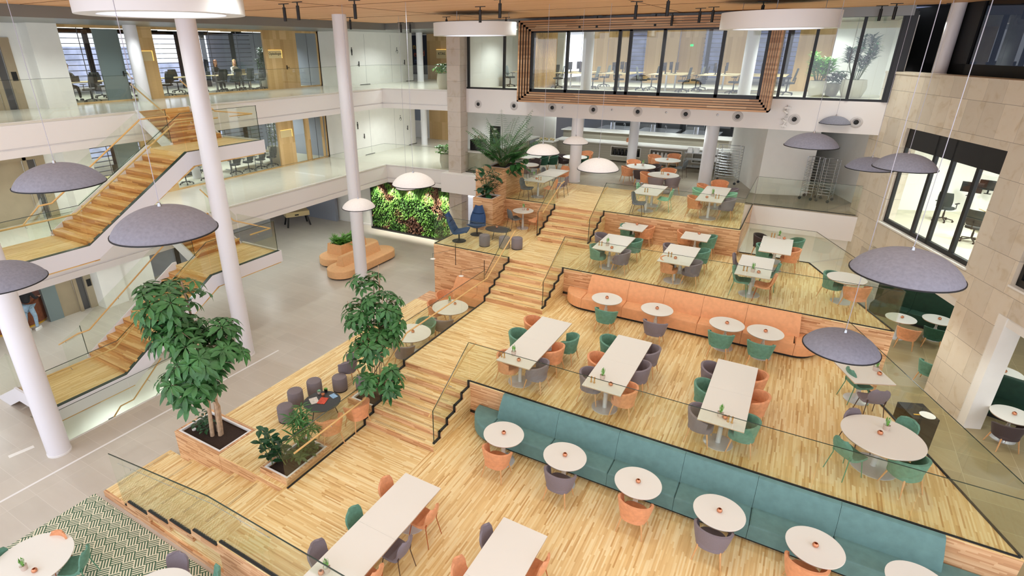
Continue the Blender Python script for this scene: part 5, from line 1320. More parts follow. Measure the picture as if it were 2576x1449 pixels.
# ================================================================ plants
def rv(rnd): 
    while True:
        v=Vector((rnd.uniform(-1,1),rnd.uniform(-1,1),rnd.uniform(-1,1)))
        if 0.05<v.length<=1: return v
def umbrella(m,c,ax,n,L,W,rnd,droop=0.35):
    ax=Vector(ax).normalized(); t1=ax.orthogonal().normalized(); t2=ax.cross(t1)
    for i in range(n):
        a=2*PI*i/n+rnd.uniform(-.2,.2); d=(t1*math.cos(a)+t2*math.sin(a))*0.95+ax*rnd.uniform(0.0,0.35)
        l=L*rnd.uniform(0.8,1.15)
        m.leaf(Vector(c)+d*0.03,d,ax,l,W,droop*rnd.uniform(0.7,1.6),5)
def planter(label,x0,x1,y0,y1,z0,z1,rim=0.10,name='planter_box'):
    o=thing(name,label,'planter',((x0+x1)/2,(y0+y1)/2,z0)); L=o.location
    hx,hy,h=(x1-x0)/2,(y1-y0)/2,z1-z0
    m=MB(); r=rim
    m.box(-hx,hx,-hy,-hy+r,0,h).box(-hx,hx,hy-r,hy,0,h).box(-hx,-hx+r,-hy+r,hy-r,0,h).box(hx-r,hx,-hy+r,hy-r,0,h)
    m.build('box','oak_cladding_shaded',o)
    m=MB(); a=r+0.0; w=0.045
    m.box(-hx+a,hx-a,-hy+a,-hy+a+w,h-0.05,h+0.004).box(-hx+a,hx-a,hy-a-w,hy-a,h-0.05,h+0.004).box(-hx+a,-hx+a+w,-hy+a+w,hy-a-w,h-0.05,h+0.004).box(hx-a-w,hx-a,-hy+a+w,hy-a-w,h-0.05,h+0.004)
    m.build('metal_rim','white_paint',o)
    MB().box(-hx+a+w,hx-a-w,-hy+a+w,hy-a-w,0.0,h-0.08).build('soil','soil',o)
    return o
planter('square oak planter with white rim holding the tall leafy tree, bottom left',-12.38,-10.64,6.1,7.19,0.0,1.0,0.07)
planter('low oak planter with white rim beside the glass end, holding dark leafed plants',-9.30,-8.42,6.2,7.6,1.0,1.12,0.07)
planter('low oak planter behind the glass beside the lowest flight',-9.4,-8.42,9.25,10.7,1.0,1.16,0.07)
planter('low oak planter with white rim before the tall planter, third terrace',-11.28,-10.36,19.24,20.18,3.0,4.32,0.08)
planter('tall oak planter holding the palm, left of the kitchen terrace',-11.7,-10.62,20.9,22.6,3.98,5.25,0.07)
struct('floor',MB().box(-11.7,-10.62,20.19,20.9,2.97,5.24),'oak_cladding_shaded')
def tree(name,label,base,lobes,nst,seed,L,W,leaf='leaf_green',extra=()):
    rnd=random.Random(seed); o=thing(name,label,'tree',base); B=Vector(base)
    m=MB(); mt=MB()
    tips=[]
    for (c,r,n) in lobes:
        c=Vector(c)-B
        for i in range(n):
            v=rv(rnd); v=v.normalized()*(0.45+0.55*rnd.random()**0.5)
            p=c+Vector((v.x*r[0],v.y*r[0],v.z*r[1]))
            ax=Vector((v.x*0.7,v.y*0.7,0.75+0.3*v.z)); umbrella(m,p,ax,rnd.randint(7,9),L,W,rnd,0.5); tips.append(p)
            if rnd.random()<0.45:
                q=c+Vector((v.x*r[0]*0.3,v.y*r[0]*0.3,v.z*r[1]*0.5-0.1)); mt.tube([p,q],0.006,5)
    m.build('foliage',leaf,o)
    for k in range(nst):
        c=Vector(lobes[k%len(lobes)][0])-B; a=k*2.2; s=Vector((0.12*math.cos(a),0.12*math.sin(a),0)); top=c+Vector((0.3*math.cos(a+1),0.3*math.sin(a+1),0.3))
        pts=[s,s+Vector((0.05*math.cos(a*3),0.06,top.z*0.3)),s.lerp(top,0.6)+Vector((0.08*math.sin(k*2),0.05,0)),top]
        MB().tube(pts,0.055 if nst<5 else 0.018,8,0.02 if nst<5 else 0.008).build('trunk','bark',o,smooth=True)
        for t_ in (0.4,0.7): 
            a0=pts[1].lerp(pts[2],t_); tp=rnd.choice(tips); mt.tube([a0,a0.lerp(tp,0.5)+Vector((0,0,0.1)),tp],0.014,5)
    mt.build('twigs','bark',o)
    return o
dT=depth(430,800,12.0); 
tree('umbrella_tree','tall broad umbrella tree with pale trunks rising from the square planter, bottom left',(-11.45,6.65,0.92),
     [(depth(425,745,12.3),(0.80,0.34),34),(depth(440,830,12.2),(0.58,0.42),26),(depth(515,880,12.0),(0.78,0.55),52),(depth(480,960,11.9),(0.70,0.45),34),(depth(405,800,12.1),(0.45,0.4),12),(depth(555,840,12.2),(0.42,0.4),12)],4,5,0.27,0.115)
MBx=MB(); rnd=random.Random(11)
o=thing('ground_plant','small leafy plant at the foot of the tall umbrella tree','plant',(-11.75,6.6,0.92))
for i in range(14): umbrella(MBx,(rnd.uniform(-.25,.2),rnd.uniform(-.2,.2),rnd.uniform(.05,.45)),(0,0,1),5,0.14,0.07,rnd)
MBx.build('foliage','leaf_dark',o)
o=MB().lathe([(0,0),(0.05,0),(0.05,0.03),(0,0.03)],n=16).build('cup','white_paint',None,loc=(-12.1,6.45,0.92),label='small white round cup lying on the soil of the square planter',cat='cup')
tree('umbrella_tree','slender bushy umbrella tree with many stems in front of the orange island sofa',(-8.95,9.9,1.08),
     [(depth(925,700,14.2),(0.42,0.28),12),(depth(900,790,14.2),(0.35,0.45),18),(depth(965,760,14.2),(0.5,0.4),22),(depth(945,850,14.2),(0.62,0.4),34),(depth(985,810,14.3),(0.35,0.3),12),(depth(910,890,14.1),(0.35,0.3),12),(depth(985,960,13.6),(0.18,0.5),14),(depth(930,960,13.8),(0.35,0.25),7)],7,8,0.22,0.10)
def blades(m,c,n,L,W,rnd,up=0.9,droop=0.5):
    for i in range(n):
        a=i*2.4; m.leaf(Vector(c),(math.cos(a)*rnd.uniform(.4,1),math.sin(a)*rnd.uniform(.4,1),up*rnd.uniform(.2,1.3)),(0,0,1),L*rnd.uniform(.7,1.1),W,droop*rnd.uniform(.6,1.4),5)
rnd=random.Random(21)
o=thing('rubber_plant','rubber plant with broad dark glossy leaves at the front of the low planter','plant',(-9.0,6.55,1.08)); m=MB(); mt=MB()
for i in range(6):
    s=Vector((rnd.uniform(-.25,.15),rnd.uniform(-.2,.2),0)); t_=s+Vector((rnd.uniform(-.28,.1),rnd.uniform(-.2,.15),rnd.uniform(.45,.85))); mt.tube([s,t_],0.012,6)
    for k in range(9):
        p=s.lerp(t_,0.15+0.85*k/8); a=k*2.4+i; m.leaf(p,(math.cos(a),math.sin(a),0.45),(0,0,1),0.25,0.15,0.15,4)
m.build('foliage','leaf_dark',o); mt.build('stems','bark_green',o)
o=thing('lady_palm','spiky green lady palm in the low planter before the black table','plant',(-9.0,7.25,1.08)); m=MB(); mt=MB()
for i in range(17):
    a=i*2.4; t_=Vector((0.36*math.cos(a)*rnd.random(),0.36*math.sin(a)*rnd.random(),rnd.uniform(.5,.95))); mt.tube([(0.05*math.cos(a),0.05*math.sin(a),0),t_],0.008,5); blades(m,t_,8,0.32,0.045,rnd,0.3,0.35)
m.build('foliage','leaf_palm',o); mt.build('stems','bark_green',o)
o=thing('croton_plant','red and green leafed plant behind the glass in the low planter','plant',(-8.75,7.0,1.08)); m=MB()
for i in range(16): blades(m,(rnd.uniform(-.15,.15),rnd.uniform(-.35,.35),rnd.uniform(.05,.25)),6,0.2,0.09,rnd,0.5,0.4)
m.build('foliage','leaf_croton',o)
# low planter on terrace three : philodendron ; palm above
o=thing('philodendron','large leafed philodendron in the low planter of the third terrace','plant',(-10.85,19.7,4.24)); m=MB(); mt=MB()
for i in range(22):
    a=i*2.4; t_=Vector((rnd.uniform(-.55,.4),rnd.uniform(-.3,.3),rnd.uniform(.15,1.35))); mt.tube([(0,0,0),t_*0.5+Vector((0,0,0.2)),t_],0.009,5)
    m.leaf(t_,(math.cos(a),math.sin(a)-0.3,0.1),(0,0,1),0.38,0.26,0.5,5)
for i in range(26): blades(m,(rnd.uniform(-.05,.38),rnd.uniform(-.3,.3),rnd.uniform(.2,1.15)),6,0.26,0.05,rnd,0.4,0.4)
m.build('foliage','leaf_dark',o); mt.build('stems','bark_green',o)
def palm_frond(m,mt,b0,d,L,rnd):
    d=Vector(d).normalized(); pts=[]; p=Vector(b0); v=d*1.0
    n=14
    for k in range(n+1):
        pts.append(p.copy()); p=p+v*(L/n); v=(v+Vector((0,0,-0.055))+Vector((d.x,d.y,0))*0.035).normalized()
    mt.tube(pts,0.012,5,0.004)
    for k in range(5,n+1):
        t_=(pts[k]-pts[k-1]).normalized(); s=t_.cross(Vector((0,0,1))).normalized(); l=L*0.24*math.sin(PI*(k/n)**0.8*0.9+0.15)
        for sg in (-1,1):
            for q in (0,0.5): m.leaf(pts[k-1].lerp(pts[k],q),s*sg*0.95+t_*0.45+Vector((0,0,-0.12)),(0,0,1),l,0.055,0.35,3)
o=thing('kentia_palm','big feathery palm rising from the tall planter by the kitchen terrace','plant',(-11.1,21.5,5.16)); m=MB(); mt=MB()
for i in range(40):
    a=i*2.4; s=rnd.uniform(0.15,1.1); palm_frond(m,mt,(0.1*math.cos(a),0.1*math.sin(a),0.05),(math.cos(a)*s,math.sin(a)*s,1.15),rnd.uniform(1.6,2.7)*(1 if s<0.7 else 0.8),rnd)
m.build('fronds','leaf_palm',o); mt.build('stems','bark_green',o)
o=thing('monstera_plant','split leafed monstera spilling from the right edge of the tall planter','plant',(-10.75,21.6,5.16)); m=MB()
for i in range(26):
    t_=Vector((rnd.uniform(-.1,.45),rnd.uniform(-.6,.6),rnd.uniform(-.15,.35))); m.leaf(t_,(rnd.uniform(.2,1),rnd.uniform(-1,.6),.1),(0,0,1),0.34,0.22,0.6,4)
m.build('foliage','leaf_green',o)
# sofa plants
o=thing('mixed_plants','mixed green plants growing in the island sofa planter','plant',(-19.25,20.05,0.87)); m=MB()
for i in range(44): blades(m,(rnd.uniform(-.3,.3),rnd.uniform(-.75,.75),rnd.uniform(0,.15)),7,0.36,0.10,rnd,0.9,0.5)
for i in range(10): blades(m,(rnd.uniform(-.3,.3),rnd.uniform(-.75,-.1),rnd.uniform(.1,.35)),8,0.3,0.03,rnd,1.6,0.3)
m.build('foliage','leaf_light',o)
# green wall
gw=thing('living_green_wall','lush living plant wall in a black frame below the middle gallery','plant wall',(-18.6,24.75,0)); 
MB().box(-2.85,2.8,0.12,0.25,0.02,3.0).build('back_panel','black_rubber',gw)
MB().box(-2.9,2.83,-0.14,0.12,0.0,0.10).box(-2.9,-2.85,-0.02,0.25,0.1,3.0).box(2.78,2.83,-0.02,0.25,0.1,3.0).build('frame','black_metal',gw)
m=MB(); rnd=random.Random(4)
for i in range(5200):
    x=rnd.uniform(-2.8,2.75); z=rnd.uniform(0.12,2.97); y=rnd.uniform(-0.05,0.12)
    if z>2.2 and rnd.random()<0.6: m.leaf((x,y,z),(rnd.uniform(-.25,.25),-0.5,-0.9),(0,-1,0),rnd.uniform(.22,.4),0.025,0.2,2)
    else: m.leaf((x,y,z),(rnd.uniform(-1,1),-0.8,rnd.uniform(-.9,.5)),(0,0,1),rnd.uniform(.09,.17),rnd.uniform(.05,.09),0.4,2)
m.build('foliage','green_wall_leaves',gw,norecalc=1)
m=MB()
for x in (-2.2,-1.1,0.1,1.25,2.3): m.lathe([(0,0),(0.05,0),(0.05,-0.08),(0,-0.08)],(x,-0.45,3.02),12)
m.build('wall_spotlights','black_metal',gw)
for x in (-2.2,-1.1,0.1,1.25,2.3): spot('green_wall_spot',(-18.6+x,24.2,2.9),260,75,0.7,color=(1,0.96,0.85),rot=(rad(22),0,0),r=0.03)
# potted plants
def big_pot(o,r,h,n=28): MB().lathe([(0,0),(r*0.72,0),(r*0.98,h*0.45),(r,h*0.65),(r*0.9,h),(r*0.82,h),(r*0.82,h*0.9),(0,h*0.9)],n=n).build('pot','pot_stone',o,smooth=True)
def potted(label,x,y,z,r,h,kind,H_,seed,leaf):
    rnd=random.Random(seed); o=thing('potted_plant',label,'potted plant',(x,y,z)); big_pot(o,r,h); m=MB(); mt=MB()
    if kind=='dracaena':
        for i in range(10):
            a=i*2.4; s=Vector((0.1*math.cos(a),0.1*math.sin(a),h*0.9)); t_=s+Vector((math.cos(a)*0.38*rnd.random()+.05,math.sin(a)*0.3*rnd.random(),H_*rnd.uniform(.45,.95))); mt.tube([s,s.lerp(t_,.5)+Vector((0.06*math.cos(a),0,0)),t_],0.018,6)
            for k in range(5): blades(m,t_-Vector((0,0,0.11*k)),13,0.32,0.07,rnd,0.6,0.3)
    elif kind=='bush':
        for i in range(30): blades(m,(rnd.uniform(-r,r)*1.2,rnd.uniform(-r,r),h+rnd.uniform(0,H_)),6,0.24,0.12,rnd,0.4,0.6)
    elif kind=='cane':
        for i in range(4):
            s=Vector((0.12*math.cos(i*1.6),0.12*math.sin(i*1.6),h*0.9)); t_=s+Vector((0.1*math.cos(i*1.6),0.1*math.sin(i*1.6),H_)); mt.tube([s,t_],0.02,6)
            for k in range(9): blades(m,s.lerp(t_,0.2+0.8*k/8),6,0.28,0.09,rnd,0.5,0.4)
    m.build('foliage',leaf,o)
    if mt.v: mt.build('stems','bark_green',o,smooth=True)
    return o
potted('bushy dracaena in a stone coloured pot behind the right office window',-0.09,27.95,8,0.33,0.62,'dracaena',1.25,31,'leaf_light')
potted('shorter leafy plant in pale pot between the two tall office plants',0.45,28.55,8,0.27,0.5,'bush',0.55,32,'leaf_green')
potted('tallest dracaena with twisted stems in a wide pot at the right office window',1.15,28.0,8,0.46,0.68,'dracaena',1.75,33,'leaf_dark')
potted('trailing fern in white pot beside the stone pillar, top gallery',-16.6,25.35,8,0.33,0.75,'bush',0.45,34,'leaf_light')
potted('trailing fern in white pot beside the stone pillar, middle gallery',-16.45,25.2,4,0.33,0.75,'bush',0.45,35,'leaf_light')
potted('large palm like plant in round pot inside the top gallery office',-26.2,22.3,8,0.42,0.85,'dracaena',1.3,36,'leaf_green')
potted('tall reddish leafed plant in round pot inside the middle gallery office',-26.0,22.0,4,0.42,0.85,'cane',1.6,37,'leaf_croton')
potted('green plant behind the far glass panel of the top gallery office',-27.2,27.0,8,0.35,0.7,'bush',1.2,38,'leaf_green')
# ================================================================ kitchen level
def counter(label,x0,x1,y0,y1,h,niches,back=False):
    o=thing('serving_counter',label,'counter',((x0+x1)/2,y0,4.0)); cx=(x0+x1)/2
    MB().box(x0-cx-0.12,x1-cx+0.12,-0.12,y1-y0,h-0.06,h).build('worktop','counter_white',o,bevel=0.01)
    b=MB(); edges=[x0]+[v for n in niches for v in (n[0],n[1])]+[x1]
    for i in range(0,len(edges),2): b.box(edges[i]-cx,edges[i+1]-cx,0,0.4,0.06,h-0.06)
    for a,c_,k in niches: b.box(a-cx,c_-cx,0,0.4,0.06,0.34).box(a-cx,c_-cx,0,0.4,0.80,h-0.06)
    b.box(x0-cx,x1-cx,0.4,y1-y0-0.05,0.06,h-0.06)
    b.build('panelled_front','kitchen_grey',o)
    g=MB()
    for k in range(1,7): g.box(x0-cx,x1-cx,-0.003,0,0.06+k*0.13,0.064+k*0.13)
    g.build('panel_joint','steel_dark',o)
    f=MB()
    for a,c_,k in niches: f.box(a-cx-0.03,c_-cx+0.03,-0.015,0.01,0.80,0.84).box(a-cx-0.03,c_-cx+0.03,-0.015,0.01,0.30,0.34).box(a-cx-0.03,a-cx,-0.015,0.01,0.34,0.8).box(c_-cx,c_-cx+0.03,-0.015,0.01,0.34,0.8)
    if niches: f.build('niche_frame','counter_white',o)
    return o
N_=[(-9.35,-7.75,'black'),(-7.2,-5.6,'white'),(-5.0,-3.35,'mixed')]
counter('long front serving counter of the kitchen with open niches of crockery',-12.6,-2.1,31.3,32.3,1.0,N_)
counter('rear kitchen counter with long white worktop behind the front counter',-13.4,-3.7,34.2,35.4,1.2,[])
def mk_jug(mat):
    def f():
        o=MB().lathe([(0,0),(0.085,0),(0.10,0.10),(0.07,0.24),(0.055,0.30),(0.065,0.32),(0,0.32)],n=14).build('thermos_jug',mat,None,smooth=True); o['category']='jug'; return o
    return f
ORD=['first','second','third','fourth','fifth','sixth','seventh','eighth','ninth']
for k in range(7): proto('jugb',mk_jug('black_metal'),(-9.2+k*0.21,31.5+0.05*(k%2),4.34),0,'black jug, %s from the left in the leftmost counter niche'%ORD[k],'black jugs in the counter niche')
for k in range(7): proto('jugw',mk_jug('white_paint'),(-7.05+k*0.215,31.5,4.34),0,'white jug, %s from the left in the middle counter niche'%ORD[k],'white jugs in the counter niche')
for k in range(4): proto('stack',lambda:(lambda o:(o.__setitem__('category','crockery'),o)[1])(MB().lathe([(0,0),(0.12,0),(0.15,0.03),(0.12,0.035),(0.15,0.065),(0.12,0.07),(0.15,0.10),(0.12,0.105),(0.15,0.14),(0,0.12)],n=16).build('bowl_stack','pot_stone',None,smooth=True)),(-4.85+k*0.42,31.5,4.34),0,'stack of bowls, %s from the left in the right counter niche'%ORD[k],'bowl stacks in the counter niche')
def island_k(label,x0,x1,y0,y1):
    o=thing('kitchen_island',label,'kitchen unit',((x0+x1)/2,(y0+y1)/2,4.0)); hx,hy=(x1-x0)/2,(y1-y0)/2
    MB().box(-hx,hx,-hy,hy,0.88,0.93).build('worktop','steel',o); MB().box(-hx+0.05,hx-0.05,-hy+0.05,hy-0.05,0.1,0.88).build('cabinet','steel_dark',o)
    MB().tube([(hx*0.4,0,0.93),(hx*0.4,0,1.25),(hx*0.4,-0.25,1.3),(hx*0.4,-0.3,1.2)],0.02,8).build('tap','steel',o,smooth=True)
    MB().lathe([(0.16,0),(0.16,0.35)],(-hx*0.3,0.1,0.93),20).build('stock_pot','steel',o,smooth=True)
    return o
for k,(a,b2) in enumerate((((1490,318),(1582,322)),((1592,328),(1690,338)),((1705,336),(1800,346)))):
    p=at(a[0],a[1],4.93); q=at(b2[0],b2[1],4.93); y=36.9
    island_k('stainless steel cooking island, %s of three behind the counters'%['left','middle','right'][k],p.x*y/p.y*0.99,q.x*y/q.y*0.99,y,y+2.6)
struct('wall_back',MB().box(-15.3,2.6,41.5,41.7,4,7),'steel_dark')
struct('wall_back',MB().box(-18.5,-12.9,36.4,36.6,4,7).box(-15.3,-13.9,33.5,33.7,4,7),'blue_grey_wall')
struct('wall_back',MB().box(-15.45,-13.5,33.0,33.2,4,7).box(-15.55,-15.45,25.2,33,4,7),'white_wall')
for k,(x,mt) in enumerate(((-11.5,'black_metal'),(-9.8,'steel'),(-8.2,'steel_dark'),(-6.6,'steel'),(-5.0,'black_metal'))):
    o=thing('kitchen_cabinet','tall %s kitchen unit, %s from the left on the far kitchen wall'%({'black_metal':'black','steel':'bright steel','steel_dark':'dark steel'}[mt],ORD[k]),'kitchen unit',(x,41.0,4)); MB().box(-0.6,0.6,-0.4,0.4,0,2.1).build('body',mt,o); MB().box(-0.55,0.55,-0.42,-0.4,1.0,1.95).build('door','steel_dark',o)
# items on the counter
for k,(px,py,mt,l) in enumerate(((1583,353,'brass_mill','brass canister'),(1590,350,'black_metal','black bottle'),(1597,352,'pot_stone','pale canister'),(1578,357,'copper','small copper jar'))):
    p=at(px,py,5.0); MB().lathe([(0,0),(0.06,0),(0.06,0.16+0.04*k%0.1),(0.03,0.22),(0,0.22)],n=12).build('canister',mt,None,smooth=True,loc=(p.x,max(p.y,31.6),5.0),label=l+' standing on the front kitchen counter',cat='canister')
o=thing('fruit_counter','small white counter end with round pale fruits, left of the left kitchen column','counter',(-12.9,30.6,4.0)); MB().box(-0.6,0.5,-0.4,0.4,0.94,1.0).build('worktop','counter_white',o); MB().box(-0.5,0.4,-0.3,0.3,0.0,0.94).build('cabinet','kitchen_grey',o)
for k in range(5): proto('fruit',lambda:(lambda o:(o.__setitem__('category','fruit'),o)[1])(MB().lathe([(0,0),(0.06,0.02),(0.08,0.07),(0.06,0.13),(0,0.145)],n=12).build('melon','desk_top',None,smooth=True)),(-13.3+k*0.19,30.5+0.12*(k%2),5.0),0,'round pale fruit, %s from the left on the small counter end'%ORD[k],'fruits on the counter end')
# trolleys
def rack(label,x,y,w,d,h,n,rz=0,mat='steel'):
    o=thing('tray_trolley',label,'trolley',(x,y,4.0),rz)
    m=MB()
    for sx in (-1,1):
        for sy in (-1,1): m.tube([(sx*w/2,sy*d/2,0.12),(sx*w/2,sy*d/2,h-0.06*(1 if sy>0 else 0))],0.016,6)
        m.tube([(sx*w/2,-d/2,h),(sx*w/2,d/2,h-0.06)],0.016,6)
    m.tube([(-w/2,d/2,h-0.06),(w/2,d/2,h-0.06)],0.016,6)
    m.build('frame',mat,o,smooth=True)
    for k in range(n):
        z=0.3+(h-0.5)*k/(n-1); r=MB()
        r.tube([(-w/2,-d/2,z),(w/2,-d/2,z)],0.010,6); r.tube([(-w/2,d/2,z),(w/2,d/2,z)],0.010,6); r.tube([(-w/2,-d/2,z),(-w/2,d/2,z)],0.010,6); r.tube([(w/2,-d/2,z),(w/2,d/2,z)],0.010,6)
        r.build('rail',mat,o,smooth=True)
    for sx in (-1,1):
        for sy in (-1,1):
            c=MB(Matrix.Translation((sx*w/2,sy*d/2,0.06))@Matrix.Rotation(PI/2,4,'X')); c.lathe([(0.0,-0.02),(0.06,-0.02),(0.06,0.02),(0,0.02)],n=14); c.build('castor','charcoal_table',o,smooth=True)
    return o
rack('tall empty steel tray trolley right of the right kitchen column',-2.95,28.6,0.95,0.55,1.75,11,rad(-10))
rack('narrow steel tray rack in the passage, left of two',0.45,27.05,0.42,0.6,1.75,12,rad(-15)); rack('narrow steel tray rack in the passage, right of two',1.05,26.9,0.42,0.6,1.75,12,rad(-15))
o=thing('service_cart','steel three shelf service cart with white containers behind the right column','trolley',(-4.2,30.3,4.0))
for sx in (-1,1):
    for sy in (-1,1): MB().tube([(sx*1.0,sy*0.3,0.0),(sx*1.0,sy*0.3,1.1)],0.016,6).build('post','steel',o,smooth=True)
for z in (0.3,0.65,0.98): MB().box(-1.0,1.0,-0.3,0.3,z,z+0.02).build('shelf','steel',o)
for k,x in enumerate((-5.0,-4.7,-4.1,-3.8)): proto('tub_w',lambda:(lambda o:(o.__setitem__('category','container'),o)[1])(MB().rprism(ell(0.13,0.13,16,4),0,0.24,0.03).build('white_container','white_paint',None,smooth=True)),(x,30.3,5.0),0,'white container, %s from the left on the service cart'%ORD[k],'white containers on the cart')
for k,x in enumerate((-3.95,-3.7)): proto('tub_w',None,(x,30.3,4.67),0,'white container, %s of two on the middle shelf of the service cart'%['left','right'][k],'white containers on the cart')
# coffee counter
o=thing('coffee_counter','white rounded coffee counter between the stone pillar and the palm','counter',(-14.6,28.2,4.0))
ply=[(-0.9,-3.1),(0.35,-3.1),(0.62,-2.8),(0.65,-2.5),(0.65,3.6),(-0.9,3.6)]
MB().prism(ply,0.94,1.0).build('worktop','counter_white',o); MB().prism(inset(ply,0.03),0.05,0.94).build('cabinet','kitchen_grey',o)
g=MB()
for y in (-1.7,-0.5,0.7,1.9): g.box(0.62,0.625,y,y+0.01,0.06,0.93)
g.build('panel_joint','steel_dark',o)
MB().box(0.60,0.63,2.2,3.5,0.15,0.9).build('fridge_window','blue_grey_wall',o)
MB().box(0.625,0.64,2.15,2.2,0.15,0.9).box(0.625,0.64,2.8,2.86,0.15,0.9).box(0.625,0.64,3.45,3.5,0.15,0.9).build('fridge_frame','steel',o)
o=thing('coffee_machine','black coffee machine standing on the coffee counter beside the stone pillar','coffee machine',(-14.75,25.75,5.0))
MB().box(-0.35,0.3,-0.3,0.3,0,0.55).build('body','black_metal',o,bevel=0.02); MB().box(0.0,0.32,-0.32,-0.28,0.08,0.5).build('front_panel','charcoal_table',o)
MB().box(0.3,0.315,-0.32,0.3,0.0,0.45).build('side_trim','steel',o); MB().lathe([(0,0),(0.11,0),(0.11,0.02),(0,0.02)],(0.45,0.0,0.0),18).build('drip_tray','steel',o,smooth=True)
for k in range(3): MB().lathe([(0.045,0),(0.05,0.16),(0.07,0.17)],(-0.2+k*0.2,0,0.55),12).build('bean_hopper','pot_stone',o,smooth=True)
o=thing('coffee_display','tall black advertising column with a white round emblem behind the coffee machine','display',(-14.6,27.3,5.0)); MB().box(-0.3,0.3,-0.05,0.05,0,1.05).build('panel','black_metal',o)
X_=MB(Matrix.Translation((0.0,-0.055,0.9))@Matrix.Rotation(PI/2,4,'X')); X_.rings([[(0.10*math.cos(a),0.06*math.sin(a),z) for a in [2*PI*i/20 for i in range(20)]] for z in (0,0.006)]); X_.build('emblem','white_paint',o)
MB().box(-0.17,0.17,-0.056,-0.05,0.62,0.70).box(-0.10,0.10,-0.056,-0.05,0.55,0.59).build('lettering_band','white_paint',o)
MB().box(-0.1,0.16,-0.056,-0.05,0.18,0.42).build('printed_picture','green_velvet',o)
# ================================================================ offices
def mk_task(seatm,backm):
    def f():
        o=thing('office_chair','x','office chair')
        MB().rprism(ell(0.24,0.235,24,3),0.45,0.52,0.03).build('seat',seatm,o,smooth=True)
        def fn(u,v): s=2*v-1; w=0.20+0.03*math.sin(PI*u); return (w*s,-0.22-0.10*u*u+0.05*s*s-0.03*math.sin(PI*u),0.56+0.50*u)
        MB().surf(fn,10,6,0.022).build('backrest',backm,o,smooth=True)
        MB().tube([(0,-0.02,0.44),(0,-0.25,0.46),(0,-0.28,0.70)],0.022,8).build('back_support','black_metal',o,smooth=True)
        MB().lathe([(0.03,0.12),(0.03,0.30),(0.022,0.31),(0.022,0.45)],n=12).build('gas_column','black_metal',o,smooth=True)
        m=MB()
        for k in range(5): a=2*PI*k/5+0.3; m.bar((0,0,0.13),(0.30*math.cos(a),0.30*math.sin(a),0.08),0.035,0.03)
        sb_=m.build('star_base','black_metal',o)
        for k in range(5):
            a=2*PI*k/5+0.3; c=MB(Matrix.Translation((0.30*math.cos(a),0.30*math.sin(a),0.032))@Matrix.Rotation(PI/2,4,'X')); c.lathe([(0,-0.02),(0.032,-0.02),(0.032,0.02),(0,0.02)],n=10); c.build('castor','black_metal',sb_,smooth=True)
        for s in (-1,1): MB().tube([(s*0.2,0.0,0.46),(s*0.29,0.0,0.50),(s*0.29,-0.02,0.68)],0.014,6).bar((s*0.29,-0.12,0.69),(s*0.29,0.12,0.69),0.06,0.025).build('armrest','black_metal',o)
        return o
    return f
OC={'dark':mk_task('chair_mesh','chair_mesh'),'grey':mk_task('chair_mesh','chair_grey_mesh')}
def task(kind,x,y,z,face,label,group): return proto(('task',kind),OC[kind],(x,y,z),rad(face-90),('black' if kind=='dark' else 'grey backed')+' mesh office chair on castors, '+label,group)
def mk_mon():
    o=thing('monitor','x','monitor')
    MB().box(-0.30,0.30,-0.015,0.015,0.14,0.50).build('screen','screen_black',o,bevel=0.004)
    MB().bar((0,0.05,0.0),(0,0.05,0.35),0.05,0.05).box(-0.1,0.1,-0.02,0.14,0,0.012).build('monitor_arm','black_metal',o)
    return o
def monitor(x,y,z,face,label,group='monitors on the desks'): return proto('mon',mk_mon,(x,y,z),rad(face+90),'black monitor on arm, '+label,group)
def desk(x,y,z,w,l,label,h=0.75,rz=0,group=None,T=False):
    o=thing('office_desk',label,'desk',(x,y,z),rz,group)
    MB().box(-w/2,w/2,-l/2,l/2,h-0.025,h).build('desktop','desk_top',o)
    for sy in (-1,1):
        yy=sy*(l/2-0.3); MB().bar((0,yy,0.03),(0,yy,h-0.03),0.07,0.07).build('leg','steel',o); MB().box(-w*0.42,w*0.42,yy-0.04,yy+0.04,0,0.035).build('foot','steel',o)
    return o
# framed window office
fo='desks behind the oak framed window'
for k,x in enumerate((-13.9,-10.9,-8.6,-6.2,-4.0,-2.1)):
    l=['left window beside the frame','left end of the framed window','second bay of the framed window','middle of the framed window','fourth bay of the framed window','right end of the framed window'][k]
    if k in (0,): desk(-13.5,29.2,8,0.8,1.8,'pale wood desk behind the %s'%l,rz=PI/2,group=fo); monitor(-13.2,29.3,8.75,-90,'behind the %s'%l)
    else:
        desk(x,29.4,8,1.6,2.6,'pale wood double desk behind the %s'%l,group=fo)
        for j,(dx,dy) in enumerate(((-0.2,-0.7),(-0.2,0.6),(0.2,0.0))): monitor(x+dx,29.4+dy,8.75,180 if dx<0 else 0,'%s of three behind the %s'%(ORD[j],l))
for k,(px,py) in enumerate(((1283,218),(1402,222),(1490,224),(1518,218),(1612,228),(1637,225),(1715,232),(1748,229),(1842,236),(1866,233),(1975,239),(1390,214),(1555,226),(1760,226))):
    p=at(px,py,8.0); task('grey' if k in(0,1,2,3,4,7) else 'dark',p.x,p.y,8.0,[0,200,180,180,20,200,180,180,180,180,180,160,20,190][k],'%s along the oak framed office'%(['first','second','third','fourth','sixth','seventh','eighth','ninth','eleventh','twelfth','last','partly hidden behind the second','fifth, dark','tenth'][k]),'office chairs behind the framed window')
MB().box(-14.2,-12.9,30.9,31.0,8.95,9.75).translate if 0 else MB().box(-0.55,0.55,-0.04,0.04,-0.35,0.35).build('wall_television','screen_black',None,loc=(-13.55,30.9,9.85),label='black television on the white office wall left of the frame',cat='television')
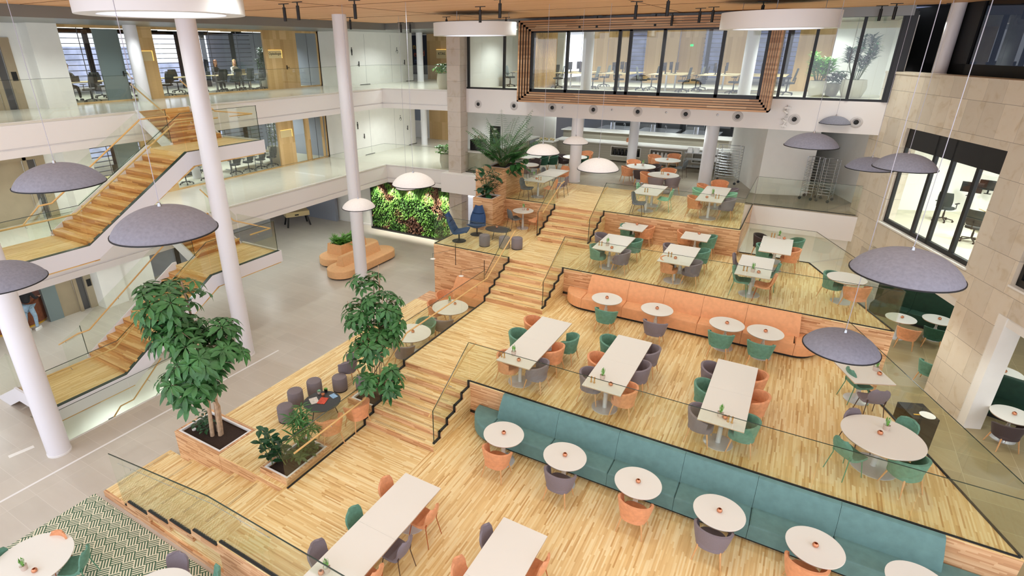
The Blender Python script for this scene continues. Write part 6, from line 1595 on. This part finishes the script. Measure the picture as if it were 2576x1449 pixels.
# meeting rooms behind the left galleries
for z,nm in ((8.0,'top'),(4.0,'middle')):
    for k,y in enumerate((13.0,16.6,20.0)):
        desk(-26.0 if (z>5 or k!=1) else -27.2,y,z,1.1,2.6,'long pale meeting table, %s in the %s gallery office'%(['nearest','middle','farthest'][k],nm),group='meeting tables in the gallery offices')
    pos=[(-25.1,12.5,200),(-25.15,15.8,190),(-25.1,16.9,180),(-25.1,18.6,175),(-25.1,19.4,185),(-25.1,20.2,180),(-25.15,21.0,180),(-27.0,13.9,0),(-26.9,16.2,0),(-26.95,17.5,0)]
    for j,(x,y,f) in enumerate(pos): task('dark',x,y,z,f,'%s at the meeting tables, %s gallery office'%(ORD[j] if j<9 else 'tenth',nm),'office chairs in the %s gallery'%nm)
# office behind the stone wall
def S(x,y,z): p=SX@Vector((x,y,0)); return p.x,p.y,z
x,y,z=S(3.6,3.4,4.15)
ox=desk(x,y,4.15,1.6,3.2,'pale wood desk seen through the stone wall window',rz=rad(20))
for k,(px,py,f) in enumerate(((2368,556,60),(2440,608,60))):
    p=at(px,py,4.15); task('dark',p.x,p.y,4.15,f,'%s behind the stone wall window'%['left','right'][k],'office chairs behind the stone wall window')
for k,(px,py) in enumerate(((2438,492),(2483,487))):
    p=at(px,py,4.92); monitor(p.x,p.y,4.9,250,'%s of two behind the stone wall window'%['left','right'][k])
p=at(2478,556,4.15); task('dark',p.x+0.9,p.y,4.15,240,'farthest behind the stone wall window, half hidden','office chairs behind the stone wall window')
# ceiling light strips
def strip(x,y,z,l,rz,label): proto(('strip',l),lambda:(lambda o:(MB().box(-l/2,l/2,-0.03,0.03,-0.03,0).build('diffuser','led_white',o),MB().box(-l/2-0.02,l/2+0.02,-0.045,0.045,0,0.02).build('housing','white_paint',o),o)[2])(thing('strip_light','x','ceiling light')),(x,y,z),rz,label,'linear ceiling lights in the offices')
for k,(x,y) in enumerate(((-26,12.6),(-26,14.2),(-26,16.2),(-26.8,17.6),(-26,19.0),(-27,20.4),(-26,21.6))): strip(x,y,10.78,1.3,PI/2*0+PI/2,'white linear ceiling light, %s in the top gallery office'%ORD[k])
for k,(x,y) in enumerate(((-14.2,27.5),(-11.2,29),(-8.8,28),(-6.4,30),(-4.6,28),(-2.6,30),(-12.0,32))): strip(x,y,10.79,1.3,0,'white linear ceiling light, %s in the framed window office'%ORD[k])
for k in range(6):
    x,y,z=S(2.6+1.1*(k%3)+0.4*(k//3),3.0+1.4*(k//3),11.08); strip(x,y,z,1.3,rad(-68),'thin linear light behind the dark glazing, %s'%ORD[k])
# lit niches and signs
def txtmesh(c,par,loc,rot):
    t_=bpy.data.objects.new('lettering_curve',c); C.objects.link(t_); bpy.context.view_layer.update()
    me=bpy.data.meshes.new_from_object(t_.evaluated_get(bpy.context.evaluated_depsgraph_get())); bpy.data.objects.remove(t_)
    if not me.materials: me.materials.append(c.materials[0])
    o=bpy.data.objects.new('lettering',me); C.objects.link(o); o.parent=par; o.location=loc; o.rotation_euler=rot; return o
def niche(label,y0,y1,z0,text=None,x=XW+0.055):
    o=thing('lit_sign_panel',label,'sign',(x,(y0+y1)/2,z0)); h=(y1-y0)/2
    MB().box(-0.002,0.004,-h,h,-0.19,0.19).build('panel','desk_top',o)
    MB().box(0,0.02,-h,h,0.19,0.205).box(0,0.02,h-0.015,h,-0.19,0.19).build('light_edge','niche_glow',o)
    if text:
        c=bpy.data.curves.new('lettering','FONT'); c.body=text; c.size=0.17; c.align_x='CENTER'; c.align_y='CENTER'; c.extrude=0.002
        c.materials.append(M['black_metal']); txtmesh(c,o,(0.008,0,0.02),(PI/2,0,PI/2))
    return o
niche('lit sign panel reading Opleidingen on the oak panel, top gallery',21.05,21.92,9.70,'Opleidingen')
o=niche('lit sign panel with small screen on the oak panel, top gallery',14.02,14.95,9.70); MB().box(0.004,0.02,-0.28,-0.05,-0.09,0.09).build('room_screen','screen_black',o); MB().box(0.004,0.018,-0.31,-0.28,-0.09,0.09).build('green_light','sign_green',o)
niche('blank lit sign panel on the oak panel, middle gallery',21.15,21.95,5.72)
o=thing('lit_sign_panel','lit sign panel reading KTAS on the far oak wall, top gallery','sign',(onY(1110,135,33.4).x,33.46,onY(1110,136,33.4).z)); MB().box(-0.42,0.42,-0.01,0.01,-0.27,0.27).build('panel','desk_top',o); MB().box(-0.42,0.42,-0.03,-0.01,0.27,0.29).box(0.40,0.42,-0.03,-0.01,-0.27,0.27).build('light_edge','niche_glow',o)
def txt(par,s,size,loc,rot,mat):
    c=bpy.data.curves.new('lettering','FONT'); c.body=s; c.size=size; c.align_x='CENTER'; c.align_y='CENTER'; c.extrude=0.003; c.materials.append(M[mat])
    return txtmesh(c,par,loc,rot)
txt(o,'KTAS',0.24,(0,-0.015,0.02),(PI/2,0,0),'black_metal')
solid('letter_yellow',(226,176,60),0.6); solid('letter_orange',(196,92,60),0.6); solid('letter_blue',(96,116,150),0.6)
xq=(onY(1036,150,33.56).x+onY(1077,150,33.56).x)/2
o=thing('wall_poster','dark navy wall poster with coloured letters at the end of the top gallery','poster',(xq,33.56,8.3)); MB().box(-0.76,0.76,-0.01,0.01,0.0,2.45).build('panel','dark_navy',o)
txt(o,'n',0.5,(-0.42,-0.015,1.75),(PI/2,0,0),'letter_yellow'); txt(o,'e',0.5,(-0.38,-0.015,1.28),(PI/2,0,0),'letter_orange'); txt(o,'d',0.5,(0.3,-0.015,1.32),(PI/2,0,0),'letter_orange'); txt(o,'n',0.5,(-0.34,-0.015,0.85),(PI/2,0,0),'letter_blue')
o=thing('wall_poster','grey wall poster with white letter at the end of the middle gallery','poster',(xq-0.35,33.56,5.2)); MB().box(-0.5,0.5,-0.01,0.01,0.0,1.9).build('panel','blue_grey_wall',o); txt(o,'e',0.5,(-0.25,-0.015,1.3),(PI/2,0,0),'white_paint')
MB().box(-0.12,0.12,-0.01,0.01,-0.06,0.06).build('exit_sign','sign_green',None,loc=(-14.2,30.95,10.35),label='green and white exit sign on the white office wall near the stone pillar',cat='sign')
MB().box(-0.08,0.08,-0.01,0.01,-0.05,0.05).build('exit_sign','sign_green',None,loc=(-6.55,35.28,10.0),label='small green exit sign above the far oak wall of the framed office',cat='sign')
for (x,y,z,l) in ((-24.33,22.15,9.05,'black lever handle on the oak door, top gallery'),(-24.33,13.55,9.05,'black lever handle on the grey glass door, top gallery')): MB().box(0,0.03,-0.02,0.02,-0.1,0.1).box(0.03,0.05,-0.02,0.14,-0.01,0.015).build('door_handle','black_metal',None,loc=(x,y,z),label=l,cat='door handle')
# wall lamps on the oak cladding of the lounge
for k,(px,py) in enumerate(((1089,651),(1160,694))):
    y=16.35; p=onY(px,py,y); o=thing('reading_lamp','thin black reading lamp with flat white disc, %s on the oak wall'%['left','right'][k],'wall lamp',(p.x,y,p.z))
    MB().lathe([(0.0,0.035),(0.02,0.03),(0.10,0.0),(0.09,-0.006),(0,-0.008)],n=20).build('lamp_disc','counter_white',o,smooth=True)
    MB().tube([(0,0,0.02),(0,0,0.22)],0.006,6).tube([(0,0,0.2),(0.75,0.42,0.38)],0.005,6).tube([(0.75,0.42,-0.25),(0.75,0.42,0.62)],0.010,6).build('arm','black_metal',o,smooth=True)
for k,(x,y,z) in enumerate(((-6.15,10.49,1.13),(-6.15,16.77,2.13))): MB().box(-0.11,0.11,-0.01,0.01,-0.035,0.035).build('power_socket','black_metal',None,loc=(x,y-0.002,z),label='black double power socket on the oak riser left of the %s bench'%['green','orange'][k],cat='power socket')
p=at(54,1136,0.002); MB().box(-0.28,0.28,-0.07,0.07,0,0.004).build('floor_socket','counter_white',None,loc=(p.x,p.y,0.0),label='flat white floor socket plate on the hall tiles, lower left',cat='floor socket').rotation_euler=(0,0,rad(80))
# booths
def booth(label,x,y,w,h=1.25,rz=0,z=0.31):
    o=thing('booth_bench',label,'bench',(x,y,z),rz)
    MB().box(-w/2,w/2,-0.3,0.3,0,0.1).build('plinth','black_rubber',o)
    n=max(1,round(w/1.2))
    for k in range(n):
        a=-w/2+w*k/n+0.004; b2=-w/2+w*(k+1)/n-0.004
        MB().rprism([(a,-0.32),(b2,-0.32),(b2,0.25),(a,0.25)],0.1,0.46,0.04).build('seat_cushion','booth_green',o,smooth=True)
        MB().rprism([(a,0.12),(b2,0.12),(b2,0.32),(a,0.32)],0.44,h,0.05).build('back_cushion','booth_green',o,smooth=True)
    return o
booth('dark green booth bench with tall back behind the two cafe tables',5.1,24.45,3.6,1.35,rad(-20))
booth('dark green booth bench in the opening right of the limestone pillar',7.0,18.5,3.0,1.1,rad(-18))
# dark cabinet behind second terrace glass
pp_=at(2272,1122,0.31)
o=thing('dark_sideboard','black glossy waste station with white bowl behind the diagonal glass railing','cabinet',(pp_.x+0.1,pp_.y+0.25,0.31),rad(22))
MB().box(-0.3,0.3,-0.36,0.36,0,0.98).build('body','black_metal',o); MB().box(-0.2,0.1,-0.2,-0.16,0.98,0.986).build('slot','letter_yellow',o); MB().lathe([(0,0),(0.14,0.0),(0.17,0.02),(0.10,0.02),(0,0.012)],(0.1,-0.2,0.98),20).build('bowl','white_paint',o,smooth=True)
# table football
o=thing('football_table','pale wooden football table on black legs under the middle gallery','game table',(-25.9,22.9,0),rad(60))
MB().box(-0.7,0.7,-0.38,0.38,0.62,0.9).build('cabinet','desk_top',o)
for sx in (-1,1):
    for sy in (-1,1): MB().bar((sx*0.55,sy*0.3,0.62),(sx*0.68,sy*0.42,0),0.09,0.07).build('leg','black_metal',o)
    MB().bar((sx*0.55,-0.3,0.55),(sx*0.55,0.3,0.55),0.05,0.12).build('cross_brace','charcoal_table',o)
MB().box(-0.18,0.05,-0.39,-0.38,0.68,0.76).build('ball_slot','black_metal',o)
o=thing('side_table','low brown side table under the middle gallery, seen through the stair glass','table',(-26.6,19.4,0)); MB().box(-0.5,0.5,-0.35,0.35,0.5,0.55).build('tabletop','brick_brown',o)
for sx in (-1,1):
    for sy in (-1,1): MB().bar((sx*0.4,sy*0.28,0.5),(sx*0.45,sy*0.3,0),0.06,0.06).build('leg','beech_leg',o)
# ground floor reception desk and person
o=thing('reception_desk','curved brown tiled reception desk at the left edge behind the column','desk',(-25.45,7.6,0)); 
MB().rprism(ell(0.95,1.15,32,2.6),0.10,1.1,0.02).build('tiled_front','brick_brown',o,smooth=True); MB().prism(inset(ell(0.95,1.15,32,2.6),0.06),0,0.1).build('plinth','letter_yellow',o)
# ================================================================ people
def skin(name,joints,edges,mat,parent,lvl=2,root=0):
    me=bpy.data.meshes.new(name); me.from_pydata([j[0] for j in joints],edges,[]); me.update()
    me.materials.append(M[mat]); o=bpy.data.objects.new(name,me); C.objects.link(o); o.parent=parent
    s=o.modifiers.new('skin','SKIN'); 
    for i,j in enumerate(joints):
        r=j[1]; me.skin_vertices[0].data[i].radius=(r,r) if not isinstance(r,tuple) else r
        me.skin_vertices[0].data[i].use_root=(i==root)
    u=o.modifiers.new('subdivision','SUBSURF'); u.levels=lvl; u.render_levels=lvl
    s.use_smooth_shade=True
    return o
def head(o,c,hair,yaw=0,longhair=False):
    """head with face details, looking along +Y turned by yaw"""
    c=Vector(c); R_=Matrix.Translation(c)@Matrix.Rotation(yaw,4,'Z')
    m=MB(R_); rs=[]
    for z,rx,ry,oy in ((-0.12,0.035,0.045,0.02),(-0.105,0.05,0.06,0.02),(-0.06,0.064,0.08,0.012),(0.0,0.074,0.092,0.0),(0.06,0.074,0.092,-0.004),(0.10,0.055,0.07,-0.006),(0.12,0.02,0.03,-0.006)):
        rs.append([(rx*math.cos(2*PI*i/20),oy+ry*math.sin(2*PI*i/20),z) for i in range(20)])
    m.rings(rs); m.rings([[(x,0.075+yy,z) for x,yy,z in r] for r in ([(-0.012,0,0.02),(0.012,0,0.02),(0.012,0.01,0.02),(-0.012,0.01,0.02)],[(-0.016,0,-0.03),(0.016,0,-0.03),(0.012,0.035,-0.03),(-0.012,0.035,-0.03)])])
    for s in (-1,1): m.lathe([(0.001,-0.03),(0.016,-0.01),(0.018,0.02),(0.001,0.035)],(s*0.076,0.0,0.0),8)
    h=m.build('head','skin',o,smooth=True)
    e=MB(R_)
    for s in (-1,1): e.lathe([(0.001,-0.006),(0.009,0),(0.001,0.006)],(s*0.028,0.084,0.015),8)
    e.build('eyes','black_metal',h); MB(R_).box(-0.022,0.022,0.078,0.09,-0.062,-0.054).build('mouth','letter_orange',h)
    m=MB(R_); rs=[]
    for z,k in ((-0.02,1.10),(0.03,1.13),(0.08,1.12),(0.115,0.85),(0.14,0.25)):
        rs.append([(0.078*k*math.cos(a),(-0.012)+0.094*k*math.sin(a)*(0.72 if math.sin(a)>0 and z<0.07 else 1),z+(0.045 if math.sin(a)>0.2 and z<0.05 else 0)) for a in [2*PI*i/20 for i in range(20)]])
    m.rings(rs)
    if longhair:
        m.rings([[(0.085*math.cos(a)*k,-0.03+0.08*math.sin(a)*k-d,z) for a in [PI*0.95+PI*1.1*i/12 for i in range(13)]]+[(0.06*math.cos(a)*k,-0.02+0.05*math.sin(a)*k-d,z) for a in [PI*0.95+PI*1.1*i/12 for i in range(12,-1,-1)]] for z,k,d in ((0.06,1,0),(-0.05,1.1,0.005),(-0.18,1.15,0.02),(-0.24,0.8,0.02))])
    m.build('hair',hair,h,smooth=True)
def hand(o,p,d,side,name='hand'):
    """palm plus five curled fingers"""
    p=Vector(p); d=Vector(d).normalized(); s=d.cross(Vector((0,0,1))).normalized()*side
    J=[(tuple(p),0.026),(tuple(p+d*0.05),0.030)]; E_=[(0,1)]
    for k,(w,l) in enumerate(((-0.024,0.060),(-0.008,0.068),(0.008,0.064),(0.023,0.050))):
        b0=p+d*0.08+s*w; i=len(J); J+=[(tuple(b0),0.010),(tuple(b0+d*l*0.5-Vector((0,0,0.006))),0.009),(tuple(b0+d*l-Vector((0,0,0.022))),0.008)]; E_+=[(1,i),(i,i+1),(i+1,i+2)]
    i=len(J); b0=p+d*0.03-s*0.035; J+=[(tuple(b0),0.011),(tuple(b0+d*0.035-s*0.015),0.009)]; E_+=[(0,i),(i,i+1)]
    skin(name,J,E_,'skin',o,1,0)
def seated(label,x,y,z,face,top,bottom,hair,longhair,lean=0.12,yaw=0,table=0.75):
    o=thing('person',label,'person',(x,y,z),rad(face-90))
    # torso and arms : one surface ; local +Y forward
    J=[((0,-0.05,0.56),(0.15,0.11)),((0,-0.06,0.72),(0.135,0.10)),((0,-0.05+lean*0.5,0.90),(0.155,0.11)),((0,-0.05+lean,1.04),(0.14,0.09)),((0,-0.04+lean,1.14),0.055),
       ((0.17,-0.05+lean,1.03),0.062),((0.23,0.06+lean,0.86),0.05),((0.15,0.30+lean,0.79),0.036),((-0.17,-0.05+lean,1.03),0.062),((-0.23,0.06+lean,0.86),0.05),((-0.15,0.30+lean,0.79),0.036)]
    E_=[(0,1),(1,2),(2,3),(3,4),(3,5),(5,6),(6,7),(3,8),(8,9),(9,10)]
    skin('clothed_torso',J,E_,top,o)
    J=[((0,-0.04,0.54),0.14),((0.10,0.02,0.54),0.095),((0.11,0.40,0.53),0.07),((0.12,0.44,0.28),0.055),((0.12,0.42,0.10),0.042),((-0.10,0.02,0.54),0.095),((-0.11,0.40,0.53),0.07),((-0.12,0.44,0.28),0.055),((-0.12,0.42,0.10),0.042)]
    skin('trousers',J,[(0,1),(1,2),(2,3),(3,4),(0,5),(5,6),(6,7),(7,8)],bottom,o)
    MB().tube([(0,-0.03+lean,1.12),(0,-0.01+lean,1.24)],0.048,10).build('neck','skin',o,smooth=True)
    head(o,(0,0.02+lean,1.33),hair,yaw,longhair)
    for s in (-1,1):
        hand(o,(s*0.145,0.32+lean,0.79),(-s*0.3,1,-0.05),s)
        MB().rprism(ell(0.045,0.13,16,2.5,s*0.12,0.50),0.0,0.09,0.03).build('shoe','black_metal',o,smooth=True)
    return o
seated('person in dark jumper sitting at a laptop behind the top gallery glass, far left',-26.75,12.55,8.0,0,'cloth_charcoal','cloth_black','hair_dark',False)
seated('blond person in dark top and patterned skirt at the meeting table',-26.9,18.65,8.0,-10,'cloth_black','cloth_pattern','hair_blond',True,yaw=-0.6)
seated('person with long brown hair in grey cardigan, middle of three at the meeting table',-26.95,19.7,8.0,0,'cloth_charcoal','cloth_black','hair_brown',True,yaw=-0.3)
seated('person in pale jumper at the right of the meeting table',-26.95,20.85,8.0,0,'cloth_white','cloth_black','hair_blond',True,yaw=-0.3)
seated('person in white top mostly hidden behind the oak panel',-26.9,14.9,8.0,0,'cloth_white','cloth_black','hair_dark',True)
def laptop(x,y,z,rz,label,mat='charcoal_table'):
    o=thing('laptop',label,'laptop',(x,y,z),rz); MB().box(-0.16,0.16,-0.11,0.11,0,0.015).build('keyboard_base',mat,o); MB().box(-0.16,0.16,0,0.008,0,0.22).build('screen',mat,o).location=(0,0.11,0.012); o.children
    return o
laptop(-26.15,12.5,8.75,rad(-90),'laptop on the table of the person at the far left'); laptop(-26.3,19.7,8.75,rad(-90),'dark laptop in front of the person with brown hair'); laptop(-26.3,20.8,8.75,rad(-90),'pale laptop in front of the person in pale jumper','steel')
# standing person at the reception desk
o=thing('person','standing person in pale blue jeans, dark top and white trainers at the desk','person',(-24.2,7.85,0),rad(30)); o.scale=(1.1,1.1,1.1)
J=[((0,0,0.93),0.155),((0.10,0.0,0.86),0.095),((0.11,0.07,0.50),0.068),((0.10,0.02,0.10),0.048),((-0.10,-0.02,0.86),0.095),((-0.10,-0.12,0.48),0.068),((-0.10,-0.22,0.10),0.048)]
skin('jeans',J,[(0,1),(1,2),(2,3),(0,4),(4,5),(5,6)],'denim',o)
J=[((0,0,1.0),(0.16,0.11)),((0,0.02,1.2),(0.145,0.10)),((0,0.06,1.38),(0.165,0.10)),((0,0.08,1.48),0.06),((0.19,0.06,1.40),0.06),((0.26,0.14,1.15),0.046),((0.18,0.36,1.12),0.034),((-0.19,0.06,1.40),0.06),((-0.26,0.14,1.15),0.046),((-0.18,0.36,1.12),0.034)]
skin('dark_top',J,[(0,1),(1,2),(2,3),(2,4),(4,5),(5,6),(2,7),(7,8),(8,9)],'cloth_black',o)
MB().tube([(0,0.08,1.46),(0,0.10,1.58)],0.05,10).build('neck','skin',o,smooth=True); head(o,(0,0.12,1.67),'hair_dark')
for s in (-1,1): hand(o,(s*0.175,0.38,1.12),(-s*0.3,1,0),s)
MB().rprism(ell(0.05,0.145,18,2.5,0.10,0.06),0.0,0.10,0.035).build('shoe','shoe_white',o,smooth=True); MB().rprism(ell(0.05,0.145,18,2.5,-0.10,-0.18),0.0,0.10,0.035).build('shoe','shoe_white',o,smooth=True)
# ================================================================ lights
W_=bpy.data.worlds.new('World'); SC.world=W_; W_.use_nodes=True
bg=W_.node_tree.nodes['Background']; bg.inputs[0].default_value=(0.84,0.88,1.0,1); bg.inputs[1].default_value=1.8
def lamp(n,x,y,z,p,ang=150,r=0.35,c=(0.90,0.985,0.97)): return spot(n,(x,y,z),p,ang,0.6,c,r=r)
for (x,y) in ((-16,2),(-10,2),(-4,2),(2,2),(-16,8),(-10,8),(-4,8),(2,8),(-16,14),(-10,14),(-4,14),(1,14),(-16,20),(-10,20),(-4,20),(0,20)): lamp('ceiling_fill',x,y,10.9,235,160,0.5)  # unseen soft lamps added as ambient fill for the whole hall
for y in (1,5,9,13,17,21): lamp('gallery_downlight',-22,y,10.78,170,r=.1); lamp('gallery_downlight',-22,y,6.98,180,r=.1); lamp('hall_downlight',-22,y,2.98,150,r=.1)
for x,y in ((-20.5,27),(-18,27),(-18,30.5)):
    for z in (10.78,6.98): lamp('passage_downlight',x,y,z,220,r=.1)
for y in (12.5,16,19.5,23):
    for z in (10.7,6.95): lamp('office_light',-27,y,z,300)
for x in (-13.5,-10.5,-7.5,-4.5,-1):
    lamp('office_light',x,27.6,10.75,250); lamp('office_light',x,31.5,10.75,300)
    lamp('kitchen_light',x,27.5,6.93,180); lamp('kitchen_light',x,33,6.93,220); lamp('kitchen_light',x,38.5,6.93,420)  # rearmost row is unseen, added to brighten the steel islands
for x,y in ((2.5,2.5),(5,2.5),(3.5,5.5),(7,4)):
    a,b2,_=S(x,y,0); lamp('office_light',a,b2,7.85,650)
for x,y in ((1.5,2.5),(4,2.5),(6.5,2.5),(9,2.5),(9,-1.5),(6,-1.5)):
    a,b2,_=S(x,y,0); lamp('booth_fill',a,b2,3.3,90)  # unseen lamps added to brighten the dark cafe floor and booths
for x,y in ((-0.5,27),(1.2,27.3),(0.3,29)): lamp('office_light',x,y,10.75,160)  # extra unseen lamps added to brighten the plant corner
lamp('basement_fill',-17,7,-0.5,120); lamp('basement_fill',-17,9.5,-0.5,120)  # unseen lamps added to lift the dark stairwell opening
for x,y in ((0,23.3),(1.5,22)): lamp('stairwell_light',x,y,2.9,90)
SC.view_settings.exposure=0.24
